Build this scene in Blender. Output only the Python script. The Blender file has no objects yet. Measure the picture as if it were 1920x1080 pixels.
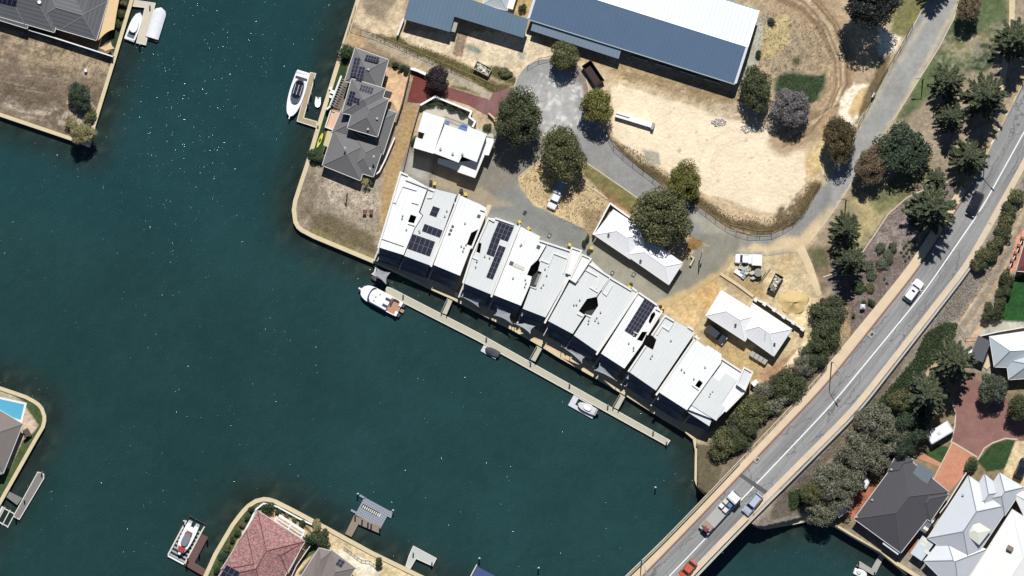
import bpy, bmesh, math, random
import numpy as np
from mathutils import Vector
from mathutils.geometry import tessellate_polygon
random.seed(7)
sc = bpy.context.scene
COL = sc.collection
H = 1200.0                                   # camera height, metres; frame is 192 x 108 m
WATER = -1.1
# ---------------- camera, sky, sun, exposure ----------------
cam = bpy.data.cameras.new('camera'); camo = bpy.data.objects.new('camera', cam); COL.objects.link(camo)
camo.location = (0, 0, H); camo.rotation_euler = (0, 0, 0)
cam.sensor_width = 36; cam.lens = 36*H/192.0; cam.clip_start = 10; cam.clip_end = 6000
sc.camera = camo
SUN_EL = math.radians(57); SUN_AZ = math.radians(4.5)      # sun stands in the north, a touch east
w = bpy.data.worlds.new('World'); sc.world = w; w.use_nodes = True
nt = w.node_tree; bg = nt.nodes['Background']; sky = nt.nodes.new('ShaderNodeTexSky')
sky.sky_type = 'NISHITA'; sky.sun_disc = False; sky.sun_elevation = SUN_EL; sky.sun_rotation = SUN_AZ; sky.air_density = 0.7; sky.dust_density = 0.0; sky.ozone_density = 2.0
nt.links.new(sky.outputs[0], bg.inputs[0]); bg.inputs[1].default_value = 0.065
sl = bpy.data.lights.new('sun', 'SUN'); so = bpy.data.objects.new('sun', sl); COL.objects.link(so)
sl.energy = 5.0; sl.angle = math.radians(0.53); sl.color = (1, 0.98, 0.945)
sd = Vector((math.sin(SUN_AZ)*math.cos(SUN_EL), math.cos(SUN_AZ)*math.cos(SUN_EL), math.sin(SUN_EL)))
so.rotation_euler = (-sd).to_track_quat('-Z', 'Y').to_euler(); so.location = (0, 60, 120)
sc.view_settings.view_transform = 'Standard'; sc.view_settings.look = 'None'
sc.view_settings.exposure = 0.18; sc.view_settings.gamma = 1
ALB = 0.68                                     # picture value -> base colour

# ---------------- coordinates ----------------
def P(px, py, z=0.0):
    """map position (1 px = 0.1 m) of a point at height z"""
    k = 1 - z/H
    return ((px-960)*0.1*k, (540-py)*0.1*k, z)
def lin(v): v /= 255.0; return v/12.92 if v <= 0.04045 else ((v+0.055)/1.055)**2.4
def rgb(r, g, b, f=1.0):
    y = .3*r+.59*g+.11*b; r, g, b = (c+(y-c)*.14 for c in (r, g, b))
    return tuple(min(0.9, lin(c)*ALB*f) for c in (r, g, b))

# ---------------- mesh builder ----------------
class MB:
    def __init__(s): s.v = []; s.f = []; s.uv = []; s.has_uv = False
    def face(s, pts, uv=None):
        n = len(s.v); s.v += [tuple(p) for p in pts]; s.f.append(tuple(range(n, n+len(pts))))
        if uv: s.has_uv = True; s.uv.append(uv)
        else: s.uv.append([(p[0], p[1]) for p in pts])
    def prism(s, poly, z0, z1, px=True, bottom=False, holes=(), z1f=None, top=True):
        """vertical walls + top; px: poly given in map pixels"""
        def cv(q, z):
            return P(q[0], q[1], z) if px else (q[0], q[1], z)
        def ar(q): return sum(q[i][0]*q[(i+1) % len(q)][1]-q[(i+1) % len(q)][0]*q[i][1] for i in range(len(q)))
        o = list(poly); 
        if (ar(o) < 0) != px: o.reverse()
        hs = [list(h) for h in holes]
        for h in hs:
            if (ar(h) < 0) == px: h.reverse()
        # keep walls plumb: take plan position from the top
        zt = (lambda q: z1f(q)) if z1f else (lambda q: z1)
        T = lambda q: cv(q, zt(q))
        for ring in [o]+hs:
            m = len(ring)
            for i in range(m):
                a, b = T(ring[i]), T(ring[(i+1) % m])
                s.face([(a[0], a[1], z0), (b[0], b[1], z0), b, a])
        if top:
            if hs:
                rings = [[Vector((T(q)[0], T(q)[1], 0)) for q in r] for r in [o]+hs]
                flat = [T(q) for r in [o]+hs for q in r]
                for t in tessellate_polygon(rings):
                    a, b, c = (flat[i] for i in t)
                    if (b[0]-a[0])*(c[1]-a[1])-(b[1]-a[1])*(c[0]-a[0]) < 0: b, c = c, b
                    s.face([a, b, c])
            else: s.face([T(q) for q in o])
        if bottom: s.face([(T(q)[0], T(q)[1], z0) for q in reversed(o)])
        return s
    def box(s, x0, x1, y0, y1, z0, z1):
        return s.prism([(x0, y0), (x1, y0), (x1, y1), (x0, y1)], z0, z1, px=False, bottom=True)
    def obox(s, px, py, L, W, ang, z0, z1, bottom=True):
        """box at map px; ang in picture degrees (0 = right, 90 = down); L,W metres"""
        x, y, _ = P(px, py, z1); a = -math.radians(ang); c, n = math.cos(a), math.sin(a)
        q = [(x+c*u-n*v, y+n*u+c*v) for u, v in ((-L/2, -W/2), (L/2, -W/2), (L/2, W/2), (-L/2, W/2))]
        return s.prism(q, z0, z1, px=False, bottom=bottom)
    def tube(s, a, b, r, n=6, r2=None, cap=True):
        a, b = Vector(a), Vector(b); d = (b-a)
        if d.length < 1e-5: return s
        d.normalize(); u = d.orthogonal().normalized(); v = d.cross(u); r2 = r if r2 is None else r2
        A = [a+(u*math.cos(t)+v*math.sin(t))*r for t in [2*math.pi*i/n for i in range(n)]]
        B = [b+(u*math.cos(t)+v*math.sin(t))*r2 for t in [2*math.pi*i/n for i in range(n)]]
        for i in range(n): s.face([A[i], A[(i+1) % n], B[(i+1) % n], B[i]])
        if cap: s.face(B); s.face(A[::-1])
        return s
    def wall(s, line, width, z0, z1, closed=False, px=True, zf=None):
        """a wall / strip following a polyline (map px or metres), mitred"""
        pts = [Vector(P(q[0], q[1], z1 if z1 is not None else 0)[:2]) if px else Vector(q[:2]) for q in line]
        n = len(pts); L = []; R = []
        for i in range(n):
            if closed: a, b = pts[i-1], pts[(i+1) % n]
            else: a, b = pts[max(0, i-1)], pts[min(n-1, i+1)]
            d1 = (pts[i]-a).normalized() if (pts[i]-a).length > 0 else (b-pts[i]).normalized()
            d2 = (b-pts[i]).normalized() if (b-pts[i]).length > 0 else d1
            d = (d1+d2).normalized(); nn = Vector((-d.y, d.x)); k = max(0.5, nn.dot(Vector((-d1.y, d1.x))))
            L.append(pts[i]+nn*width/2/k); R.append(pts[i]-nn*width/2/k)
        za = (lambda q: (z0+zf(q.x, q.y), z1+zf(q.x, q.y))) if zf else (lambda q: (z0, z1))
        t = 0
        for i in range(n if closed else n-1):
            j = (i+1) % n; l = (pts[j]-pts[i]).length
            a0, a1 = za(L[i]); b0, b1 = za(L[j]); c0, c1 = za(R[j]); d0, d1 = za(R[i])
            l0, l1 = (L[i].x, L[i].y), (L[j].x, L[j].y); r0, r1 = (R[i].x, R[i].y), (R[j].x, R[j].y)
            s.face([(*r0, d1), (*r1, c1), (*l1, b1), (*l0, a1)], [(t, 0), (t+l, 0), (t+l, width), (t, width)])
            s.face([(*l0, a0), (*l0, a1), (*l1, b1), (*l1, b0)], [(t, 0), (t, 1), (t+l, 1), (t+l, 0)])
            s.face([(*r0, d0), (*r1, c0), (*r1, c1), (*r0, d1)], [(t, 0), (t+l, 0), (t+l, 1), (t, 1)])
            t += l
        if not closed:
            for k, (z) in ((0, 0), (n-1, 0)):
                a0, a1 = za(L[k]); d0, d1 = za(R[k])
                s.face([(L[k].x, L[k].y, a0), (R[k].x, R[k].y, d0), (R[k].x, R[k].y, d1), (L[k].x, L[k].y, a1)][:: (1 if k == 0 else -1)])
        return s
    def loft(s, rings, cap=True):
        for a, b in zip(rings[:-1], rings[1:]):
            n = len(a)
            for i in range(n): s.face([a[i], a[(i+1) % n], b[(i+1) % n], b[i]])
        if cap: s.face(rings[-1]); s.face(rings[0][::-1])
        return s
    def hip(s, q, z, pitch=24, gable=False, px=True, thick=0.18, caps=None):
        """hip (or gable) roof on four corners in map px, eave height z"""
        c = [Vector(P(a[0], a[1], z)) if px else Vector((a[0], a[1], z)) for a in q]
        if (c[1]-c[0]).length < (c[2]-c[1]).length: c = c[1:]+c[:1]
        wd = ((c[2]-c[1]).length+(c[3]-c[0]).length)/2; h = wd/2*math.tan(math.radians(pitch))
        m0, m1 = (c[0]+c[3])/2, (c[1]+c[2])/2; ax = (m1-m0).normalized()
        ins = 0 if gable else min(wd/2, (m1-m0).length/2-0.01)
        r0, r1 = m0+ax*ins+Vector((0, 0, h)), m1-ax*ins+Vector((0, 0, h))
        def fc(pts):
            e = (pts[1]-pts[0]); e.z = 0; e.normalize(); nn = Vector((-e.y, e.x, 0))
            uv = []
            for p in pts:
                d = p-pts[0]; g = Vector((nn.x, nn.y, 0)).dot(d)
                uv.append((e.dot(d), math.hypot(g, d.z)))
            s.face(pts, uv)
        cc = c if ((c[1]-c[0]).cross(c[2]-c[1])).z > 0 else None
        F = [[c[0], c[1], r1, r0], [c[2], c[3], r0, r1], [c[1], c[2], r1], [c[3], c[0], r0]]
        for f in F: fc(f if cc else [f[1], f[0]]+f[2:][::-1])
        for i in range(4):
            a, b = c[i], c[(i+1) % 4]; dn = Vector((0, 0, -thick))
            s.face([a+dn, b+dn, b, a])
        s.face([p+Vector((0, 0, -thick)) for p in c[::-1]])
        if caps is not None:
            up = Vector((0, 0, 0.03)); segs = [(r0, r1)] if (r1-r0).length > 0.3 else []
            if not gable: segs += [(c[0], r0), (c[3], r0), (c[1], r1), (c[2], r1)]
            for a, b in segs: caps.tube(a+up, b+up, 0.09, 5)
        s.ridge = (r0, r1)
        return s
    def build(s, name, mat, parent=None, smooth=False, offset=True):
        me = bpy.data.meshes.new(name)
        o3 = Vector((0, 0, 0))
        if parent is not None and offset:
            p = parent
            while p.parent is not None: o3 = o3+p.location; p = p.parent
            if p.name not in LOCAL: o3 = o3+p.location
            else: o3 = Vector((0, 0, 0))
        vs = np.array(s.v, dtype=np.float64).reshape(-1, 3)-np.array(o3)
        me.from_pydata(vs.tolist(), [], s.f)
        if s.has_uv:
            ul = me.uv_layers.new(name='UVMap')
            flat = [c for f in s.uv for u in f for c in u]
            if len(flat) == 2*len(me.loops): ul.data.foreach_set('uv', flat)
        if mat: me.materials.append(mat)
        if smooth:
            bm = bmesh.new(); bm.from_mesh(me); bmesh.ops.remove_doubles(bm, verts=bm.verts, dist=0.001)
            bm.to_mesh(me); bm.free(); me.polygons.foreach_set('use_smooth', [True]*len(me.polygons))
        me.validate(); me.update()
        o = bpy.data.objects.new(name, me); COL.objects.link(o)
        if parent is not None: o.parent = parent
        return o

def tag(o, label=None, cat=None, group=None, kind=None):
    if label: o['label'] = label
    if cat: o['category'] = cat
    if group: o['group'] = group
    if kind: o['kind'] = kind
    return o
LOCAL = set()
def thing(name, label, cat, loc=(0, 0, 0), group=None, rz=None):
    """rz given: the parts are modelled round the origin; else in world metres"""
    o = bpy.data.objects.new(name, None); COL.objects.link(o); o.empty_display_size = 0.3
    o.location = loc; o.rotation_euler = (0, 0, rz or 0)
    if rz is not None: LOCAL.add(o.name)
    return tag(o, label, cat, group)
def copy_tree(o, parent=None):
    c = o.copy(); COL.objects.link(c)
    if parent is not None: c.parent = parent
    for ch in [x for x in KIDS.get(o.name, [])]: copy_tree(ch, c)
    return c
KIDS = {}
def reg(root):
    """remember the children of a prototype so that copying needs no scene search"""
    for o in bpy.data.objects:
        if o.parent is not None:
            l = KIDS.setdefault(o.parent.name, [])
            if o not in l: l.append(o)

# ---------------- materials ----------------
MATS = {}
def M(name, c, rough=0.85, metal=0.0, nz=None, bump=None, spec=0.5, uvlines=None, island=0, coat=0):
    """procedural material: nz=[(scale, amount), ...] value variation, bump=(scale, strength), uvlines=(period, amount, axis, bump)"""
    if name in MATS: return MATS[name]
    m = bpy.data.materials.new(name); m.use_nodes = True; t = m.node_tree; N = t.nodes; L = t.links
    b = N['Principled BSDF']; b.inputs['Roughness'].default_value = rough; b.inputs['Metallic'].default_value = metal
    b.inputs['Specular IOR Level'].default_value = spec
    if coat: b.inputs['Coat Weight'].default_value = coat; b.inputs['Coat Roughness'].default_value = 0.08
    tc = N.new('ShaderNodeTexCoord'); src = None
    colr = N.new('ShaderNodeRGB'); colr.outputs[0].default_value = (*c, 1); cur = colr.outputs[0]
    def mul(cur, val):
        mx = N.new('ShaderNodeMix'); mx.data_type = 'RGBA'; mx.blend_type = 'MULTIPLY'; mx.inputs[0].default_value = 1
        L.new(cur, mx.inputs[6]); L.new(val, mx.inputs[7]); return mx.outputs[2]
    def rng(v, lo, hi):
        r = N.new('ShaderNodeMapRange'); r.inputs[1].default_value = 0.25; r.inputs[2].default_value = 0.75
        r.inputs[3].default_value = lo; r.inputs[4].default_value = hi; L.new(v, r.inputs[0]); return r.outputs[0]
    geo = N.new('ShaderNodeNewGeometry')
    for sc_, am in (nz or []):
        n = N.new('ShaderNodeTexNoise'); n.inputs['Scale'].default_value = sc_; n.inputs['Detail'].default_value = 4
        n.inputs['Roughness'].default_value = 0.65
        L.new(geo.outputs['Position'], n.inputs['Vector']); cur = mul(cur, rng(n.outputs[0], 1-am, 1+am))
    if island:
        cur = mul(cur, rng(geo.outputs['Random Per Island'], 1-island, 1+island))
    if uvlines:
        per, am, axis, bs = uvlines
        sx = N.new('ShaderNodeSeparateXYZ'); L.new(tc.outputs['UV'], sx.inputs[0])
        d = N.new('ShaderNodeMath'); d.operation = 'MULTIPLY'; d.inputs[1].default_value = 2*math.pi/per; L.new(sx.outputs[axis], d.inputs[0])
        si = N.new('ShaderNodeMath'); si.operation = 'SINE'; L.new(d.outputs[0], si.inputs[0])
        r = N.new('ShaderNodeMapRange'); r.inputs[1].default_value = -1; r.inputs[2].default_value = 1
        r.inputs[3].default_value = 1-am; r.inputs[4].default_value = 1+am; L.new(si.outputs[0], r.inputs[0]); cur = mul(cur, r.outputs[0])
        if bs:
            bp = N.new('ShaderNodeBump'); bp.inputs['Strength'].default_value = bs; bp.inputs['Distance'].default_value = 0.05
            L.new(si.outputs[0], bp.inputs['Height']); L.new(bp.outputs[0], b.inputs['Normal'])
    if bump:
        n = N.new('ShaderNodeTexNoise'); n.inputs['Scale'].default_value = bump[0]; n.inputs['Detail'].default_value = 3
        L.new(geo.outputs['Position'], n.inputs['Vector'])
        bp = N.new('ShaderNodeBump'); bp.inputs['Strength'].default_value = bump[1]; bp.inputs['Distance'].default_value = 0.1
        L.new(n.outputs[0], bp.inputs['Height']); L.new(bp.outputs[0], b.inputs['Normal'])
    L.new(cur, b.inputs['Base Color'])
    MATS[name] = m; return m

# ---------------- main road profile ----------------
CLINE = [(1140,1200),(1255,1080),(1313,1020),(1385,942),(1560,758),(1731,550),(1842,389),(1917,253),(1990,120),(2090,-60),(2170,-250)]
ZL = [5.0,5.0,4.9,4.7,3.2,1.7,0.9,0.45,0.2,0.1,0.1]
LEFT = [(1085,1200),(1204,1080),(1263,1020),(1335,945),(1549,720),(1724,500),(1806,372),(1850,294),(1920,155),(1985,30),(2085,-150),(2120,-300)]
LOUT = [(1050,1200),(1172,1080),(1235,1020),(1308,945),(1528,713),(1702,500),(1792,362),(1843,285),(1915,148),(1980,26),(2080,-154),(2116,-302)]
ROUT = [(1190,1200),(1300,1080),(1391,986),(1452,925),(1560,817),(1607,770),(1820,498),(1920,319),(1990,190),(2120,-30),(2230,-250)]
cpt = np.array([P(*q)[:2] for q in CLINE]); 
def poly_param(X, Y):
    """distance to road centreline and its z, vectorised"""
    best = np.full(np.shape(X), 1e9); z = np.zeros(np.shape(X)); side = np.zeros(np.shape(X))
    for i in range(len(cpt)-1):
        a, b = cpt[i], cpt[i+1]; d = b-a; l2 = d@d
        t = np.clip(((X-a[0])*d[0]+(Y-a[1])*d[1])/l2, 0, 1)
        dx, dy = X-a[0]-t*d[0], Y-a[1]-t*d[1]; ds = np.hypot(dx, dy); m = ds < best
        side = np.where(m, np.sign(d[0]*(Y-a[1])-d[1]*(X-a[0])), side)
        best = np.where(m, ds, best); z = np.where(m, ZL[i]+(ZL[i+1]-ZL[i])*t, z)
    return best, z, side
def roadz(x, y): return float(poly_param(np.array(x), np.array(y))[1])
def gz(x, y):
    d, z, sd_ = poly_param(np.asarray(x, dtype=float), np.asarray(y, dtype=float))
    return np.maximum(0, z-0.14-np.maximum(0, d-np.where(sd_ > 0, 6.2, 4.9))*0.55)
def gzp(px, py): return float(gz(*P(px, py)[:2]))
# ---------------- painted ground colours (albedo only) ----------------
CELL = 2.5; X0, Y0, NX, NY = -350, -350, 1049, 713       # canvas in map px, 0.25 m cells
gx, gy = np.meshgrid(X0+CELL*np.arange(NX), Y0+CELL*np.arange(NY))
rs = np.random.RandomState(3)
def fnoise(scale, octs=4, gain=0.55, seed=0, sx=1.0, ang=0):
    """fractal value noise, scale in map px, 0..1"""
    r = np.random.RandomState(seed); out = np.zeros(gx.shape); amp = 1; tot = 0
    c, n = math.cos(ang), math.sin(ang); U = (gx*c+gy*n)/sx+4000; V = (-gx*n+gy*c)+4000
    for o in range(octs):
        s = scale/2**o; g = r.rand(512, 512); u = (U/s) % 511; v = (V/s) % 511
        iu, iv = u.astype(int), v.astype(int); fu, fv = u-iu, v-iv; fu = fu*fu*(3-2*fu); fv = fv*fv*(3-2*fv)
        iu2, iv2 = (iu+1) % 512, (iv+1) % 512
        out += amp*((g[iv, iu]*(1-fu)+g[iv, iu2]*fu)*(1-fv)+(g[iv2, iu]*(1-fu)+g[iv2, iu2]*fu)*fv); tot += amp; amp *= gain
    return out/tot
NA = fnoise(60, 6, .65, 1); NB = fnoise(25, 5, .7, 2); NC = fnoise(9, 3, .8, 5); ND = fnoise(140, 4, .5, 9); NW = rs.rand(*gx.shape)
def pip_sd(poly, X, Y):
    """signed distance (px), positive inside"""
    d = np.full(X.shape, 1e9); ins = np.zeros(X.shape, bool); n = len(poly)
    for i in range(n):
        (ax, ay), (bx, by) = poly[i], poly[(i+1) % n]; ex, ey = bx-ax, by-ay
        t = np.clip(((X-ax)*ex+(Y-ay)*ey)/(ex*ex+ey*ey+1e-9), 0, 1)
        d = np.minimum(d, np.hypot(X-ax-t*ex, Y-ay-t*ey))
        if ay != by:
            c = ((ay > Y) != (by > Y)) & (X < (bx-ax)*(Y-ay)/(by-ay)+ax); ins ^= c
    return np.where(ins, d, -d)
def sstep(x, a, b): t = np.clip((x-a)/(b-a), 0, 1); return t*t*(3-2*t)
class Canvas:
    def __init__(s, c): s.a = np.ones(gx.shape+(3,))*np.array(c)
    def win(s, xs, ys, m):
        i0 = max(0, int((min(ys)-m-Y0)/CELL)); i1 = min(NY, int((max(ys)+m-Y0)/CELL)+2)
        j0 = max(0, int((min(xs)-m-X0)/CELL)); j1 = min(NX, int((max(xs)+m-X0)/CELL)+2)
        return slice(i0, max(i0, i1)), slice(j0, max(j0, j1))
    def mix(s, W, k, c): s.a[W] = s.a[W]*(1-k[..., None])+np.array(c)*k[..., None]
    def poly(s, poly, c, soft=3, amp=10, op=1, noise=None, speck=0, th=0.0):
        W = s.win([p[0] for p in poly], [p[1] for p in poly], soft+amp+5); X, Y = gx[W], gy[W]
        if X.size == 0: return
        N = NB if noise is None else noise
        k = sstep(pip_sd(poly, X, Y)+(N[W]-0.5)*2*amp, -soft, soft)*op
        if speck: k = k*sstep(NC[W]*0.6+NB[W]*0.4, th, th+speck)
        s.mix(W, k, c)
    def blob(s, x, y, rx, ry, c, ang=0, **k):
        a = math.radians(ang); s.poly([(x+rx*math.cos(t)*math.cos(a)-ry*math.sin(t)*math.sin(a), y+rx*math.cos(t)*math.sin(a)+ry*math.sin(t)*math.cos(a)) for t in [i*math.pi/6 for i in range(12)]], c, **k)
    def line(s, pts, wd, c, soft=1.5, op=1, amp=1.5, noise=None):
        W = s.win([p[0] for p in pts], [p[1] for p in pts], wd+soft+amp+4); X, Y = gx[W], gy[W]
        if X.size == 0: return
        d = np.full(X.shape, 1e9)
        for (ax, ay), (bx, by) in zip(pts[:-1], pts[1:]):
            ex, ey = bx-ax, by-ay; t = np.clip(((X-ax)*ex+(Y-ay)*ey)/(ex*ex+ey*ey+1e-9), 0, 1)
            d = np.minimum(d, np.hypot(X-ax-t*ex, Y-ay-t*ey))
        N = NC if noise is None else noise
        s.mix(W, sstep(wd/2-d+(N[W]-.5)*2*amp, -soft, soft)*op, c)
    def vary(s, n, lo, hi): s.a *= (lo+(hi-lo)*sstep(n, .2, .8))[..., None]
    def sample(s, x, y):
        """colour at world metres"""
        j = (np.asarray(x)*10+960-X0)/CELL; i = (540-np.asarray(y)*10-Y0)/CELL
        j = np.clip(j, 0, NX-1.001); i = np.clip(i, 0, NY-1.001); j0, i0 = j.astype(int), i.astype(int); fj, fi = (j-j0)[:, None], (i-i0)[:, None]
        a = s.a; return (a[i0, j0]*(1-fj)+a[i0, j0+1]*fj)*(1-fi)+(a[i0+1, j0]*(1-fj)+a[i0+1, j0+1]*fj)*fi
G = Canvas(rgb(196, 172, 134))
sand = rgb(236, 214, 176); pad = rgb(247, 225, 188); yel = rgb(222, 186, 124); dry = rgb(158, 138, 108); dirt = rgb(128, 108, 84)
grn = rgb(66, 84, 50); lawn = rgb(44, 78, 36); olive = rgb(104, 108, 66); mulch = rgb(142, 126, 118); dmul = rgb(98, 82, 72); gravel = rgb(170, 160, 146)
conc = rgb(196, 188, 166); pale = rgb(252, 236, 205); brown = rgb(120, 96, 66)
# top-left vacant lot
L2 = [(-400,-400),(372,-400),(251,0),(219,108),(178,242),(168,276),(130,263),(0,219),(-400,84)]
G.poly(L2, rgb(136, 118, 98), amp=2)
G.poly([(-400,-20),(0,50),(120,80),(215,110),(200,150),(120,140),(0,110),(-400,60)], rgb(186, 162, 128), soft=14, amp=16, op=.75, speck=.25, th=.32)
G.poly([(-400,60),(0,190),(60,215),(130,258),(165,262),(190,170),(150,180),(60,205),(0,170)], rgb(205, 190, 168), soft=8, amp=14, op=.75, speck=.2, th=.4)
G.poly([(10,150),(90,160),(130,200),(60,205),(0,180)], rgb(96, 82, 68), soft=8, amp=14, op=.6)
for i in range(34): y_ = 74+i*4.2+rs.uniform(-2, 2); x_ = rs.uniform(-40, 60); G.line([(x_, y_+x_*.14), (x_+rs.uniform(40, 110), y_+x_*.14+rs.uniform(8, 20))], 1.6, rgb(*((100, 84, 68) if i % 3 else (186, 166, 140))), op=.6, soft=1.5)
G.poly([(-400,-400),(372,-400),(251,0),(219,108),(205,100),(150,85),(0,50),(-200,-10)], dirt, amp=2)
G.poly([(214,-5),(250,-5),(222,95),(214,98),(200,90),(206,40)], rgb(56, 76, 46), amp=2, soft=2)
# bottom-left and bottom house lots
G.poly([(-300,700),(0,724),(30,734),(65,749),(80,762),(87,780),(86,795),(71,824),(0,950),(-300,1300)], rgb(80, 98, 52), amp=1)
G.poly([(-50,728),(20,735),(49,757),(44,765),(-50,745)], rgb(190, 178, 150), amp=1, soft=1)
G.poly([(46,760),(72,797),(64,810),(42,826),(18,880),(0,870),(20,760)], rgb(215, 188, 158), amp=1, soft=1)
L4 = [(320,1200),(381,1080),(400,1038),(433,982),(454,955),(473,938),(494,932),(515,936),(550,953),(612,986),(700,1034),(760,1063),(795,1080),(900,1135),(900,1300),(320,1300)]
G.poly(L4, rgb(84, 100, 56), amp=1)
G.poly([(560,972),(612,992),(800,1085),(900,1150),(500,1200),(520,1090),(600,1030),(588,1000)], rgb(232, 206, 156), amp=1, soft=1)
G.poly([(497,948),(560,980),(590,1010),(540,1090),(480,1200),(380,1200),(410,1090),(450,1000)], rgb(222, 190, 146), amp=1, soft=1)
G.poly([(640,1030),(700,1055),(712,1075),(700,1100),(650,1060),(625,1035)], rgb(246, 234, 206), amp=1, soft=1)
G.poly([(560,1075),(600,1025),(612,1030),(570,1085)], rgb(92, 82, 58), amp=2)
# left promontory house block and vacant point
G.poly([(667,-60),(643,76),(596,228),(573,305),(550,375),(547,394),(550,417),(564,435),(587,447),(700,494),(745,500),(780,330),(770,130),(700,80)], rgb(168, 146, 118), amp=1)
G.poly([(575,300),(610,320),(690,345),(750,320),(712,440),(704,490),(590,446),(553,418),(552,380)], rgb(176, 160, 138), amp=4, soft=4)
G.poly([(552,378),(575,305),(590,312),(600,360),(575,415),(556,420)], rgb(134, 116, 94), soft=8, amp=16, op=.7)
G.poly([(570,390),(620,395),(700,440),(710,480),(640,465),(580,438)], rgb(106, 94, 62), soft=12, amp=22, op=.85)
G.poly([(620,330),(700,345),(720,400),(660,400),(600,370)], rgb(206, 190, 166), soft=12, amp=22, op=.7, speck=.2, th=.38)
G.poly([(560,425),(590,444),(700,492),(706,480),(600,432)], rgb(150, 140, 84), soft=4, amp=6, op=.6)
G.poly([(762,195),(785,197),(772,260),(752,330),(712,440),(716,350),(735,280)], rgb(196, 160, 106), soft=4, amp=6, op=.9)
G.poly([(762,195),(785,197),(772,260),(752,330),(718,440),(716,350),(735,280)], rgb(150, 124, 84), soft=3, amp=9, op=.8, speck=.15, th=.48)
G.poly([(640,92),(660,90),(648,146),(612,235),(604,309),(576,303),(597,230),(622,150)], rgb(52, 80, 42), soft=2, amp=2)
G.poly([(668,90),(735,112),(775,130),(830,160),(980,165),(940,190),(760,140),(650,100)], rgb(96, 98, 50), soft=4, amp=5)
G.poly([(668,88),(735,108),(780,132),(800,150),(740,130),(676,98)], brown, soft=3, amp=8, op=.5)
G.poly([(655,48),(700,62),(800,104),(925,175),(918,188),(800,124),(690,78),(652,66)], rgb(186, 172, 146), soft=1, amp=1)
G.poly([(645,75),(655,50),(680,60),(690,85),(660,90)], rgb(200, 168, 124), soft=3, amp=5)
G.poly([(730,55),(760,70),(850,112),(920,150),(962,160),(930,175),(800,110),(700,66)], rgb(112, 104, 58), soft=4, amp=8, noise=NB)
G.poly([(722,125),(772,137),(748,215),(736,190),(722,190)], rgb(240, 196, 150), soft=1, amp=1)
# shed yard
G.poly([(672,-100),(765,-100),(757,40),(745,72),(700,62),(662,40)], rgb(226, 200, 160), soft=4, amp=8)
G.poly([(680,-60),(730,-60),(745,10),(720,40),(690,30),(672,10)], rgb(154, 136, 112), soft=10, amp=18, op=.85)
G.poly([(745,60),(990,60),(1060,110),(1110,130),(1100,160),(975,150),(930,140),(860,112),(760,80)], sand, soft=3, amp=6)
G.blob(887, 92, 18, 7, rgb(150, 158, 146), 20, soft=3, amp=5); G.blob(978, 104, 7, 9, rgb(160, 158, 146), 0, soft=3, amp=5, op=.8)
G.poly([(858,58),(878,62),(866,108),(848,104)], rgb(164, 138, 110), soft=1, amp=1)
G.blob(940, 140, 30, 14, rgb(98, 98, 56), 25, soft=4, amp=10); G.poly([(955,-10),(1000,-10),(990,30),(962,25)], rgb(206, 172, 106), soft=3, amp=6, op=.8)
# sand pad
G.poly([(1085,120),(1160,112),(1380,180),(1480,215),(1545,265),(1550,330),(1500,420),(1440,436),(1370,430),(1240,340),(1150,270),(1140,190)], rgb(214, 188, 148), soft=4, amp=8)
G.poly([(1100,112),(1200,120),(1400,178),(1380,205),(1250,165),(1150,140)], rgb(186, 156, 108), soft=7, amp=14, op=.85)
G.poly([(1160,125),(1290,150),(1400,190),(1340,200),(1200,160)], rgb(150, 128, 92), soft=8, amp=16, op=.6)
G.poly([(1145,165),(1165,160),(1310,203),(1340,215),(1480,240),(1515,300),(1508,345),(1470,398),(1440,400),(1390,385),(1300,355),(1250,320),(1150,258)], pad, soft=1.5, amp=4)
G.poly([(1160,170),(1300,215),(1400,240),(1480,260),(1500,320),(1440,380),(1330,345),(1180,250)], rgb(255, 232, 196), soft=20, amp=30, op=.8)
G.poly([(1325,195),(1400,192),(1440,215),(1500,235),(1530,262),(1440,240),(1330,215)], rgb(206, 184, 150), soft=5, amp=6, op=.9)
PADM = [(1145,165),(1165,160),(1310,203),(1340,215),(1480,240),(1515,300),(1508,345),(1470,398),(1440,400),(1390,385),(1300,355),(1250,320),(1150,258)]
for r in (46, 52, 74): G.line([(1385+r*math.cos(t), 310+r*.9*math.sin(t)) for t in [math.pi*(0.85+i*.09) for i in range(9)]], 1.6, rgb(212, 184, 146), op=.55, soft=1.5)
for k in range(26):
    x, y = rs.uniform(1170, 1500), rs.uniform(190, 390); G.blob(x, y, rs.uniform(2, 6), rs.uniform(1, 2.5), rgb(196, 172, 140), rs.uniform(0, 180), soft=1.5, amp=3, op=.7)
for k in range(46):
    x = rs.uniform(1160, 1390); y = 118+(x-1160)*.3+rs.uniform(-4, 30); l = rs.uniform(5, 16); G.line([(x, y), (x+l*.5, y+rs.uniform(-3, 4)), (x+l, y+l*.3)], rs.uniform(.8, 2.4), rgb(*((112, 92, 62) if k % 3 else (214, 190, 146))), soft=1.2, op=.75)
for k in range(40):
    x, y = rs.uniform(1150, 1500), rs.uniform(165, 395); G.blob(x, y, rs.uniform(.8, 2.2), rs.uniform(.7, 1.4), rgb(140, 124, 100), rs.uniform(0, 180), soft=1, amp=1.5, op=.7)
for k in range(30):
    x, y = rs.uniform(1010, 1110), rs.uniform(330, 430); G.blob(x, y, rs.uniform(1.5, 5), rs.uniform(1, 2.5), rgb(132, 108, 68), rs.uniform(-40, 60), soft=1.5, amp=2.5, op=.7)
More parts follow.
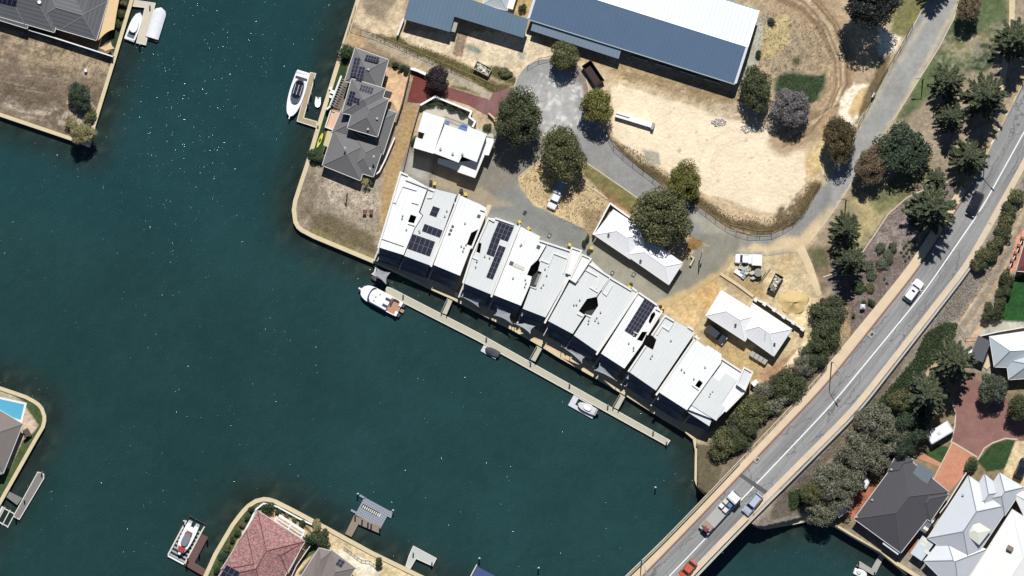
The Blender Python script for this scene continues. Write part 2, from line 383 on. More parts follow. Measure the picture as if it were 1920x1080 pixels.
for k in range(70):
    x, y = rs.uniform(1320, 1530), rs.uniform(480, 720); G.blob(x, y, rs.uniform(1, 4.5), rs.uniform(.8, 2), rgb(*((162, 130, 84) if k % 3 else (236, 210, 158))), rs.uniform(0, 180), soft=1.5, amp=2, op=.6)
for o in range(5): G.line([(1505-o*6, 480+o*3), (1480-o*5, 530), (1440-o*2, 560+o*4), (1400, 590+o*5)], 1.5, rgb(178, 146, 98), soft=1.5, op=.55)
# fringe of weeds inside the fence
fr = [(1140,262),(1180,300),(1245,340),(1310,378),(1370,420),(1440,432),(1490,415),(1530,350)]
G.line(fr, 20, rgb(142, 114, 80), soft=5, amp=10, noise=NB); G.line(fr, 12, rgb(92, 84, 50), soft=5, amp=8, noise=NB, op=.8)
G.poly([(1205,280),(1235,288),(1238,310),(1212,305)], rgb(178, 170, 152), soft=3, amp=5)
G.poly([(1345,382),(1400,392),(1425,402),(1400,412),(1350,400)], rgb(206, 178, 138), soft=4, amp=7)
G.poly([(1478,368),(1500,360),(1505,385),(1470,425),(1448,410)], rgb(112, 96, 66), soft=5, amp=8, speck=.2, th=.42)
G.poly([(1505,300),(1540,262),(1552,300),(1520,340)], rgb(222, 190, 130), soft=5, amp=8)
# dirt circuit east of the sheds
G.poly([(1370,-120),(1620,-120),(1700,-60),(1650,60),(1640,180),(1600,260),(1560,250),(1420,205),(1390,170),(1425,20)], rgb(192, 166, 130), soft=5, amp=8)
G.poly([(1430,20),(1480,30),(1530,110),(1520,150),(1440,130),(1420,100)], rgb(182, 160, 130), soft=10, amp=18)
G.poly([(1432,45),(1462,22),(1488,40),(1480,85),(1455,110),(1428,112),(1424,80)], rgb(208, 184, 128), soft=4, amp=12)
G.poly([(1410,20),(1436,40),(1424,110),(1404,150),(1386,172),(1380,158)], rgb(192, 186, 164), soft=2, amp=2)
circ = [(1340,-40),(1450,-25),(1510,5),(1550,50),(1575,110),(1577,160),(1560,200),(1525,235),(1470,262)]
G.line(circ, 54, rgb(176, 146, 110), soft=12, amp=10, op=.9, noise=NB)
for o in (-22, -15, -9, -3, 4, 10, 17, 23):
    G.line([(x+o*(.6 if x > 1540 else .2), y-o*(.2 if x > 1540 else .9)) for x, y in circ], 2.6, rgb(122, 98, 74) if o % 2 else rgb(206, 178, 140), soft=2, op=.6)
for o in np.linspace(-30, 30, 26):
    q_ = rs.uniform(-2, 2); G.line([(x+(o+q_)*(.7 if x > 1540 else .25), y-(o+q_)*(.25 if x > 1540 else .9)) for x, y in circ[:rs.randint(5, 10)]], 1.1, rgb(*((108, 84, 60) if rs.rand() < .6 else (222, 196, 156))), soft=1.0, op=.6)
G.poly([(1462,140),(1490,135),(1530,142),(1548,138),(1546,165),(1530,190),(1512,200),(1455,180),(1452,150)], rgb(64, 84, 56), soft=6, amp=10, noise=NB)
G.blob(1493, 115, 8, 9, rgb(88, 92, 60), 0, soft=5, amp=5)
for k in range(60):
    x, y = rs.uniform(1425, 1560), rs.uniform(20, 150); G.blob(x, y, rs.uniform(1.5, 4), rs.uniform(1, 3), rgb(*( (96, 86, 58) if k % 2 else (128, 104, 78))), rs.uniform(0, 180), soft=2, amp=3, op=.7)
G.poly([(1600,155),(1640,160),(1655,185),(1600,240),(1570,235),(1575,190)], pale, soft=4, amp=8)
G.poly([(1610,170),(1632,165),(1636,190),(1600,225),(1590,210)], rgb(222, 184, 128), soft=3, amp=6)
G.poly([(1650,55),(1690,70),(1680,100),(1655,120),(1645,90)], pale, soft=4, amp=8)
G.poly([(1680,-60),(1770,-60),(1740,20),(1700,70),(1670,60)], rgb(134, 130, 78), soft=5, amp=12)
G.poly([(1650,110),(1676,90),(1660,150),(1610,230),(1600,235),(1622,180)], rgb(120, 102, 70), soft=4, amp=7)
# park east of the side road
park = [(1800,-120),(1990,-120),(1985,30),(1915,148),(1843,285),(1792,362),(1702,500),(1600,640),(1530,700),(1500,660),(1510,480),(1600,345),(1680,225),(1797,0)]
G.poly(park, rgb(172, 154, 126), soft=2, amp=2)
G.poly([(1800,-100),(1900,-100),(1890,40),(1870,100),(1850,130),(1760,150),(1740,190),(1700,230),(1680,225),(1797,0)], rgb(96, 114, 70), soft=10, amp=16, op=.95)
G.poly([(1795,70),(1850,60),(1860,90),(1800,110),(1770,90)], rgb(150, 146, 98), soft=10, amp=14, op=.8)
G.poly([(1830,82),(1868,82),(1866,120),(1845,135),(1818,130)], rgb(62, 88, 50), soft=3, amp=4)
G.poly([(1760,60),(1900,50),(1880,160),(1830,260),(1740,290),(1700,250),(1760,170)], rgb(176, 156, 138), soft=14, amp=26, op=.55, speck=.25, th=.4)
G.poly([(1600,350),(1700,330),(1740,330),(1680,400),(1616,475),(1560,470),(1560,420)], rgb(150, 140, 96), soft=8, amp=20, op=.8)
G.poly([(1610,370),(1680,370),(1650,430),(1600,450)], rgb(196, 176, 122), soft=10, amp=22, op=.8)
G.poly([(1690,310),(1740,300),(1750,330),(1700,370),(1650,400),(1630,380)], rgb(98, 112, 64), soft=8, amp=16, op=.65)
G.poly([(1515,470),(1570,450),(1560,520),(1540,560)], rgb(124, 104, 78), soft=8, amp=14, op=.8); G.poly([(1520,470),(1550,465),(1555,500),(1530,500)], rgb(84, 96, 54), soft=6, amp=12, op=.7)
mz = [(1742,347),(1790,340),(1796,362),(1702,500),(1590,650),(1570,640),(1572,560),(1545,520),(1570,510),(1612,478),(1660,405),(1700,370)]
G.poly(mz, mulch, soft=2, amp=3)
G.poly([(1560,500),(1640,480),(1700,480),(1640,570),(1590,640),(1574,620)], dmul, soft=10, amp=16, op=.85, speck=.2, th=.38)
G.poly([(1660,420),(1720,400),(1730,440),(1690,470),(1640,460)], rgb(180, 164, 156), soft=8, amp=16, op=.7, speck=.2, th=.4)
G.poly([(1570,560),(1590,560),(1594,650),(1566,670)], rgb(190, 156, 104), soft=4, amp=6, op=.7)
G.line([(1985,30),(1926,150),(1852,290),(1806,368)], 14, rgb(206, 178, 124), soft=3, amp=4)
# triangle plots
G.poly([(1015,297),(1045,270),(1098,304),(1202,376),(1180,410),(1140,380),(1110,450),(1098,430),(1000,385),(973,352),(970,332)], rgb(220, 192, 140), soft=1.5, amp=2)
G.poly([(1015,297),(1045,270),(1110,320),(1140,380),(1110,450),(1050,400),(990,370),(975,340)], rgb(150, 122, 74), soft=3, amp=6, speck=.12, th=.55, op=.85)
G.poly([(1098,306),(1202,376),(1184,402),(1140,372),(1094,330)], rgb(136, 126, 74), soft=2, amp=3)
G.poly([(1120,345),(1190,395),(1185,405),(1140,378)], rgb(150, 112, 74), soft=4, amp=7, op=.8)
G.poly([(1085,395),(1140,385),(1110,448)], rgb(112, 92, 64), soft=5, amp=9, op=.6)
G.poly([(1300,440),(1318,452),(1312,470),(1285,470),(1290,450)], rgb(150, 116, 68), soft=3, amp=4)
# building site with yellow sand
G.poly([(1500,468),(1530,520),(1545,560),(1540,640),(1500,690),(1440,740),(1380,705),(1300,640),(1245,600),(1235,578),(1300,545),(1358,512),(1375,480),(1400,470)], rgb(212, 188, 142), soft=3, amp=5)
G.poly([(1240,575),(1310,545),(1340,560),(1320,600),(1300,612)], rgb(222, 186, 128), soft=5, amp=9); G.poly([(1300,545),(1345,520),(1352,545),(1325,585)], rgb(216, 168, 102), soft=6, amp=9, op=.8)
G.poly([(1440,500),(1520,530),(1530,600),(1490,600),(1440,540)], rgb(226, 202, 154), soft=8, amp=12); G.poly([(1350,515),(1420,500),(1440,560),(1400,560)], rgb(176, 142, 90), soft=6, amp=12, op=.7)
G.poly([(1300,612),(1380,640),(1440,690),(1420,720),(1350,680)], rgb(190, 160, 104), soft=6, amp=12, op=.8)
G.poly([(1425,700),(1500,650),(1520,660),(1460,740),(1430,750)], rgb(180, 138, 104), soft=6, amp=8); G.poly([(1508,640),(1522,645),(1478,690),(1468,688)], rgb(236, 214, 176), soft=2, amp=2)
G.blob(1470, 500, 10, 60, rgb(198, 162, 104), 20, soft=5, amp=9, op=.5)
# slopes beside the approach
G.poly([(1500,690),(1540,670),(1590,640),(1590,680),(1330,935),(1318,925),(1330,850),(1400,790)], rgb(134, 118, 96), soft=3, amp=5)
G.poly([(1303,832),(1335,835),(1350,880),(1340,925),(1318,925),(1303,905)], rgb(112, 102, 74), soft=2, amp=4)
rz = [(1820,498),(1920,319),(2000,190),(2260,-200),(2260,1300),(1700,1300),(1700,1080),(1565,990),(1510,975),(1427,991),(1395,990),(1452,925),(1560,817)]
G.poly(rz, rgb(168, 154, 134), soft=2, amp=2)
G.poly([(1826,498),(1925,322),(1950,330),(1890,440),(1860,500),(1800,590),(1760,610),(1700,600),(1770,560)], gravel, soft=2, amp=2)
G.poly([(1826,498),(1925,322),(1950,330),(1890,440),(1860,500),(1800,590),(1760,610),(1700,600),(1770,560)], rgb(98, 92, 82), soft=2, amp=1, speck=.06, th=.52, op=.8, noise=NC)
G.poly([(1940,330),(1960,340),(1905,460),(1860,560),(1825,600),(1780,660),(1750,700),(1690,760),(1700,730),(1800,600),(1850,510)], rgb(196, 168, 132), soft=3, amp=5)
G.poly([(1860,560),(1830,620),(1800,655),(1815,655),(1850,620)], rgb(218, 178, 142), soft=3, amp=6, op=.8)
G.line([(1925,410),(1880,490),(1845,555),(1810,605),(1785,640)], 12, rgb(160, 146, 126), soft=2, amp=2)
G.line([(1916,400),(1872,484),(1836,550),(1800,604),(1775,632)], 2, rgb(208, 188, 156), soft=1, amp=1)
G.poly([(1580,800),(1700,640),(1720,640),(1640,760),(1520,900),(1500,950),(1455,960),(1470,920),(1540,850)], rgb(132, 118, 98), soft=4, amp=6)
G.poly([(1455,925),(1520,850),(1530,880),(1510,960),(1440,975)], rgb(126, 114, 98), soft=4, amp=8); G.poly([(1475,920),(1505,915),(1512,945),(1480,955)], rgb(60, 78, 44), soft=3, amp=4)
# right-hand gardens
G.poly([(1920,505),(1960,500),(1990,620),(1880,605),(1900,560)], rgb(44, 92, 40), soft=1, amp=1); G.poly([(1900,520),(1960,505),(1960,600),(1862,600),(1880,560)], rgb(40, 88, 38), soft=1, amp=1)
G.poly([(1840,620),(1870,602),(1960,604),(1970,615),(1838,630)], rgb(188, 182, 164), soft=1, amp=1)
G.poly([(1906,445),(1960,380),(1960,520),(1890,508)], rgb(226, 160, 124), soft=1, amp=1)
G.poly([(1745,700),(1790,690),(1960,720),(1960,890),(1560,1000),(1600,880),(1700,760)], rgb(150, 130, 98), soft=2, amp=2)
G.poly([(1728,860),(1755,833),(1780,838),(1775,862),(1758,872)], rgb(58, 84, 42), soft=1, amp=1)
G.poly([(1833,865),(1860,832),(1890,824),(1912,830),(1905,860),(1880,880),(1850,885)], rgb(54, 80, 40), soft=1, amp=1)
G.poly([(1905,825),(1960,830),(1960,1000),(1918,913),(1880,890)], rgb(226, 200, 152), soft=1, amp=1)
G.poly([(1590,930),(1640,900),(1640,960),(1605,975),(1580,965)], rgb(186, 112, 82), soft=1, amp=2)
G.poly([(1695,1010),(1720,1000),(1716,1040),(1700,1035)], rgb(196, 120, 88), soft=1, amp=1)
_b = G.a.copy(); G.vary(NB, .87, 1.1); G.vary(NC, .8, 1.17); G.vary(ND, .93, 1.06); G.vary(NW, .88, 1.12)
k_ = (sstep(pip_sd(PADM, gx, gy), -2, 4)*.72)[..., None]; G.a = G.a*(1-k_)+_b*k_
# ---- pavings canvas ----
R = Canvas(rgb(150, 150, 146))
NS = fnoise(30, 5, .6, 21, sx=4, ang=math.radians(-60)); NS2 = fnoise(16, 5, .6, 22, sx=6, ang=math.radians(-48))
R.poly([(900,60),(1150,60),(1160,250),(1040,300),(940,300)], rgb(160, 160, 158), soft=3, amp=1)
R.poly([(990,160),(1060,150),(1085,230),(1050,262),(1020,250)], rgb(186, 184, 180), soft=12, amp=20, op=.85, noise=NS)
R.poly([(985,170),(1090,140),(1090,230),(1020,250)], rgb(226, 222, 216), soft=4, amp=14, op=.8, speck=.08, th=.52, noise=NS)
for k in range(34):
    x, y = rs.uniform(995, 1085), rs.uniform(135, 245); l = rs.uniform(8, 26); R.line([(x, y), (x+l*.45, y+l*.9)], rs.uniform(.8, 2.2), rgb(*((222, 220, 214) if k % 2 else (132, 132, 130))), soft=1.5, op=.55)
R.line([(1078,130),(1098,160),(1103,182)], 16, rgb(136, 118, 106), soft=6, amp=5, op=.8)
R.poly([(1095,250),(1150,255),(1260,350),(1380,450),(1360,480),(1240,400),(1100,310)], rgb(150, 149, 144), soft=6, amp=8)
R.poly([(1300,400),(1420,440),(1380,470),(1330,455)], rgb(176, 168, 146), soft=8, amp=14, op=.8)
R.poly([(1380,470),(1440,450),(1510,430),(1600,340),(1520,462),(1500,475)], rgb(226, 198, 150), soft=8, amp=12, op=.9, noise=NB)
R.poly([(1400,445),(1500,440),(1560,370),(1570,300),(1530,400),(1440,460)], rgb(140, 140, 136), soft=6, amp=10, op=.9)
R.poly([(1560,300),(1800,-60),(1850,-60),(1600,350),(1560,400)], rgb(164, 163, 158), soft=4, amp=4)
R.line([(1800,0),(1675,228),(1600,345),(1540,430)], 9, rgb(204, 190, 158), soft=3, amp=3, op=.8); R.line([(1757,0),(1612,235),(1545,345)], 7, rgb(196, 182, 152), soft=3, amp=3, op=.7)
R.poly([(750,270),(930,230),(1020,240),(1020,300),(970,340),(960,395),(880,380),(760,330)], rgb(140, 134, 120), soft=4, amp=3)
R.poly([(955,345),(1000,385),(1100,430),(1090,475),(960,415),(900,385)], rgb(136, 136, 130), soft=8, amp=8)
R.poly([(805,340),(820,325),(900,350),(960,385),(915,390),(860,365)], rgb(178, 160, 128), soft=5, amp=6, op=.7)
R.poly([(768,290),(810,300),(800,340),(760,325)], rgb(170, 166, 154), soft=3, amp=4)
R.poly([(1090,430),(1390,440),(1380,500),(1260,590),(1100,480)], rgb(146, 142, 126), soft=4, amp=4); R.poly([(1110,450),(1160,480),(1255,560),(1240,590),(1100,480)], rgb(168, 160, 138), soft=8, amp=10, op=.6)
R.poly([(1225,570),(1300,535),(1350,505),(1372,480),(1360,520),(1270,590),(1240,590)], rgb(208, 178, 120), soft=4, amp=9, op=.9)
R.vary(NB, .93, 1.06); R.vary(NS, .95, 1.05); R.vary(NW, .95, 1.05); R.vary(NC, .95, 1.05)

def vc_mat(name, rough, scales, bump):
    m = bpy.data.materials.new(name); m.use_nodes = True; t = m.node_tree; N, L = t.nodes, t.links; b = N['Principled BSDF']
    b.inputs['Roughness'].default_value = rough; b.inputs['Specular IOR Level'].default_value = 0.2
    a = N.new('ShaderNodeAttribute'); a.attribute_name = 'Col'; cur = a.outputs['Color']; geo = N.new('ShaderNodeNewGeometry')
    for s, am in scales:
        n = N.new('ShaderNodeTexNoise'); n.inputs['Scale'].default_value = s; n.inputs['Detail'].default_value = 5; n.inputs['Roughness'].default_value = .7
        L.new(geo.outputs['Position'], n.inputs['Vector'])
        r = N.new('ShaderNodeMapRange'); r.inputs[1].default_value = .3; r.inputs[2].default_value = .7; r.inputs[3].default_value = 1-am; r.inputs[4].default_value = 1+am
        L.new(n.outputs[0], r.inputs[0]); mx = N.new('ShaderNodeMix'); mx.data_type = 'RGBA'; mx.blend_type = 'MULTIPLY'; mx.inputs[0].default_value = 1
        L.new(cur, mx.inputs[6]); L.new(r.outputs[0], mx.inputs[7]); cur = mx.outputs[2]
    n = N.new('ShaderNodeTexNoise'); n.inputs['Scale'].default_value = bump[0]; n.inputs['Detail'].default_value = 6; L.new(geo.outputs['Position'], n.inputs['Vector'])
    bp = N.new('ShaderNodeBump'); bp.inputs['Strength'].default_value = bump[1]; bp.inputs['Distance'].default_value = .25; L.new(n.outputs[0], bp.inputs['Height']); L.new(bp.outputs[0], b.inputs['Normal'])
    L.new(cur, b.inputs['Base Color']); return m
GROUND = vc_mat('ground_soil', .95, [(2.4, .09), (7, .16)], (1.6, .7)); PAVE = vc_mat('paving', .9, [(3, .1), (.5, .07)], (4, .2))
def set_col(me, canvas):
    n = len(me.vertices); co = np.empty(n*3); me.vertices.foreach_get('co', co); co = co.reshape(-1, 3)
    c = np.ones((n, 4)); c[:, :3] = canvas.sample(co[:, 0], co[:, 1])
    at = me.color_attributes.new('Col', 'FLOAT_COLOR', 'POINT'); at.data.foreach_set('color', c.ravel())
# ---------------- ground: one sheet, dropping to the lake bed in the water ----------------
L1 = [(760,-400),(667,0),(643,76),(596,228),(573,305),(550,375),(547,394),(550,417),(564,435),(587,447),(700,494),(752,517),(804,542),(848,562),(901,590),(959,619),(1015,651),(1047,671),(1113,708),(1172,742),(1221,773),(1240,785),(1285,812),(1299,824),(1303,845),(1302,900),(1307,914),(1317,925),(1370,960),(1412,988),(1427,991),(1507,974),(1564,988),(1650,1040),(1713,1080),(1900,1200),(2300,1450),(2300,-400)]
L3 = [(-360,650),(0,724),(30,734),(65,749),(80,762),(87,780),(86,795),(71,824),(0,950),(-360,1560)]
SW = {'main': L1, 'nw': L2, 'w': L3, 's': L4}
sdl = np.maximum(np.maximum(pip_sd(L1, gx, gy), pip_sd(L2, gx, gy)), np.maximum(pip_sd(L3, gx, gy), pip_sd(L4, gx, gy)))
Xw, Yw = (gx-960)*.1, (540-gy)*.1
Z = gz(Xw, Yw); Z = np.where(sdl > 3.2, Z+(NB-.5)*.12*(Z > .3)+(NA-.5)*.05, -3.0)
def ground():
    xs = np.concatenate([[-4000, -600], X0+CELL*np.arange(NX), [2800, 6000]]); ys = np.concatenate([[-4000, -600], Y0+CELL*np.arange(NY), [1800, 5000]])
    nx, ny = len(xs), len(ys); XX, YY = np.meshgrid((xs-960)*.1, (540-ys)*.1); ZZ = np.zeros(XX.shape)
    ZZ[2:-2, 2:-2] = Z; ZZ[:, :2] = -3; ZZ[:, -2:] = 0; ZZ[-2:, :] = -3; ZZ[:2, :] = ZZ[2:3, :]; ZZ[:2, :2] = -3
    v = np.stack([XX, YY, ZZ], -1).reshape(-1, 3); i = np.arange(ny*nx).reshape(ny, nx)
    f = np.stack([i[1:, :-1], i[1:, 1:], i[:-1, 1:], i[:-1, :-1]], -1).reshape(-1, 4)
    me = bpy.data.meshes.new('ground'); me.vertices.add(len(v)); me.vertices.foreach_set('co', v.ravel())
    me.loops.add(len(f)*4); me.loops.foreach_set('vertex_index', f.ravel().astype(np.int32)); me.polygons.add(len(f))
    me.polygons.foreach_set('loop_start', (np.arange(len(f))*4).astype(np.int32)); me.update(calc_edges=True); set_col(me, G)
    me.materials.append(GROUND); o = bpy.data.objects.new('ground', me); COL.objects.link(o); tag(o, kind='structure'); return o
ground()
def sheet(name, poly, z, canvas=R, cell=5, zf=None, mat=None):
    """a paved sheet: polygon (map px) cut into small cells and coloured from the canvas"""
    bm = bmesh.new(); vs = [bm.verts.new(P(x, y, 0)) for x, y in poly]; bm.faces.new(vs)
    bm.normal_update()
    if bm.faces[:][0].normal.z < 0: bmesh.ops.reverse_faces(bm, faces=bm.faces[:])
    bmesh.ops.triangulate(bm, faces=bm.faces[:])
    xs = [v.co.x for v in vs]; ys = [v.co.y for v in vs]; st = cell*.1
    for ax, lo, hi in ((0, min(xs), max(xs)), (1, min(ys), max(ys))):
        t = lo+st
        while t < hi:
            co = (t, 0, 0) if ax == 0 else (0, t, 0); no = (1, 0, 0) if ax == 0 else (0, 1, 0)
            bmesh.ops.bisect_plane(bm, geom=bm.verts[:]+bm.edges[:]+bm.faces[:], plane_co=co, plane_no=no, dist=1e-5); t += st
    for v in bm.verts:
        v.co.z = z+(zf(v.co.x, v.co.y) if zf else 0)
    me = bpy.data.meshes.new(name); bm.to_mesh(me); bm.free(); set_col(me, canvas); me.materials.append(mat or PAVE)
    o = bpy.data.objects.new(name, me); COL.objects.link(o); tag(o, kind='structure'); return o
# ---------------- water ----------------
def water():
    m = bpy.data.materials.new('canal_water'); m.use_nodes = True; t = m.node_tree; N, L = t.nodes, t.links; b = N['Principled BSDF']
    geo = N.new('ShaderNodeNewGeometry')
    def noise(s, d=3, r=.6):
        n = N.new('ShaderNodeTexNoise'); n.inputs['Scale'].default_value = s; n.inputs['Detail'].default_value = d; n.inputs['Roughness'].default_value = r
        L.new(geo.outputs['Position'], n.inputs['Vector']); return n.outputs[0]
    a = N.new('ShaderNodeAttribute'); a.attribute_name = 'Col'
    r = N.new('ShaderNodeMapRange'); r.inputs[1].default_value = .3; r.inputs[2].default_value = .7; r.inputs[3].default_value = .5; r.inputs[4].default_value = 1.5; L.new(noise(4.5, 5, .85), r.inputs[0])
    mx = N.new('ShaderNodeMix'); mx.data_type = 'RGBA'; mx.blend_type = 'MULTIPLY'; mx.inputs[0].default_value = 1; L.new(a.outputs[0], mx.inputs[6]); L.new(r.outputs[0], mx.inputs[7])
    L.new(mx.outputs[2], b.inputs['Base Color']); b.inputs['Roughness'].default_value = .12; b.inputs['IOR'].default_value = 1.33
    # gentle chop everywhere; steep wavelets masked in only where sun glints are wanted
    b1 = N.new('ShaderNodeBump'); b1.inputs['Distance'].default_value = .2; b1.inputs['Strength'].default_value = .16; L.new(noise(2.2, 5, .7), b1.inputs['Height'])
    vo = N.new('ShaderNodeTexVoronoi'); vo.inputs['Scale'].default_value = 8.0; L.new(geo.outputs['Position'], vo.inputs['Vector'])
    sp = N.new('ShaderNodeSeparateColor'); L.new(vo.outputs['Color'], sp.inputs[0])
    def mth(op, x, y):
        n = N.new('ShaderNodeMath'); n.operation = op
        for k, q in enumerate((x, y)):
            if isinstance(q, (int, float)): n.inputs[k].default_value = q
            else: L.new(q, n.inputs[k])
        return n.outputs[0]
    wr = N.new('ShaderNodeMapRange'); wr.inputs[1].default_value = 0; wr.inputs[2].default_value = 1; wr.inputs[3].default_value = .995; wr.inputs[4].default_value = .1; L.new(a.outputs['Alpha'], wr.inputs[0])
    dist = mth('LESS_THAN', vo.outputs['Distance'], .34); on = mth('MULTIPLY', mth('GREATER_THAN', sp.outputs[2], wr.outputs[0]), dist)
    cx = N.new('ShaderNodeCombineXYZ'); L.new(mth('MULTIPLY', mth('MULTIPLY', mth('SUBTRACT', sp.outputs[0], .5), .8), on), cx.inputs[0]); L.new(mth('MULTIPLY', mth('MULTIPLY', mth('SUBTRACT', sp.outputs[1], .5), .8), on), cx.inputs[1])
    ad = N.new('ShaderNodeVectorMath'); ad.operation = 'ADD'; L.new(b1.outputs[0], ad.inputs[0]); L.new(cx.outputs[0], ad.inputs[1]); nm = N.new('ShaderNodeVectorMath'); nm.operation = 'NORMALIZE'; L.new(ad.outputs[0], nm.inputs[0]); L.new(nm.outputs[0], b.inputs['Normal'])
    c = Canvas(rgb(35, 71, 71)); 
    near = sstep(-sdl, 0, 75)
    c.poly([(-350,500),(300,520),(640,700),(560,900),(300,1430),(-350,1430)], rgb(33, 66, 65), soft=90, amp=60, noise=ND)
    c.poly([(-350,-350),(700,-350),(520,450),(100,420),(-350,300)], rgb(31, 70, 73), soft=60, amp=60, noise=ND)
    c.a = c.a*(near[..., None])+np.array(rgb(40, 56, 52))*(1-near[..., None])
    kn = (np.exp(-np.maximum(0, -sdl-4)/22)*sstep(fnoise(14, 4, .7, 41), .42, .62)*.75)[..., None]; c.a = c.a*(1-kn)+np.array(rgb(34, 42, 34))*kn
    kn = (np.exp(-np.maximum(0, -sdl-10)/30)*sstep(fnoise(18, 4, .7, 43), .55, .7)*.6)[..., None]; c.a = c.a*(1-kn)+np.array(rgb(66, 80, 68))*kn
    c.vary(fnoise(90, 5, .6, 31), .92, 1.07); c.vary(NC, .93, 1.07)
    st = 4; xs = np.concatenate([[-4000], X0+CELL*np.arange(0, NX, st), [6000]]); ys = np.concatenate([[-4000], Y0+CELL*np.arange(0, NY, st), [5000]])
    XX, YY = np.meshgrid((xs-960)*.1, (540-ys)*.1); nx, ny = len(xs), len(ys); v = np.stack([XX, YY, XX*0+WATER], -1).reshape(-1, 3)
    i = np.arange(nx*ny).reshape(ny, nx); f = np.stack([i[1:, :-1], i[1:, 1:], i[:-1, 1:], i[:-1, :-1]], -1).reshape(-1, 4)
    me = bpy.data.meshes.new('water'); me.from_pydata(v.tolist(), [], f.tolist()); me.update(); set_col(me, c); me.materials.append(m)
    wx, wy = v[:, 0]*10+960, 540-v[:, 1]*10; ru = np.exp(-(((wx-330)/340)**2+((wy-240)/380)**2))*.8+.25*np.exp(-(((wx-60)/200)**2+((wy-760)/200)**2))+.02; n_ = len(v); al = np.empty(n_*4); me.color_attributes['Col'].data.foreach_get('color', al); al = al.reshape(-1, 4); al[:, 3] = np.clip(ru, 0, 1)*(.6+.8*np.random.RandomState(4).rand(n_)); me.color_attributes['Col'].data.foreach_set('color', al.ravel())  # alpha holds the hand-placed glint mask, densest at upper left
    o = bpy.data.objects.new('water', me); COL.objects.link(o); tag(o, kind='structure')
water()
# ---------------- shared materials ----------------
mConc = M('pale_concrete', rgb(222, 202, 158), .9, nz=[(.8, .08), (6, .1)])
mConcW = M('white_render', rgb(238, 236, 230), .8, nz=[(1, .04), (5, .04)])
mGreyC = M('grey_concrete', rgb(176, 172, 162), .9, nz=[(1, .1), (7, .08)])
mWhite = M('white_paint', rgb(246, 246, 246), .5)
mSheetW = M('white_roof_sheet', rgb(252, 252, 249, .93), .65, nz=[(.3, .035), (1.6, .025), (8, .03)], uvlines=(.76, .03, 0, 0), spec=.3)
mSheetG = M('light_grey_roof_sheet', rgb(221, 224, 222), .6, nz=[(.25, .04), (1.5, .03), (8, .035)], uvlines=(.76, .018, 0, 0))
mPar = M('parapet_cream', rgb(240, 236, 228), .7, nz=[(2, .04)])
mWallW = M('townhouse_wall', rgb(214, 208, 196), .85, nz=[(1, .05)])
mDark = M('dark_metal', rgb(52, 54, 58), .5, .3)
mSteel = M('galvanised_steel', rgb(182, 184, 184), .45, .5)
mGlass = M('dark_glass', rgb(26, 32, 42), .12, 0, spec=.8)
mSolar = M('solar_glass', rgb(30, 33, 54), .5, 0, spec=.2)
mSolF = M('solar_frame', rgb(104, 108, 124), .6, .2)
mTimber = M('weathered_timber', rgb(150, 132, 112), .9, nz=[(2, .12), (9, .14)])
mBlack = M('black_rubber', rgb(30, 30, 32), .8)
mRed = M('red_edge_paint', rgb(150, 92, 76), .8, nz=[(3, .1)])
mYel = M('yellow_plastic', rgb(226, 194, 58), .45)
mBinG = M('dark_green_plastic', rgb(46, 58, 48), .6)
def vwall(name, line, width, z0, z1, mat, label, cat, group=None, closed=False, zf=None):
    o = MB().wall(line, width, z0, z1, closed, zf=zf).build(name, mat); return tag(o, label, cat, group)

# ---------------- roads and pavings ----------------
road1 = [(963,178),(971,144),(990,122),(1015,111),(1038,111),(1064,114),(1088,125),(1100,147),(1104,167),(1103,182),(1118,215),(1132,246),(1165,285),(1200,317),(1245,350),(1308,390),(1362,428),(1405,440),(1450,440),(1490,422),(1518,388),(1545,343),(1610,237),(1690,90),(1728,20),(1800,-120),(1858,-120),(1797,0),(1789,34),(1759,92),(1712,167),(1675,226),(1640,275),(1597,344),(1564,394),(1522,452),(1498,472),(1440,480),(1376,480),(1335,462),(1290,440),(1202,376),(1098,304),(1060,275),(1015,251),(990,235),(960,220)]
sheet('cul_de_sac_road', road1, .03)
lane = [(748,322),(772,258),(800,284),(850,300),(905,250),(930,240),(960,220),(990,235),(1015,251),(1060,275),(1045,272),(1015,297),(971,334),(975,352),(1000,385),(1100,431),(1108,446),(1116,440),(1182,478),(1256,535),(1282,494),(1300,474),(1312,462),(1335,462),(1376,480),(1358,513),(1300,548),(1262,570),(1240,580),(1190,552),(1100,490),(1010,452),(913,410),(800,350)]
sheet('paved_laneway', lane, .055)
Rd = Canvas(rgb(138, 84, 82)); Rd.poly([(758,130),(800,140),(830,180),(790,200),(760,195)], rgb(128, 62, 56), soft=6, amp=6); Rd.poly([(880,160),(990,160),(950,240),(900,210)], rgb(142, 102, 98), soft=10, amp=9); Rd.vary(NB, .9, 1.08); Rd.vary(NW, .92, 1.08); Rd.vary(NC, .94, 1.06)
sheet('red_brick_drive', [(777,136),(790,140),(830,160),(918,187),(928,168),(966,166),(960,205),(925,222),(905,212),(880,198),(818,178),(789,194),(763,191)], .045, Rd)
Rq = Canvas(rgb(152, 108, 98)); Rq.vary(NB, .88, 1.08); Rq.vary(NC, .94, 1.06); Rq.vary(NW, .94, 1.06)
Rq.poly([(1745,800),(1780,800),(1790,830),(1760,845)], rgb(150, 92, 84), soft=8, amp=5)
sheet('red_brick_court', [(1795,722),(1826,706),(1870,742),(1910,760),(2010,740),(2010,840),(1905,824),(1885,825),(1860,834),(1834,858),(1786,828),(1790,800),(1789,770)], .04, Rq)
Ro = Canvas(rgb(212, 142, 110)); Ro.vary(NB, .9, 1.08); Ro.vary(NW, .95, 1.05)
sheet('orange_brick_drive', [(1786,830),(1831,856),(1812,885),(1778,925),(1747,903),(1762,876),(1718,858),(1730,850),(1765,868)], .05, Ro)
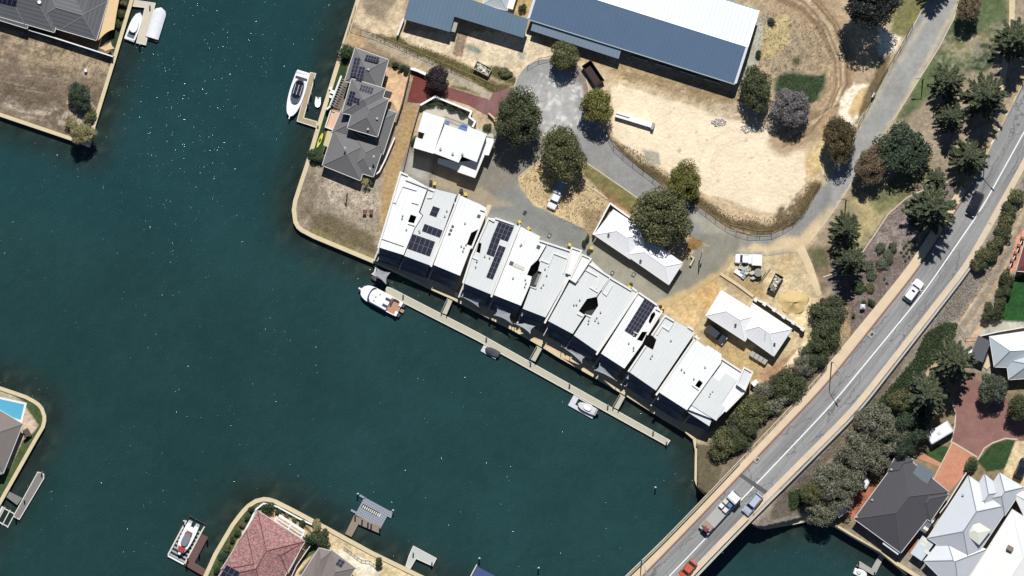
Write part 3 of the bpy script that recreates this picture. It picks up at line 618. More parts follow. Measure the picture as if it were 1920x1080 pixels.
Rp = Canvas(rgb(228, 204, 160)); Rp.vary(NB, .94, 1.05); Rp.vary(NC, .92, 1.06)
sheet('concrete_path', [(1493,468),(1508,461),(1525,500),(1541,552),(1532,556),(1521,530),(1505,490)], .05, Rp)
sheet('verge_path', [(1893,-60),(1906,-60),(1902,40),(1884,160),(1860,262),(1812,352),(1800,358),(1848,262),(1872,156),(1892,42)], .05, Rp)
sheet('shore_path', [(1308,832),(1322,834),(1321,870),(1322,898),(1331,912),(1340,918),(1322,930),(1313,918),(1306,904),(1305,870)], .14, Rp)
# promenade along the townhouses, laid on the sea wall
prom = [(704,494),(752,517),(804,542),(848,562),(901,590),(959,619),(1015,651),(1047,671),(1113,708),(1172,742),(1221,773),(1240,785),(1285,812),(1299,824),(1310,830),(1330,812),(1296,792),(1230,750),(1165,712),(1100,672),(1060,650),(1010,620),(960,592),(900,566),(850,543),(800,520),(750,498),(710,480)]
Rr = Canvas(rgb(226, 196, 152)); Rr.vary(NB, .9, 1.06); Rr.vary(NC, .93, 1.06)
sheet('promenade', prom, .16, Rr)
MB().wall([(1478,976),(1530,966)], 1.5, .0, .16).wall([(1430,984),(1478,976),(1516,968)], 1.9, .02, .15).build('canal_path', mConc)['kind'] = 'structure'

# kerbs
kb = MB()
kb.wall([(963,180),(965,160),(971,144),(980,131),(990,122),(1002,115),(1015,111),(1038,110),(1056,112)], .22, -.1, .13)
kb.wall([(1080,122),(1088,125),(1097,140),(1104,167),(1104,182)], .2, -.1, .13)
kb.wall([(1015,251),(1030,260)], .22, -.1, .12); kb.wall([(1098,304),(1150,340),(1202,376)], .2, -.1, .12)
kb.wall([(971,333),(1015,297)], .2, -.1, .12); kb.wall([(1098,345),(1139,373)], .25, -.1, .15)
kb.wall([(1797,0),(1789,34),(1759,92),(1712,167),(1675,226)], .2, -.1, .13); kb.wall([(1597,344),(1564,394),(1522,452)], .2, -.1, .12)
kb.wall([(1728,20),(1690,90),(1610,237)], .2, -.1, .13)
kb.wall([(1616,475),(1640,440),(1665,402),(1700,371),(1742,351)], .22, -.1, .14); kb.wall([(1770,343),(1790,340)], .22, -.1, .14); kb.wall([(1543,520),(1570,510)], .22, -.1, .14)
kb.wall([(1833,862),(1846,840),(1862,830),(1885,822),(1908,824)], .25, -.1, .13); kb.wall([(1786,760),(1792,775),(1790,800),(1783,830)], .25, -.1, .13)
kb.wall([(1786,829),(1832,857)], .3, -.05, .09); kb.wall([(1786,829),(1748,903)], .2, -.05, .1)
k_ = kb.build('kerb', M('kerb_concrete', rgb(214, 198, 164), .9, nz=[(3, .1)])); tag(k_, kind='structure')

# sea walls: caps follow each shore
def seawall(label, line, wd=.8, top=.24):
    t = thing('sea_wall', label, 'sea wall', P(*line[len(line)//2], 0))
    m = MB().wall(line, wd, -.25, top); m.build('coping', mConc, t)
    MB().wall(line, wd*.7, -3, -.25).build('wall_face', mGreyC, t)
def shift(line, d):
    out = []
    for i, p in enumerate(line):
        a, b = line[max(0, i-1)], line[min(len(line)-1, i+1)]; ex, ey = b[0]-a[0], b[1]-a[1]; l = math.hypot(ex, ey)
        out.append((p[0]-ey/l*d, p[1]+ex/l*d))
    return out
seawall('pale concrete sea wall round the vacant point at centre left', shift([(790,-400),(667,0),(643,76),(596,228),(573,305),(562,338),(550,375),(547,394),(550,417),(556,428),(564,435),(587,447),(700,494)], -4))
seawall('narrow tan sea wall below the row of townhouses', shift([(700,494),(752,517),(804,542),(848,562),(901,590),(959,619),(1015,651),(1047,671),(1113,708),(1172,742),(1221,773),(1240,785),(1285,812),(1299,824)], -3), .5)
seawall('curved cream sea wall in front of the bridge abutment', shift([(1299,824),(1303,845),(1302,900),(1307,914),(1317,925),(1370,960),(1412,988)], -3), .6)
seawall('tan sea wall bounding the path on the far side of the bridge', shift([(1405,984),(1427,991),(1470,981),(1507,974),(1530,976),(1564,988),(1650,1040),(1713,1080),(1900,1200)], -3), .7)
seawall('sea wall round the brown vacant lot at top left', shift([(372,-400),(251,0),(219,108),(178,242),(168,276),(130,263),(0,219),(-400,84)], 4), .7)
seawall('rounded sea wall round the lawn with the pool', shift([(-360,650),(0,724),(30,734),(50,741),(65,749),(75,756),(82,765),(87,780),(87,790),(84,802),(71,824),(0,950),(-360,1560)], 4), .7)
seawall('rounded cream sea wall round the red tiled house', shift([(320,1200),(381,1080),(400,1038),(433,982),(445,966),(454,955),(464,945),(478,936),(494,932),(505,933),(518,937),(550,953),(612,986),(700,1034),(760,1063),(795,1080),(900,1135),(1000,1190)], 4), .8)

# ---------------- main road and bridge ----------------
asph = bpy.data.materials.new('road_asphalt'); asph.use_nodes = True; t = asph.node_tree; N, L = t.nodes, t.links; b = N['Principled BSDF']; b.inputs['Roughness'].default_value = .85
a = N.new('ShaderNodeUVMap'); mp = N.new('ShaderNodeMapping'); mp.inputs['Scale'].default_value = (.05, 1.4, 1); L.new(a.outputs[0], mp.inputs[0])
def _noise(vec, s, d=4):
    n = N.new('ShaderNodeTexNoise'); n.inputs['Scale'].default_value = s; n.inputs['Detail'].default_value = d; L.new(vec, n.inputs['Vector']); return n.outputs[0]
def _ramp(v, a0, a1, c0, c1):
    r = N.new('ShaderNodeMapRange'); r.inputs[1].default_value = a0; r.inputs[2].default_value = a1; r.inputs[3].default_value = c0; r.inputs[4].default_value = c1; L.new(v, r.inputs[0]); return r.outputs[0]
def _mul(c, v):
    mx = N.new('ShaderNodeMix'); mx.data_type = 'RGBA'; mx.blend_type = 'MULTIPLY'; mx.inputs[0].default_value = 1; L.new(c, mx.inputs[6]); L.new(v, mx.inputs[7]); return mx.outputs[2]
c0 = N.new('ShaderNodeRGB'); c0.outputs[0].default_value = (*rgb(146, 145, 143), 1); cur = c0.outputs[0]
cur = _mul(cur, _ramp(_noise(mp.outputs[0], 1.0, 3), .3, .7, .78, 1.22)); geo = N.new('ShaderNodeNewGeometry'); cur = _mul(cur, _ramp(_noise(geo.outputs['Position'], 5, 5), .3, .7, .86, 1.14)); cur = _mul(cur, _ramp(_noise(geo.outputs['Position'], .12, 2), .3, .7, .88, 1.12))
# fine cracks sealed dark: distorted cell edges, mostly running along the road
mp2 = N.new('ShaderNodeMapping'); mp2.inputs['Scale'].default_value = (.07, .36, 1); L.new(a.outputs[0], mp2.inputs[0])
nz2 = N.new('ShaderNodeTexNoise'); nz2.inputs['Scale'].default_value = .6; nz2.inputs['Detail'].default_value = 4; L.new(a.outputs[0], nz2.inputs['Vector'])
va = N.new('ShaderNodeVectorMath'); va.operation = 'SCALE'; va.inputs['Scale'].default_value = .5; L.new(nz2.outputs['Color'], va.inputs[0]); vb = N.new('ShaderNodeVectorMath'); vb.operation = 'ADD'; L.new(mp2.outputs[0], vb.inputs[0]); L.new(va.outputs[0], vb.inputs[1])
vo = N.new('ShaderNodeTexVoronoi'); vo.feature = 'DISTANCE_TO_EDGE'; vo.inputs['Scale'].default_value = 1; L.new(vb.outputs[0], vo.inputs['Vector'])
crk = _ramp(vo.outputs['Distance'], .005, .022, .5, 1.0)
msk = _ramp(_noise(geo.outputs['Position'], .09, 2), .4, .5, 1, 0); mm = N.new('ShaderNodeMath'); mm.operation = 'MAXIMUM'; L.new(crk, mm.inputs[0]); L.new(msk, mm.inputs[1]); cur = _mul(cur, mm.outputs[0])
L.new(cur, b.inputs['Base Color'])
def resample(line, step=15, y0=1200, y1=-250):
    """interpolate an edge polyline at even arc steps (map px)"""
    pts = np.array(line, float); d = np.r_[0, np.cumsum(np.hypot(*np.diff(pts, axis=0).T))]; s = np.linspace(0, d[-1], 110)
    x, y = np.interp(s, d, pts[:, 0]), np.interp(s, d, pts[:, 1])
    for _ in range(6): x[1:-1] = (x[:-2]+2*x[1:-1]+x[2:])/4; y[1:-1] = (y[:-2]+2*y[1:-1]+y[2:])/4
    return np.stack([x, y], 1)
eL, eO, eR, eC = resample(LEFT), resample(LOUT), resample(ROUT), resample(CLINE)
def toward(A, B, m):
    """offset edge A towards B by m metres, matched by nearest point"""
    out = []
    for p in A:
        d = np.hypot(*(B-p).T); q = B[d.argmin()]; v = (q-p)/max(1e-6, d.min()); out.append(p+v*m*10)
    return np.array(out)
def match(A, B): return np.array([B[np.hypot(*(B-p).T).argmin()] for p in A])
def dense(line, n=500):
    d = np.r_[0, np.cumsum(np.hypot(*np.diff(line, axis=0).T))]; s = np.linspace(0, d[-1], n); return np.stack([np.interp(s, d, line[:, 0]), np.interp(s, d, line[:, 1])], 1)
def ribbon(mb, A, B, dz, i0=0, i1=None, ncross=1, side=0):
    """sheet between matched edges (map px), following the road's height + dz"""
    i1 = len(A) if i1 is None else i1; s = 0; prev = None
    for i in range(i0, i1):
        a, b_ = A[i], B[i]; za = roadz(*P(*a)[:2])+dz
        pa, pb = Vector(P(a[0], a[1], za)), Vector(P(b_[0], b_[1], za)); cur = [pa.lerp(pb, k/ncross) for k in range(ncross+1)]; wd = (pb-pa).length
        if prev:
            l = (pa-prev[0]).length
            for k in range(ncross):
                q = [cur[k], prev[k], prev[k+1], cur[k+1]]; uv = [(s+l, wd*k/ncross), (s, wd*k/ncross), (s, wd*(k+1)/ncross), (s+l, wd*(k+1)/ncross)]
                nrm = (q[1]-q[0]).cross(q[2]-q[1])
                if nrm.z < 0: q.reverse(); uv.reverse()
                mb.face(q, uv)
            s += l
        prev = cur
    return mb
C = eC; DL, DR, DO = dense(eL, 900), dense(eR, 900), dense(eO, 900); Lm, Rm, Om = match(C, DL), match(C, DR), match(C, DO)
def across(A, B, m): 
    v = B-A; l = np.hypot(*v.T)[:, None]; return A+v/l*m*10
rd = ribbon(MB(), Lm, Rm, 0, ncross=1).build('main_road', asph); tag(rd, kind='structure')
iF = int(np.hypot(*(Lm-np.array([1812, 360])).T).argmin()); fp = ribbon(MB(), Om, Lm, .17, 0, iF+1); 
fp.build('roadside_footpath', M('tan_footpath', rgb(228, 202, 164), .9, nz=[(.3, .06), (5, .07)], uvlines=(2.4, .02, 0, 0)))['kind'] = 'structure'
ribbon(MB(), across(Lm, Om, -.26), across(Lm, Om, .02), .012, 0, iF+1).build('road_edge_stripe', mRed)['kind'] = 'structure'
ribbon(MB(), across(Lm, Om, -.0), across(Lm, Om, .22), .185).build('footpath_kerb', M('pinkish_kerb', rgb(206, 182, 150), .9, nz=[(3, .1)]))['kind'] = 'structure'
sh = MB(); ribbon(sh, across(Rm, Lm, 1.15), Rm, .02); sh.build('dusty_shoulder', M('dusty_shoulder', rgb(222, 200, 170), .95, nz=[(.5, .1), (6, .1)]))['kind'] = 'structure'
ribbon(MB(), across(C, Lm, .1), across(C, Lm, -.12), .012).build('centre_line_marking', mWhite)['kind'] = 'structure'
ds = MB()                                                      # dashes beside the kerb at the top
for k in range(6):
    a = np.array([1858.0+k*14.2, 271.0-k*27]); b_ = a+np.array([4.5, -9]); n_ = np.array([2.0, 1.1])*.45
    z = roadz(*P(*a)[:2])+.014; ds.face([P(*q, z) for q in (a-n_, a+n_, b_+n_, b_-n_)])
ds.build('dashed_road_marking', mWhite)['kind'] = 'structure'
def iof(px, py): return int(np.hypot(*(C-np.array([px, py])).T).argmin())
ib = iof(1410, 915)                                            # where the deck leaves the land
# bridge: deck, joint, parapets, piers
br = thing('road_bridge', 'concrete road bridge with tan footpath crossing the canal at lower right', 'bridge', P(1300, 1010, 0))
dk = MB()
for i in range(0, ib+1):
    a, b_ = Om[i], Rm[i]; a2, b2 = Om[i+1], Rm[i+1]; z, z2 = roadz(*P(*a)[:2])-.02, roadz(*P(*a2)[:2])-.02
    A, B_, A2, B2 = P(*a, z), P(*b_, z), P(*a2, z2), P(*b2, z2); lo = lambda p: (p[0], p[1], p[2]-1.1)
    dk.face([lo(A), lo(B_), B_, A][::-1]); dk.face([A, A2, lo(A2), lo(A)]); dk.face([B_, lo(B_), lo(B2), B2]); dk.face([lo(A), lo(A2), lo(B2), lo(B_)])
dk.build('deck', mGreyC, br)
jt = MB(); jt.face([P(x, y, roadz(*P(x, y)[:2])+.014) for x, y in ((1386,893), (1434,927), (1440,921), (1391,888))])
jt.build('expansion_joint', M('tar_joint', rgb(92, 92, 92), .9), br)
def rail_line(E, i0, i1, off, B): return [tuple(p) for p in across(E, B, off)[i0:i1]]
pL = rail_line(Om, 0, ib+2, .15, Lm); pR = rail_line(Rm, 0, ib+3, -.2, Lm)
def rz(x, y): return roadz(x, y)
MB().wall(pL, .3, -.1, .85, zf=rz).build('parapet', mConcW if 0 else M('parapet_concrete', rgb(206, 190, 158), .9, nz=[(2, .08)]), br)
MB().wall(pR, .42, -.9, .75, zf=rz).build('parapet', M('parapet_grey', rgb(196, 190, 178), .9, nz=[(2, .08)]), br)
rl = MB()
for i in range(len(pL)-1):
    a, b_ = pL[i], pL[i+1]; z, z2 = roadz(*P(*a)[:2])+1.25, roadz(*P(*b_)[:2])+1.25
    rl.tube(P(*a, z), P(*b_, z2), .05, 5)
    if i % 2 == 0: rl.tube(P(*a, z-.5), P(*a, z), .05, 5)
rl.build('handrail', mSteel, br)
for (x, y) in ((1236, 1062), (1262, 1052)): pass
for k, i in enumerate((max(0, iof(1290, 1045)), ib)):
    a, b_ = Om[i], Rm[i]; v = (b_-a)/np.hypot(*(b_-a)); m = MB().wall([tuple(a+v*6), tuple(b_-v*6)], 1.0, -3, roadz(*P(*a)[:2])-1.1); m.build('pier' if k == 0 else 'abutment', mGreyC, br)
# guard fence and rail on the approaches
def approach(name, label, cat, E, B, off, i0, i1, h, mat, posts=2, rails=(.0,), r=.06):
    ln = across(E, B, off)[i0:i1]; t = thing(name, label, cat, P(*ln[len(ln)//2], 0)); ms = [MB() for _ in rails]; q = MB()
    for i in range(len(ln)-1):
        a, b_ = ln[i], ln[i+1]; za, zb = roadz(*P(*a)[:2]), roadz(*P(*b_)[:2])
        for rr, m_ in zip(rails, ms): m_.tube(P(*a, za+h-rr), P(*b_, zb+h-rr), r, 5)
        if i % posts == 0: q.tube(P(*a, za-.4), P(*a, za+h), r, 5)
    for m in ms: m.build('rail', mat, t)
    q.build('post', mat, t)['kind'] = 'stuff'; return t
approach('pedestrian_fence', 'dark steel fence along the footpath above the bridge bushes', 'fence', Om, Lm, .2, ib+1, iof(1600, 710), 1.2, mDark, 1, (0, .6), .05)
gd = thing('guard_rail', 'pale steel guard rail with dark edge on the rocky side of the road', 'guard rail', P(1700, 640, 0))
gl = [tuple(p) for p in across(Rm, Lm, -.25)[ib+2:iof(1795, 455)]]
MB().wall(gl, .3, .25, .7, zf=rz).build('beam', mSteel, gd); MB().wall([tuple(p) for p in across(Rm, Lm, -.55)[ib+2:iof(1795, 455)]], .08, -1.2, .45, zf=rz).build('backing_board', mDark, gd)
# drain pits and manholes
for (x, y, s, lab) in ((1634, 627, 1.3, 'square concrete drain pit in the kerb beside the white car'), (1419, 862, 1.1, 'square drain pit cut in the kerb near the bridge')):
    i = iof(x, y); z = roadz(*P(x, y)[:2]); t = thing('drain_pit', lab, 'drain', P(x, y, z))
    MB().obox(x, y, s, s*.85, -48, z+.16, z+.24).build('lid', mGreyC, t); MB().obox(x+1, y, s*.45, s*.35, -48, z+.245, z+.27).build('opening', mDark, t)
# ---------------- buildings ----------------
def cen(q): return (sum(p[0] for p in q)/len(q), sum(p[1] for p in q)/len(q))
def inset(q, m):
    """shrink a polygon (map px) by m px towards its inside, edge by edge"""
    n = len(q); A = sum(q[i][0]*q[(i+1) % n][1]-q[(i+1) % n][0]*q[i][1] for i in range(n)); s = 1 if A > 0 else -1; out = []
    for i in range(n):
        p0, p1, p2 = q[i-1], q[i], q[(i+1) % n]
        e1 = np.array([p1[0]-p0[0], p1[1]-p0[1]]); e2 = np.array([p2[0]-p1[0], p2[1]-p1[1]]); e1 = e1/np.hypot(*e1); e2 = e2/np.hypot(*e2)
        n1, n2 = s*np.array([-e1[1], e1[0]]), s*np.array([-e2[1], e2[0]]); b = n1+n2; l = b@b
        out.append(tuple(np.array(p1)+(b*2*m/l if l > .3 else n1*m)))
    return out
def windows(parent, a, b, z, h, wd, n, mat=None):
    """n windows on the wall from a to b (world xy), each its own mesh, 4 cm proud"""
    a, b = Vector(a[:2]), Vector(b[:2]); d = (b-a); l = d.length; d.normalize(); nn = Vector((d.y, -d.x))
    for i in range(n):
        c = a+d*l*(i+.5)/n; p = c-d*wd/2; q = c+d*wd/2
        m = MB().prism([(p-nn*.05)[:], (q-nn*.05)[:], (q+nn*.04)[:], (p+nn*.04)[:]], z, z+h, px=False, bottom=True); m.build('window', mat or mGlass, parent)
def panels(parent, A, B, D, nu, nv, gap=.05):
    A, B, D = Vector(A), Vector(B), Vector(D); u, v = B-A, D-A; n = u.cross(v).normalized(); n = n if n.z > 0 else -n; gu, gv = gap/u.length, gap/v.length
    fr = MB(); q = [A-n*.02, B-n*.02, B+v-n*.02, D-n*.02]
    if (q[1]-q[0]).cross(q[2]-q[1]).z < 0: q.reverse()
    fr.face(q); fr.face([p-n*.04 for p in q[::-1]])
    for i in range(4): fr.face([q[i]-n*.04, q[(i+1) % 4]-n*.04, q[(i+1) % 4], q[i]])
    fr.build('solar_rack', mSolF, parent)
    for i in range(nu):
        for j in range(nv):
            p = [A+u*(i/nu+gu)+v*(j/nv+gv), A+u*((i+1)/nu-gu)+v*(j/nv+gv), A+u*((i+1)/nu-gu)+v*((j+1)/nv-gv), A+u*(i/nu+gu)+v*((j+1)/nv-gv)]
            if (p[1]-p[0]).cross(p[2]-p[1]).z < 0: p.reverse()
            m = MB(); t = [x+n*.03 for x in p]; m.face(t)
            for k in range(4): m.face([p[k], p[(k+1) % 4], t[(k+1) % 4], t[k]])
            m.build('solar_panel', mSolar, parent)
def hipz(q, z, pitch, px, py):
    """height of a hip roof above point px,py"""
    m = 1e9; n = len(q); A = sum(q[i][0]*q[(i+1) % n][1]-q[(i+1) % n][0]*q[i][1] for i in range(n)); s = 1 if A > 0 else -1
    for i in range(n):
        (ax, ay), (bx, by) = q[i], q[(i+1) % n]; l = math.hypot(bx-ax, by-ay)
        m = min(m, s*((bx-ax)*(py-ay)-(by-ay)*(px-ax))/l)
    return z+max(0, m)*.1*math.tan(math.radians(pitch))
def on_roof(rects, px, py, up=.14):
    z = max(hipz(q, z, pt, px, py) for q, z, pt in rects); return P(px, py, z+up)
def vent(parent, px, py, z, name='roof_vent', mat=None, r=.13, h=.35):
    x, y, _ = P(px, py, z); MB().tube((x, y, z-.2), (x, y, z+h), r, 8).tube((x, y, z+h), (x, y, z+h+.1), r*1.8, 8).build(name, mat or mSteel, parent)
def house(name, label, rects, roof, wall, cap=None, cat='house', group=None, eave=4, gables=(), win=True):
    """rects: (corners px, eave height, pitch); overlapping hips make the valleys"""
    c = cen(rects[0][0]); t = thing(name, label, cat, P(*c, 0), group); rf, wl, cp, gt = MB(), MB(), MB(), MB()
    for k, (q, z, pt) in enumerate(rects):
        rf.hip(q, z, pt, gable=k in gables, caps=cp)
        wi = inset(q, eave); wl.prism(wi, -.1-k*.01, z-.12, top=False)
        gt.wall(list(q)+[q[0]], .12, z-.15, z+.02) if False else gt.wall(q, .14, z-.16, z+.015, closed=True)
    wo = wl.build('wall', wall, t); r = rf.build('roof', roof, t); cp.build('ridge_cap', cap or roof, r); gt.build('gutter', M('gutter_'+name, (.5, .5, .48), .6), r)
    if win:
        q = inset(rects[0][0], eave); z = rects[0][1]
        for i in range(4):
            a, b = P(*q[i], z), P(*q[(i+1) % 4], z); l = math.dist(a[:2], b[:2]); A = sum(q[j][0]*q[(j+1) % 4][1]-q[(j+1) % 4][0]*q[j][1] for j in range(4))
            if A < 0: a, b = b, a
            windows(t, b, a, .9, 1.3, 1.5, max(1, int(l/4.5)))
    return t, rects
tileG = M('grey_tile', rgb(118, 116, 116), .8, nz=[(.6, .05), (7, .12)], uvlines=(.34, .07, 1, .1))
tileD = M('charcoal_tile', rgb(80, 78, 84), .85, nz=[(.6, .06), (8, .12)], uvlines=(.34, .05, 1, .1))
tileB = M('slate_grey_tile', rgb(100, 102, 106), .8, nz=[(.6, .06), (7, .12)], uvlines=(.8, .14, 1, .15))
tileR = M('speckled_red_tile', rgb(172, 120, 116), .85, nz=[(.5, .07), (2.6, .8), (6, .6)], uvlines=(.34, .1, 1, .15))
tileT = M('taupe_tile', rgb(134, 122, 116), .8, nz=[(.6, .05), (7, .1)], uvlines=(.34, .05, 1, .1))
capG = M('light_cap', rgb(136, 134, 133), .8); capD = M('dark_cap', rgb(96, 92, 94), .8); capR = M('red_cap', rgb(128, 74, 70), .85)
brick = M('cream_brick', rgb(200, 180, 150), .9, nz=[(3, .08)]); brickR = M('red_brick_wall', rgb(168, 110, 86), .9, nz=[(3, .1)])
zinc = M('zinc_sheet', rgb(126, 158, 192), .42, .55, nz=[(.3, .04), (3, .03)], uvlines=(.76, .03, 0, .14))
zincB = M('blue_zinc_sheet', rgb(116, 146, 172), .42, .35, nz=[(.3, .05), (4, .03)], uvlines=(.76, .04, 0, .18))
zincP = M('pale_blue_sheet', rgb(218, 222, 227), .5, .25, nz=[(.6, .04), (5, .03)], uvlines=(.3, .02, 0, .1))
zincL = M('pale_sheet', rgb(206, 218, 224), .5, .25, nz=[(.6, .03)], uvlines=(.3, .02, 0, .1))

# --- sheds at the top ---
t = thing('warehouse', 'huge long gabled shed with white upper slope and blue lower slope', 'shed', P(1206, 27, 0))
q = [(990,35),(1378,157),(1421,20),(1033,-102)]; m = MB(); cp = MB(); m.hip(q, 4.0, 13, gable=True, caps=cp, thick=.2); r = m.build('roof', zinc, t)
cp.build('ridge_cap', mWhite, r); MB().wall([(1378,157),(1399.5,88.5)], .45, 3.9, 4.1, zf=None).build('barge_board', mWhite, r) if False else None
R0, R1 = m.ridge
for es in (((1378,157), (1421,20)), ((990,35), (1033,-102))):
    bb = MB(); up = Vector((0, 0, .06)); A, B = (Vector(P(*e, 4.0)) for e in es); rr = min((Vector(R0), Vector(R1)), key=lambda v: (v-A).length)
    bb.face([A+up+Vector((.35, .1, 0)), rr+up+Vector((.35, .1, 0)), rr+up-Vector((.2, .06, 0)), A+up-Vector((.2, .06, 0))]); bb.face([rr+up+Vector((.35, .1, 0)), B+up+Vector((.35, .1, 0)), B+up-Vector((.2, .06, 0)), rr+up-Vector((.2, .06, 0))]); bb.build('barge_board', mWhite, r)
MB().wall([(990,36),(1378,158)], .25, 3.7, 3.97).wall([(1033,-103),(1421,19)], .25, 3.7, 3.97).build('gutter', M('green_gutter', rgb(150, 170, 176), .5), r)
MB().prism(inset(q, 4), -.1, 3.8, top=False).build('wall', M('shed_wall', rgb(170, 172, 170), .7, nz=[(1, .05)]), t)
for i in range(7): p = P(1395-.0, 155-0, 0)
q2 = [(995,57),(1160,110.5),(1165,92),(1000,38.5)]; mm_ = MB(); a, b_, c_, d_ = [P(*p, z) for p, z in zip(q2, (2.9, 2.9, 3.55, 3.55))]
mm_.face([a, b_, c_, d_], [(0, 0), (17, 0), (17, 2), (0, 2)]); mm_.face([(*p[:2], p[2]-.12) for p in (d_, c_, b_, a)]); mm_.build('lean_to_roof', M('grey_blue_sheet', rgb(150, 172, 190), .5, .25, uvlines=(.76, .04, 0, .18)), t)
MB().prism(inset(q2, 3), -.1, 2.85, top=False).build('lean_to_wall', mGreyC, t)
for i in range(4): MB().obox(1200+i*45, 110+i*14, 3.2, .1, 17.5, 0, 2.8).build('roller_door', mSteel, t)
t = thing('workshop_shed', 'pale blue metal workshop with a stepped eave left of the huge shed', 'shed', P(870, 20, 0))
pl = [(757,36),(844,60),(852,31),(982,71),(991,36),(880,-2),(860,-60),(788,-80)]
def slz(p): return 3.0+max(0, ((36-p[1])+(p[0]-757)*.28)*.1*.2+.55)
m = MB(); top = [P(*p, slz(p)) for p in pl]; f = top if sum(top[i][0]*top[(i+1) % 8][1]-top[(i+1) % 8][0]*top[i][1] for i in range(8)) > 0 else top[::-1]
ca, sa = math.cos(math.radians(-16)), math.sin(math.radians(-16))
m.face(f, [(p[0]*ca+p[1]*sa, -p[0]*sa+p[1]*ca) for p in f]); m.face([(*p[:2], p[2]-.15) for p in f[::-1]])
for i in range(8): a, b_ = f[i], f[(i+1) % 8]; m.face([(*a[:2], a[2]-.15), (*b_[:2], b_[2]-.15), b_, a])
r = m.build('roof', M('workshop_sheet', rgb(122, 150, 172), .45, .3, nz=[(.3, .05), (3, .04)], uvlines=(.76, .04, 0, .18)), t)
MB().prism(inset(pl, 3.5), -.1, 0, z1f=lambda p: slz(p)-.2, top=False).build('wall', M('workshop_wall', rgb(206, 196, 176), .8), t)
MB().obox(853, 46, .9, 2.8, 16, 2.5, 2.75).build('water_tank_lid', mGreyC, t); MB().wall([(757,34),(745,66)], .3, 0, 1.6).build('yard_wall', mConcW, t)
t, rc = house('site_house', 'small pale hip-roofed building wedged behind the workshop shed', [([(905,8),(951,20),(972,-52),(926,-64)], 2.6, 24)], zincL, mConcW, eave=3)
MB().obox(962, -6, 4.6, 1.3, -73, 2.5, 2.7).build('side_awning', mWhite, t)

# --- two-storey grey house on the left promontory ---
RA = [([(666,89),(729,112),(712,172),(646,152)], 4.9, 24), ([(659,147),(723,166),(705,225),(641,212)], 5.9, 25), ([(651,240),(708,257),(729,186),(672,169)], 5.9, 25),
      ([(625,243),(697,266),(676,339),(604,310)], 3.0, 25), ([(664,250),(722,268),(700,332),(650,316)], 3.0, 24), ([(690,262),(718,290),(744,211),(712,200)], 3.0, 24), ([(640,205),(680,216),(668,262),(622,248)], 3.0, 22)]
t, rc = house('grey_tiled_house', 'two-storey grey tiled house with many hips and four solar arrays', RA, tileG, brick, capG)
for A, B, D, nu, nv in (((665,107),(676,109),(656,142),2,5), ((674,124),(685,126),(667,150),2,4), ((687,102),(712,108),(683,112),5,2), ((657,170),(667,173),(649,196),2,4), ((664,182),(675,185),(662,192),2,2), ((677,158),(701,165),(673,169),5,2)):
    panels(t, on_roof(rc, *A, .18), on_roof(rc, *B, .18), on_roof(rc, *D, .18), nu, nv)
for p in ((691,130), (647,277), (690,242), (707,222), (701,293), (694,316)): v_ = on_roof(rc, *p, 0); vent(t, *p, v_[2])
MB().obox(723, 176, 2.2, 1.3, 16, 2.8, 3.0).build('flat_canopy', mDark, t)
MB().wall([(640,142),(618,200),(612,205)], .35, 0, 2.0).build('terrace_wall', mConcW, t); MB().prism([(643,152),(655,156),(638,206),(624,200)], 0, .25).build('terrace_floor', M('terrace_brown', rgb(120, 110, 100), .9), t)
MB().prism([(622,206),(638,212),(628,244),(611,238)], 0, .4).build('deck', M('peach_paving', rgb(232, 188, 156), .9), t); MB().wall([(621,204),(610,238),(628,245)], .2, 0, 1).build('low_wall', mConcW, t)
MB().prism([(614,245),(626,248),(617,277),(606,272)], 2.4, 2.55, bottom=True).build('awning', M('straw_awning', rgb(214, 196, 140), .9), t)
pg = MB()
for i in range(12): a = (641-i*2.0, 148+i*4.3); pg.wall([a, (a[0]+9, a[1]+3)], .1, 2.3, 2.42)
pg.build('pergola', M('pergola_grey', rgb(150, 150, 150), .6), t)
# --- white modern house ---
t = thing('white_flat_house', 'white flat-roofed house with walled garden beside the big dark tree', 'house', P(850, 260, 0))
def flat(parent, poly, z, mat, holes=(), wall=mConcW, name='roof', z0=-.1, th=.25):
    MB().prism(poly, z-th, z, holes=holes, bottom=not holes).build(name, mat, parent)
    MB().prism(inset(poly, .6), z0, z-th-.01, holes=[inset(h, -.6) for h in holes], top=False).build('wall' if name == 'roof' else 'lower_wall', wall, parent)
flat(t, [(794,209),(834,222),(812,288),(775,277),(780,257),(792,261),(796,250),(783,246)], 5.6, mSheetW)
flat(t, [(834,233),(875,247),(877,237),(913,251),(894,304),(866,293),(860,305),(813,287)], 6.0, mSheetW)
flat(t, [(822,296),(858,304),(893,300),(912,258),(927,260),(916,292),(908,290),(890,332),(857,320),(820,306)], 3.6, mSheetW, name='lower_roof')
MB().wall([(834,222),(812,288)], .15, 5.5, 5.85).build('parapet', mPar, t); MB().wall([(927,260),(915,291)], .3, 3.5, 3.95).build('parapet', mPar, t); MB().wall([(907,291),(890,332),(858,321)], .3, 3.5, 3.9).build('parapet', mPar, t)
for p in ((826,279), (849,288), (867,289)): vent(t, *p, 6.0)
for A, B in (((775,277),(812,288)), ((860,305),(820,291))): windows(t, P(*A), P(*B), .8, 1.8, 1.4, 2)
tag(MB().wall([(788,197),(816,181),(884,209),(880,219),(891,228),(886,238)], .35, 0, 2.1).build('garden_wall', mWhite), 'white rendered garden wall wrapping the white flat-roofed house', 'wall')
tag(MB().prism([(792,207),(822,196),(830,208),(833,198),(882,220),(890,238),(925,252),(925,258),(800,230)], .0, .07).build('courtyard_paving', M('courtyard_grey', rgb(196, 190, 172), .9, nz=[(1, .06)])), kind='structure')
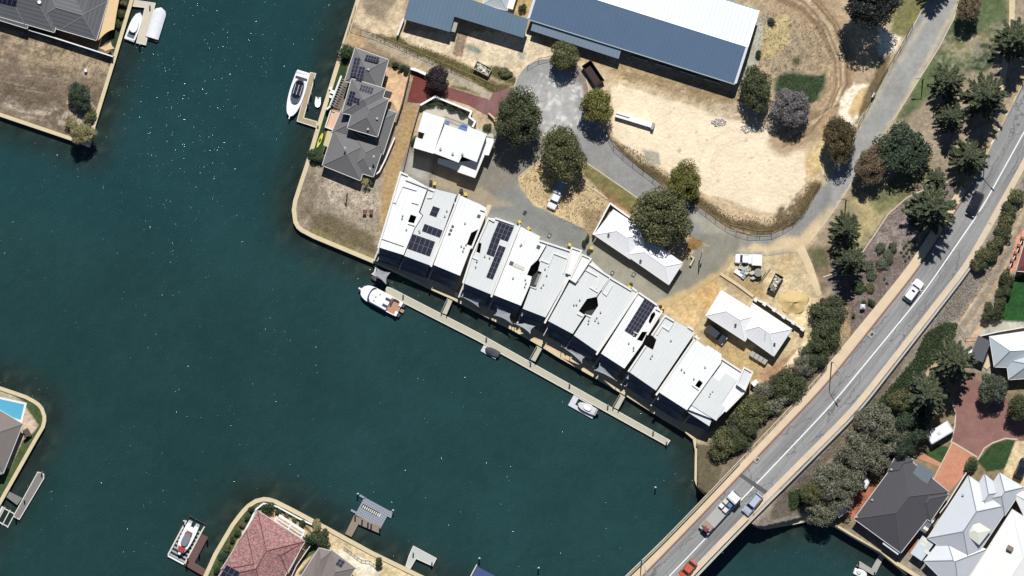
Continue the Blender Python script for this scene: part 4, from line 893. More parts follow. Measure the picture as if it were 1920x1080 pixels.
pf = thing('pool_fence', 'thin dark fence between the blue pool covers and the courtyard', 'fence', P(855, 227, 0)); m = MB(); n2 = MB()
for k in range(23):
    x, y = 833+k*2.0, 218+k*.75; m.tube(P(x, y, 0), P(x, y, 1.25), .03, 4)
n2.tube(P(833,218,1.25), P(877,234.5,1.25), .04, 4); MB().tube(P(833,218,.1), P(877,234.5,.1), .04, 4).build('rail', mDark, pf); m.build('picket', mDark, pf)['kind'] = 'stuff'; n2.build('rail', mDark, pf)
mBlue = M('blue_cover', rgb(66, 116, 200), .6, nz=[(2, .1)])
tag(MB().prism([(836,226),(843,228),(842,234),(834,232)], .07, .3).build('pool_cover', mBlue), 'small blue pool cover at the left end of the pool fence', 'pool cover', 'blue covers behind the white house')
tag(MB().prism([(862,236),(868,233),(877,237),(874,247),(859,241)], .07, .35).build('pool_cover', mBlue), 'larger blue pool cover tucked into the notch of the white roof', 'pool cover', 'blue covers behind the white house')

# --- garages / duplexes with white hips ---
t, rc = house('white_hip_duplex', 'long white hip-roofed garage block under the two large olive trees', [([(1150,393),(1219,438),(1182,486),(1114,440)], 2.7, 22), ([(1205,440),(1280,493),(1254,534),(1172,477)], 2.7, 22)], M('white_hip_sheet', rgb(255, 255, 255, 1.1), .5, .2, nz=[(.6, .03)], uvlines=(.76, .015, 0, .06)), M('garage_wall', rgb(150, 146, 150), .8), eave=3)
for p in ((1141,440), (1201,489)): v_ = on_roof(rc, *p, 0); vent(t, *p, v_[2], mat=mDark)
MB().wall([(1144,381),(1168,399),(1187,412)], .3, 0, 2.0).wall([(1144,381),(1112,440)], .25, 0, 2.2).build('boundary_wall', mWhite, t); MB().wall([(1296,480),(1301,484),(1294,498)], .3, 0, .9).build('low_wall', mConc, t)
t, rc = house('white_hip_cottage', 'white hip-roofed building on the yellow sand building site', [([(1352,544),(1426,590),(1397,640),(1323,592)], 2.9, 22), ([(1411,568),(1485,617),(1451,668),(1386,622)], 2.9, 22)], MATS['white_hip_sheet'], M('cottage_wall', rgb(96, 84, 82), .8), eave=3)
for p in ((1379,609), (1452,645)): v_ = on_roof(rc, *p, 0); vent(t, *p, v_[2], mat=mDark)
v_ = on_roof(rc, 1435, 625, .1); MB().tube(v_, (v_[0], v_[1], v_[2]+1.6), .04, 5).build('aerial', mDark, t)
t = thing('masonry_screen', 'unfinished pale brick screen wall with piers behind the white cottage', 'wall', P(1460, 590, 0)); m = MB(); m.wall([(1417,561),(1440,572),(1463,590),(1486,604),(1505,617)], .3, 0, 1.7); m.build('wall_panel', mConcW, t)
for p in ((1417,562), (1434,570), (1452,581), (1470,594), (1488,605), (1505,617)): MB().obox(*p, .7, .7, 35, 0, 2.1).build('brick_pier', mConcW, t)
tag(MB().wall([(1351,513),(1385,535),(1413,556)], .55, -.1, .35).build('concrete_footing', M('footing', rgb(220, 200, 160), .9, nz=[(2, .1)])), 'long low concrete footing across the sand above the white cottage', 'footing')
t = thing('storage_crate_row', 'row of four grey lidded boxes against the white cottage', 'boxes', P(1423, 670, 0))
for k in range(4): MB().obox(1411+k*7.6, 664+k*4.6, .8, 1.0, 33, 0, 1.1).build('box', mGreyC, t)

# --- houses round the edge ---
t, rc = house('slate_tiled_house', 'long slate-grey tiled house with stepped roof at top left', [([(60,41),(181,76),(202,3),(81,-32)], 3.2, 23), ([(112,56),(181,76),(215,-43),(146,-63)], 3.18, 23), ([(-100,3),(102,61),(133,-45),(-69,-104)], 3.3, 23), ([(-150,-8),(51,54),(82,-55),(-120,-112)], 3.0, 23)], tileB, brick, capG)
v_ = on_roof(rc, 74, 4, 0); vent(t, 74, 4, v_[2], mat=mWhite, r=.2); A, B, D = (-10,-14), (32,-3), (-13,-2)
panels(t, on_roof(rc, -10, -20, .2), on_roof(rc, 34, -9, .2), on_roof(rc, -14, 1, .2), 5, 2)
t = thing('boundary_wall', 'white-capped boundary wall between the slate house and the vacant lot', 'wall', P(130, 80, 0)); MB().wall([(51,55),(100,70),(150,86),(212,106)], .22, 2.0, 2.1).build('coping', mWhite, t); MB().wall([(51,55),(100,70),(150,86),(212,106)], .16, 0, 2.0).build('wall_panel', mGreyC, t)
t, rc = house('poolside_house', 'grey-brown hip-roofed house beside the blue pool at left', [([(-20,757),(43,795),(6,888),(-60,850)], 3.2, 26), ([(-80,800),(20,850),(6,888),(-80,900)], 3.0, 20)], tileT, brick, capG)
t, rc = house('red_tiled_house', 'big house with speckled red tile roof at the bottom edge', [([(483,957),(572,1015),(500,1140),(408,1083)], 3.2, 24), ([(462,994),(540,1040),(490,1125),(414,1068)], 3.2, 24), ([(468,981),(500,975),(506,1002),(474,1008)], 3.0, 24), ([(500,1010),(571,1016),(540,1075),(480,1060)], 3.1, 26)], tileR, M('pink_wall', rgb(226, 196, 172), .9), capR)
panels(t, on_roof(rc, 425, 1059, .2), on_roof(rc, 450, 1073, .2), on_roof(rc, 412, 1080, .2), 3, 2)
t = thing('white_pergola', 'white slatted pergola beside the speckled red roof', 'pergola', P(545, 990, 0)); m = MB()
for k in range(4): m.wall([(517-k*-1.0+k*-4+1, 974+k*4.6-3), (572-k*3, 1008+k*4.6-2)], .16, 2.6, 2.75)
m.build('slat', mWhite, t)['kind'] = 'stuff'; m = MB()
for p in ((520,968), (545,984), (569,1000)): m.wall([p, (p[0]-10, p[1]+17)], .3, 2.45, 2.6)
m.wall([(523,966),(571,997)], .5, 2.45, 2.6).build('beam', mWhite, t)
t, rc = house('taupe_tiled_house', 'taupe tiled house with small solar panels beside the red roof', [([(598,1027),(622,1033),(600,1130),(545,1110)], 3.2, 24), ([(622,1031),(667,1065),(615,1150),(570,1115)], 3.2, 26), ([(640,1085),(690,1085),(690,1150),(630,1150)], 3.0, 22)], tileT, brick, capG)
panels(t, on_roof(rc, 636, 1047, .2), on_roof(rc, 647, 1053, .2), on_roof(rc, 629, 1058, .2), 2, 2)
t, rc = house('charcoal_tiled_house', 'large charcoal tiled house with skylit awnings beside the tree belt', [([(1601,973),(1689,1037),(1779,922),(1691,850)], 3.1, 24), ([(1684,846),(1714,862),(1690,905),(1664,884)], 3.1, 25), ([(1735,897),(1779,928),(1745,978),(1700,948)], 3.1, 25)], tileD, brickR, capD)
for p in ((1671,880), (1635,937), (1606,969)): v_ = on_roof(rc, *p, 0); vent(t, *p, v_[2])
MB().obox(1731, 888, 3.4, 2.5, 30, 3.6, 3.8).build('glass_canopy', M('smoky_sheet', rgb(118, 130, 140), .35, .2), t); MB().obox(1672, 1026, 3.6, 1.0, 36, 2.5, 2.65).build('verandah_sheet', zincP, t)
t2 = thing('skylit_patio_roof', 'dark patio roof with four cream skylights between the charcoal and pale roofs', 'patio roof', P(1734, 979, 0)); MB().obox(1734, 979, 2.6, 3.4, 35, 2.6, 2.75).build('roof_sheet', M('patio_sheet', rgb(96, 104, 116), .5), t2)
for p in ((1735,968), (1746,976), (1725,985), (1736,991)): MB().obox(*p, .95, .6, 35, 2.755, 2.8).build('skylight', M('cream_skylight', rgb(232, 230, 196), .6), t2)
for p in ((1722,962), (1755,985), (1712,975), (1742,1000)): MB().tube(P(*p, 0), P(*p, 2.6), .06, 5).build('post', mDark, t2)
t, rc = house('pale_blue_house', 'pale blue-grey metal roofed house with three street gables at lower right', [([(1739,1009),(1816,892),(1895,946),(1818,1062)], 3.2, 24), ([(1846,889),(1885,922),(1852,975),(1812,945)], 3.2, 26), ([(1874,886),(1919,914),(1884,967),(1842,937)], 3.2, 26), ([(1732,1052),(1772,1002),(1850,1030),(1800,1120)], 3.0, 20)], zincP, brick, mSteel)
MB().hip([(1819,970),(1858,994),(1836,1022),(1808,1000)], 4.6, 20).build('ridge_lantern', M('cream_sheet', rgb(232, 234, 214), .6), t)
MB().obox(1729, 1028, 4.0, 2.6, -55, 2.5, 2.65).build('verandah_sheet', zincL, t)
for p in ((1735,1014), (1731,1021), (1738,1035)): MB().obox(*p, .6, 1.1, -55, 2.655, 2.69).build('skylight', MATS['cream_skylight'], t)
v_ = on_roof(rc, 1805, 928, 0); vent(t, 1805, 928, v_[2])
t, rc = house('white_roofed_house', 'broad white-roofed house cut by the bottom right corner', [([(1806,1100),(1898,955),(2010,1025),(1915,1170)], 3.4, 12), ([(1900,925),(1930,918),(1990,960),(1935,1000),(1897,960)][:4], 3.2, 18)], M('cream_white_sheet', rgb(238, 238, 232), .6, nz=[(.7, .03)]), brick, mWhite)
v_ = on_roof(rc, 1894, 1028, 0); MB().obox(1894, 1028, 1.1, .9, 30, v_[2]-.2, v_[2]+.9).build('chimney', M('brown_flue', rgb(140, 124, 108), .7), t)
t, rc = house('pale_metal_house', 'pale metal hip-roofed house beside the dark carport at right edge', [([(1855,631),(1965,615),(1972,692),(1864,688)], 3.1, 24), ([(1887,675),(1945,640),(1990,705),(1891,712)], 3.1, 24)], zincL, brick, mSteel)
t = thing('dark_carport', 'dark grey flat carport between the conifers and the pale metal house', 'carport', P(1839, 654, 0)); MB().prism([(1834,629),(1858,640),(1843,680),(1819,669)], 2.5, 2.65, bottom=True).build('roof_sheet', M('carport_sheet', rgb(84, 86, 96), .5, .2, nz=[(.6, .04)]), t)
for p in ((1835,632), (1855,641), (1842,676), (1822,668)): MB().tube(P(*p, 0), P(*p, 2.5), .07, 5).build('post', mDark, t)
tag(MB().prism([(1812,652),(1824,657),(1818,667),(1810,660)], 0, .9).build('skip_bag', mWhite), 'white bulk bag showing beside the dark carport', 'bag')
tag(MB().prism([(1853,667),(1860,683),(1851,693),(1844,688)], .02, .3).build('paved_step', mConc), 'cream paved step between the carport and the pale metal house', 'step')
tag(MB().wall([(1838,630),(1872,622),(1930,612),(1980,605)], .2, 0, 1.9).build('garden_screen', mConcW), 'white garden screen above the pale metal house', 'wall')
t, rc = house('maroon_roofed_house', 'maroon roof and brick wall at the right edge beside the lawn', [([(1905,508),(1925,440),(1990,430),(1990,516)], 3.0, 22)], M('maroon_tile', rgb(120, 58, 62), .8, nz=[(6, .1)], uvlines=(.34, .06, 1, .2)), brickR, capR)
t = thing('brick_pier_wall', 'wall of dark panels and piers along the peach path at right edge', 'wall', P(1905, 470, 0)); MB().wall([(1890,508),(1925,432)], .15, 0, 1.3).build('panel', mConcW, t)
for k in range(5): MB().obox(1892+k*6.4, 502-k*14, .5, .5, 25, 0, 1.8).build('pier', brickR, t)
# pool
t = thing('swimming_pool', 'bright blue rectangular swimming pool at the left edge', 'pool', P(15, 765, 0))
MB().wall([(-60,733),(48,757),(40,790),(-30,768)], .4, 0, .12).build('coping', mConcW, t)
MB().prism([(-60,735),(46,759),(39,788),(-60,760)], -.0, .06).build('pool_water', M('pool_blue', rgb(84, 184, 222), .15, nz=[(1.2, .05)]), t)
tag(MB().obox(51, 812, 1.6, 1.0, 60, 0, .9).obox(49, 818, .3, 1.0, 60, .9, 1.6).build('outdoor_lounge', M('brown_wicker', rgb(88, 74, 66), .8)), 'brown outdoor lounge seat on the pool paving', 'seat')

# --- townhouses ---
mVoid = M('lightwell_floor', rgb(60, 60, 64), .9)
def tnb(label, z, outer, sheet_, holes=(), par=(), inner=(), sky=(), vents=(), front=None, dep=27, dirv=(-.37, .93), sails=0, win=3):
    t = thing('townhouse', label, 'townhouse', P(*cen(outer), 0), 'townhouses along the waterfront')
    z += .5; outer = inset(outer, .7); r = MB().prism(outer, z-.25, z, holes=holes); r.has_uv = True; r.uv = [[(p[0]*dirv[1]+p[1]*dirv[0], p[1]*dirv[1]-p[0]*dirv[0]) for p in (r.v[i] for i in f)] for f in r.f]; r.build('roof', sheet_, t)
    MB().prism(inset(outer, .5), -.1, z-.26, holes=[inset(h, -.4) for h in holes], top=False).build('wall', mWallW, t)
    for h in holes: MB().prism(inset(h, -.5), -.05, 2.6).build('lightwell_floor', mVoid, t)
    for ln in par: MB().wall(ln, .34, z-.3, z+.42).build('parapet', mPar, t)
    for ln in inner: MB().wall(ln, .16, z-.1, z+.3).build('roof_upstand', mPar, t)
    for (x, y, s) in sky: MB().obox(x, y, s, s, math.degrees(math.atan2(dirv[1], dirv[0]))-90, z-.05, z+.16).build('skylight', M('skylight_grey', rgb(88, 90, 96), .35), t)
    for (x, y) in vents: vent(t, x, y, z, r=.09, h=.3, mat=mGreyC)
    if front:
        a, b_ = front; d = np.array(dirv); A, B = np.array(a), np.array(b_); A2, B2 = A+d*dep, B+d*dep; ex = (B-A)/np.hypot(*(B-A)); A, A2 = A+ex*1.5, A2+ex*1.5; B, B2 = B-ex*1.5, B2-ex*1.5
        MB().prism([tuple(A), tuple(B), tuple(B2), tuple(A2)], -.05, .32).build('terrace', M('terrace_tile', rgb(206, 204, 198), .8, nz=[(1, .06)]), t)
        MB().prism([tuple(A), tuple(B), tuple(B+d*13), tuple(A+d*13)], 3.0, 3.2, bottom=True).build('balcony', M('balcony_tile', rgb(176, 178, 180), .8), t)
        MB().wall([tuple(A+d*12.6), tuple(B+d*12.6)], .05, 3.2, 4.15).build('balcony_glass', mGlass, t); MB().wall([tuple(A2-d*1), tuple(B2-d*1)], .12, .3, 1.25).build('terrace_balustrade', M('balustrade_grey', rgb(170, 176, 180), .4), t)
        MB().wall([tuple(A+ex*-1.2), tuple(A2+ex*-1.2+d*1.5)], .28, 0, 2.2).build('side_wall', mWallW, t)
        for zz in (.5, 3.4): windows(t, P(*(A+ex*2), zz), P(*(B-ex*2), zz), zz, 2.1, 1.9, 2)
    return t
LD, RD = (-.37, .93), (-.56, .83)
U = []
t1 = tnb('first white townhouse at the left end, beside the vacant point', 6.6, [(751,322),(764,328),(803,351),(786,398),(793,404),(777,430),(757,479),(709,464)], mSheetW,
    holes=[[(770,402),(781,406),(776,419),(765,416)]], par=[[(709,465),(735,378),(751,323),(765,329)], [(761,336),(802,352)]], inner=[[(742,379),(755,349),(781,357)], [(735,378),(743,381)], [(772,379),(785,383)], [(716,447),(757,461)], [(765,419),(778,423)]], vents=[(755,404),(754,409),(762,430)], front=((711,463),(756,479)))
t2_ = tnb('second townhouse from the left with three solar arrays', 6.5, [(804,351),(853,363),(857,364),(810,495),(808,499),(757,480),(777,430),(793,404),(787,398)], mSheetG,
    par=[[(803,353),(815,358)], [(808,500),(862,364)]], inner=[[(815,357),(809,371),(801,371)], [(851,378),(853,383)]], vents=[(838,395),(834,405),(786,432),(787,435)], front=((758,480),(807,498)))
for A, B, D, nu, nv in (((812,386),(825,390.6),(805,402.5),1,2), ((796,419.4),(830,432),(791,432.8),4,1), ((773.7,438.3),(816,453.2),(763.7,465.8),5,2)): panels(t2_, P(*A, 7.15), P(*B, 7.15), P(*D, 7.15), nu, nv)
t3 = tnb('third townhouse from the left, white roof with three small square skylights', 6.6, [(861,365),(902,383),(913,390),(899,429),(884,437),(876,458),(885,461),(863,518),(812,497)], mSheetW, holes=[],
    par=[[(901,392),(912,396),(884,466)]], sky=[(848.7,424.6,.45),(845.6,431.5,.45),(842.9,438.7,.45),(897.8,405.2,.6)], vents=[(872,418),(865,461),(870,464),(868,470),(874,458)], front=((813,498),(862,517)))
t4 = tnb('townhouse carrying the tallest solar array, right of the tan side path', 6.6, [(916,408),(929,408),(966,420),(973,424),(921,553),(868,531),(884,480)], mSheetG, holes=[[(898,455),(903,456),(900,475),(893,472)]],
    par=[[(868,531),(884,481),(887,474),(916,409),(927,415)], [(929,409),(964,421)], [(921,557),(975,421)]], inner=[[(884,482),(896,487)]], vents=[(918,483),(909,480),(894,490),(892,500)], front=((870,531),(919,551)))
for A, B, D, nu, nv in (((935,415.7),(963.7,425.9),(923.5,442.6),4,3), ((923.5,442.6),(938,448),(911.8,476),2,3), ((935.9,459.3),(948.5,463.9),(911.5,519.4),2,6)): panels(t4, P(*A, 7.25), P(*B, 7.25), P(*D, 7.25), nu, nv)
t5 = tnb('white townhouse with a long dark lightwell and grey skylight strip', 6.5, [(976,424),(1014,443),(1012,449),(1027,456),(1008.5,487.5),(996,499),(989,515),(998,518),(994,535),(977,574),(924,553)], mSheetW,
    par=[], inner=[[(1012,450),(1026,456)]], sky=[(1009.6,463,.65),(959,493.5,.7)], vents=[(978,458),(976,460),(962,521),(985,524),(984,537),(986,531)], front=((926,554),(976,574)))
MB().obox(973, 500, 2.2, .7, 22, 6.95, 7.12).build('skylight', M('cream_panel', rgb(214, 210, 196), .6), t5)
t6 = tnb('grey-roofed townhouse in the middle with a raised front bay', 6.5, [(1028,456),(1071,470),(1068,517),(1023,596),(979,579),(995,537),(1005,538),(1015,511),(1008,508),(1012,492),(1009.5,488)], mSheetG,
    par=[[(1012,451),(1069,470)], [(1021,606),(1052,549),(1068,518),(1073,470)]], inner=[[(1028,500),(1038,475),(1064,485),(1056,513)], [(1014,488),(1029,494)], [(994,537),(1005,541),(1016,512)]], vents=[(1022,504),(1025,516),(1019,533),(1015,538)], front=((980,580),(1022,595)))
for q, z in (([(1072,464),(1090,470),(1070,514),(1062,511)], 7.6), ([(1091,477),(1108,485),(1079,529),(1069,523)], 7.5)):
    MB().prism(q, 6.5 if q[0][0] < 1080 else 0, z).build('stair_tower', mSheetW, t6); MB().wall(q, .3, z-.1, z+.35, closed=True).build('tower_parapet', mPar, t6)
t7 = tnb('grey townhouse with the large square dark lightwell', 6.5, [(1109,487),(1144,520),(1119,557),(1101,561),(1086,583),(1095,589),(1099,588),(1074,627),(1027,602),(1070,524),(1080,530)], mSheetG, holes=[],
    par=[[(1102,493),(1145,520)]], inner=[[(1084,528),(1096,505),(1120,518)], [(1122,519),(1118,541)], [(1106,539),(1121,548)], [(1082,588),(1092,593)]], vents=[(1087,562),(1081,571),(1076,571)], front=((1030,603),(1073,627)))
t8 = tnb('plain pale grey townhouse left of the steep solar array', 6.6, [(1144,521),(1184,545),(1194,549),(1121,661),(1075,629),(1101,589),(1109,591),(1121,573),(1119,558)], mSheetG,
    par=[[(1145,521),(1184,544)], [(1185,539),(1194,546)], [(1118,665),(1150,618),(1196,548)]], inner=[[(1128,546),(1144,521)], [(1130,548),(1137,554),(1149,534)], [(1097,589),(1108,595)]], vents=[(1126,585),(1119,595),(1104,600),(1103,606),(1122,604),(1116,600)], front=((1076,630),(1120,659)), dirv=RD)
t9 = tnb('white townhouse with a steep double column of solar panels', 6.5, [(1198,549),(1231,571),(1241,583),(1229,600),(1215,623),(1205,645),(1171,692),(1126,663)], mSheetW, holes=[[(1216,603),(1221,589),(1227,584),(1229,590),(1219,608)], [(1204,622),(1214,622),(1204,640),(1194,637)]],
    par=[[(1198,549),(1232,572)], [(1230,578),(1241,584),(1213,628)]], inner=[[(1188,622),(1196,626)]], vents=[(1188,628),(1179,643),(1188,651),(1188,656)], front=((1128,664),(1170,690)), dirv=RD)
panels(t9, P(1209.3,558.7,7.15), P(1230,571,7.15), P(1171,620,7.15), 4, 8)
t10 = tnb('pale grey townhouse right of the dark alley, with a white stepped corner', 6.5, [(1247,591),(1299,619),(1303,625),(1230,733),(1178,697),(1211,648),(1224,655),(1230,637),(1222,629)], mSheetG,
    par=[[(1178,697),(1211,648)], [(1222,629),(1247,592),(1264,602)], [(1230,741),(1307,629)], [(1290,612),(1300,619)]], inner=[[(1232,628),(1242,612),(1254,620),(1262,606)]], vents=[(1258,638),(1223,666),(1220,671)], front=((1180,698),(1229,731)), dirv=RD)
t11 = tnb('second townhouse from the bridge end, white roof with one square lightwell', 7.0, [(1301,641),(1307,637),(1322,649),(1328,647),(1354,664),(1353,680),(1288,770),(1235,736)], mSheetW, holes=[[(1311,712),(1318,718),(1311,728),(1303,723)]],
    par=[[(1303,631),(1312,636)]], inner=[[(1298,722),(1310,731)]], vents=[(1322,688),(1301,710),(1278,692),(1283,697)], front=((1236,737),(1287,769)), dirv=RD)
t12 = tnb('last townhouse at the bridge end with a grey L-shaped roof and corner tower', 6.2, [(1353,671),(1391,697),(1398,733),(1360,771),(1343,789),(1289,768),(1353,681)], mSheetW,
    par=[[(1353,672),(1390,696)], [(1398,733),(1360,772)]], vents=[(1336,734),(1332,738),(1330,743),(1314,733)], front=((1296,774),(1340,790)), dirv=RD, dep=22)
MB().prism([(1332.5,703.5),(1348.5,714),(1361,699),(1381.5,713),(1352,758),(1359,763),(1343,789),(1297,760)], 6.69, 6.9).build('raised_roof', mSheetG, t12)
MB().prism([(1395,689),(1411,698),(1397,731),(1382,720)], 0, 7.5).build('corner_tower', mSheetG, t12); MB().wall([(1395,689),(1411,698),(1397,731),(1382,720)], .3, 7.4, 7.85, closed=True).build('tower_parapet', mPar, t12)
MB().prism([(1296,763),(1334,788),(1330,799),(1287,771)], 5.8, 6.0, bottom=True).build('front_canopy', mSheetG, t12)
tag(MB().wall([(1411,722),(1420,714)], .9, 0, 2.0).build('screen_block', mWhite), 'short white masonry block behind the corner tower near the bridge', 'wall')
tag(MB().prism([(914,383),(922,385),(884,480),(866,531),(857,545),(852,542),(861,524)], -.02, .07).build('side_path', mConc), kind='structure')
tag(MB().prism([(1243,590),(1225,655),(1172,712),(1166,708),(1205,648)], -.02, .06).build('side_alley', mGreyC), kind='structure')
# shade sails on the terraces
mSail = M('grey_sail', rgb(168, 174, 178), .9, nz=[(2, .04)])
def sail(label, pts, z, mat=mSail, sag=.12, group='shade sails over the terraces', post=True):
    t = thing('shade_sail', label, 'shade sail', P(*cen(pts), 0), group); n = len(pts); c = np.array(cen(pts)); m = MB(); K = 6; ring = []
    for i in range(n):
        a, b_ = np.array(pts[i]), np.array(pts[(i+1) % n]); za, zb = z[i], z[(i+1) % n]
        for k in range(K):
            s = k/K; q = a+(b_-a)*s; q = q+(c-q)*sag*4*s*(1-s)*2; ring.append((q, za+(zb-za)*s))
    zc = sum(z)/n; L_ = 5
    def pt(i, f): q, zz = ring[i % len(ring)]; r = c+(q-c)*f; return P(r[0], r[1], zc-.1*(1-f)+(zz-zc)*f)
    for i in range(len(ring)):
        for k in range(L_):
            f0, f1 = k/L_, (k+1)/L_; q = [pt(i, f0), pt(i, f1), pt(i+1, f1), pt(i+1, f0)]; q = q[1:] if k == 0 else q
            a, b_, d = (Vector(v) for v in q[:3])
            if (b_-a).cross(d-b_).z < 0: q = q[::-1]
            m.face(q)
    m.build('sail_cloth', mat, t, smooth=True)
    if post:
        for p, zz in zip(pts, z): MB().tube(P(*p, 0), P(*p, zz+.1), .06, 6).build('post', mWhite, t)
    return t
sail('grey shade sail in front of the first townhouse', [(711,473),(747,499),(709,487)], (3.3,3.0,3.6)); sail('narrow grey sail in front of the tallest solar roof', [(863,555),(904,563),(897,575)], (3.2,3.6,3.0))
sail('square grey sail in front of the roof with the long dark lightwell', [(930,572),(958,587),(960,607),(927,591)], (3.6,3.6,3.3,3.0)); sail('small grey sail left of the second gangway', [(965,607),(988,604),(1005,611),(994,625)], (3.4,3.0,3.4,3.2))
sail('long grey sail in front of the square dark lightwell roof', [(1053,649),(1070,656),(1104,669),(1091,680)], (3.4,3.4,3.2,3.0)); sail('triangular grey sail in front of the steep solar array', [(1124,679),(1156,714),(1115,694)], (3.6,3.1,3.2))
sail('grey sail over the jet ski berth at the townhouse corner', [(706,502),(732,511),(724,533),(699,514)], (2.4,2.6,2.2,2.2), group='shade sails over the berth', post=False)
sail('big tan shade sail along the end of the slate tiled house', [(206,-20),(230,-30),(214,55),(184,76)], (2.9,3.0,2.6,2.6), M('tan_sail', rgb(240, 202, 146), .9, nz=[(.4, .06)]), .05, 'tan sails by the top left house', False)
sail('small tan shade sail by the top left sea wall', [(185,90),(208,78),(215,91),(197,96)], (2.6,2.6,2.6,2.4), MATS['tan_sail'], .08, 'tan sails by the top left house', False)

for q, tt in (([(782,403),(788,397),(794,404),(788,419),(777,425),(776,417)], t1), ([(884,437),(900,428),(897,441),(886,462),(876,459)], t3), ([(1001,497),(1007,487),(1012,489),(1005,506),(1015,511),(1005,538),(994,536),(998,518),(989,515),(996,499)], t5), ([(1101,561),(1119,558),(1121,573),(1109,590),(1099,588),(1095,589),(1086,583)], t7)):
    MB().prism(inset(q, -2), 2.0, 3.4).build('lightwell_floor', mVoid, tt)
MB().obox(1008, 524, .5, 2.2, 22, 6.0, 6.6).build('glazed_bridge', M('grey_glazing', rgb(130, 132, 130), .4), t5)

# things standing on the terraces
def outdoor_set(label, x, y, ang, pale=True):
    t = thing('outdoor_table', label, 'outdoor table', P(x, y, .32), None, -math.radians(ang)); MB().box(-.9, .9, -.5, .5, .7, .76).build('table_top', mGreyC if pale else mTimber, t)
    for a in (-.7, .7):
        for b_ in (-.35, .35): MB().tube((a, b_, 0), (a, b_, .69), .04, 5).build('leg', mDark, t)
    for a in (-.55, .55):
        for b_ in (-.95, .95): ch = MB().box(a-.25, a+.25, b_-.25, b_+.25, .4, .48); ch.box(a-.25, a+.25, b_+(.2 if b_ > 0 else -.25), b_+(.25 if b_ > 0 else -.2), .48, .95); ch.build('chair', mDeckT, t)
mDeckT = M('chair_grey', rgb(170, 172, 176), .7)
outdoor_set('outdoor table on the terrace of the second townhouse', 783, 500, 22); outdoor_set('outdoor table on the terrace below the three small skylights', 833, 521, 22); outdoor_set('outdoor table beside the terrace edge of the square lightwell house', 1045, 627, 24); outdoor_set('outdoor table on the terrace below the white house near the bridge end', 1256, 762, 34); outdoor_set('outdoor table on the terrace left of the bridge-end pair', 1202, 724, 34)
for x, y, lab in ((963,601,'potted green plant between two grey shade sails'), (856,552,'pale planter at the end of the tan side path'), (1176,704,'pale planter by the triangular grey sail')):
    t = thing('planter', lab, 'planter', P(x, y, .2)); px_, py_, pz = P(x, y, .2); MB().tube((px_, py_, 0), (px_, py_, .7), .35, 10, r2=.42).build('pot', mConcW, t)
# ---------------- jetties, boats ----------------
mDeck = M('pale_deck', rgb(196, 190, 164), .9, nz=[(1.5, .08), (8, .1)]); mDeckE = M('deck_edge', rgb(226, 220, 204), .8); mTan = M('tan_deck', rgb(178, 160, 120), .9, nz=[(2, .1), (8, .1)])
mMar = M('maroon_deck', rgb(112, 78, 72), .9, nz=[(2, .12), (8, .1)]); mGel = M('white_gelcoat', rgb(250, 250, 250), .3); mGelS = M('grey_float', rgb(214, 216, 222), .6, nz=[(3, .06)])
mNavy = M('navy_hull', rgb(44, 42, 72), .4); mTeak = M('teak', rgb(196, 142, 100), .8, nz=[(4, .1)]); mPur = M('dark_upholstery', rgb(74, 64, 74), .8)
def jetty(label, polys, mat, edge=None, z=-.35, piles=(), group=None, name='jetty'):
    t = thing(name, label, 'jetty', P(*cen(polys[0]), WATER), group)
    for k, q in enumerate(polys):
        MB().prism(q, z-.35, z+k*.004, bottom=True).build('deck', mat, t)
        if edge: MB().wall(q, .16, z-.3, z+.03+k*.004, closed=True).build('edge_beam', edge, t)
    for p in piles: MB().tube(P(*p, -3), P(*p, z+1.3), .14, 8).tube(P(*p, z+1.3), P(*p, z+1.42), .18, 8, r2=.04).build('pile', mDark if edge is None else mSteel, t)
    return t
jetty('long pale pontoon jetty running parallel to the townhouses', [[(726,538),(735,541),(900,626),(1256,826),(1250,835),(893,637),(720,549)]], mDeck, mDeckE, -.55, [(756,553), (912,633), (995,679), (1068,720), (1140,760), (1225,809), (1250,829)], name='pontoon_jetty')
for k, (lab, q) in enumerate((('gangway nearest the motor cruiser', [(839,559),(848,564),(837,590),(827,586)]), ('gangway below the sixth townhouse', [(1007,648),(1016,654),(1003,678),(993,673)]), ('gangway near the bridge end of the row', [(1163,738),(1172,744),(1159,768),(1149,763)]))):
    t = thing('gangway', 'short pale '+lab, 'gangway', P(*cen(q), WATER), 'gangways to the pontoon'); m = MB(); m.prism(q, -.3, -.12, bottom=True); m.build('deck', mDeck, t)
    MB().wall([q[0], q[3]], .08, -.12, .7).build('handrail', mSteel, t); MB().wall([q[1], q[2]], .08, -.12, .7).build('handrail', mSteel, t)
jetty('L-shaped tan jetty beside the white yacht', [[(582,136),(592,138),(569,221),(594,228),(594,239),(557,227)]], mTan, mDeckE, -.4, [(589,148), (583,176), (577,195), (596,236)])
jetty('maroon timber jetty beside the catamaran lift', [[(378,1001),(390,1007),(365,1055),(386,1068),(381,1080),(346,1060)]], mMar, None, -.35, [(389,1012), (374,1038), (352,1048), (350,1058)])
jetty('weathered timber U-shaped jetty below the grey floating dock', [[(664,966),(715,988),(711,1000),(672,983),(659,1007),(647,1001)]], mTimber, None, -.4, [(666,969), (679,976), (690,981), (696,984), (712,992)])
jetty('small white L-shaped jetty at bottom centre', [[(775,1024),(818,1047),(811,1061),(780,1047),(769,1066),(761,1062),(767,1042)]], M('white_deck', rgb(196, 200, 194), .8, nz=[(1, .06)]), mDeckE, -.4, [(775,1037), (810,1055)])
jetty('grey slatted jetty at lower left beside the pool house', [[(71,885),(82,889),(82,897),(36,974),(25,968)]], M('grey_slats', rgb(132, 128, 124), .9, nz=[(2, .1)]), mDeckE, -.4, [(78,886), (46,937), (30,971)])
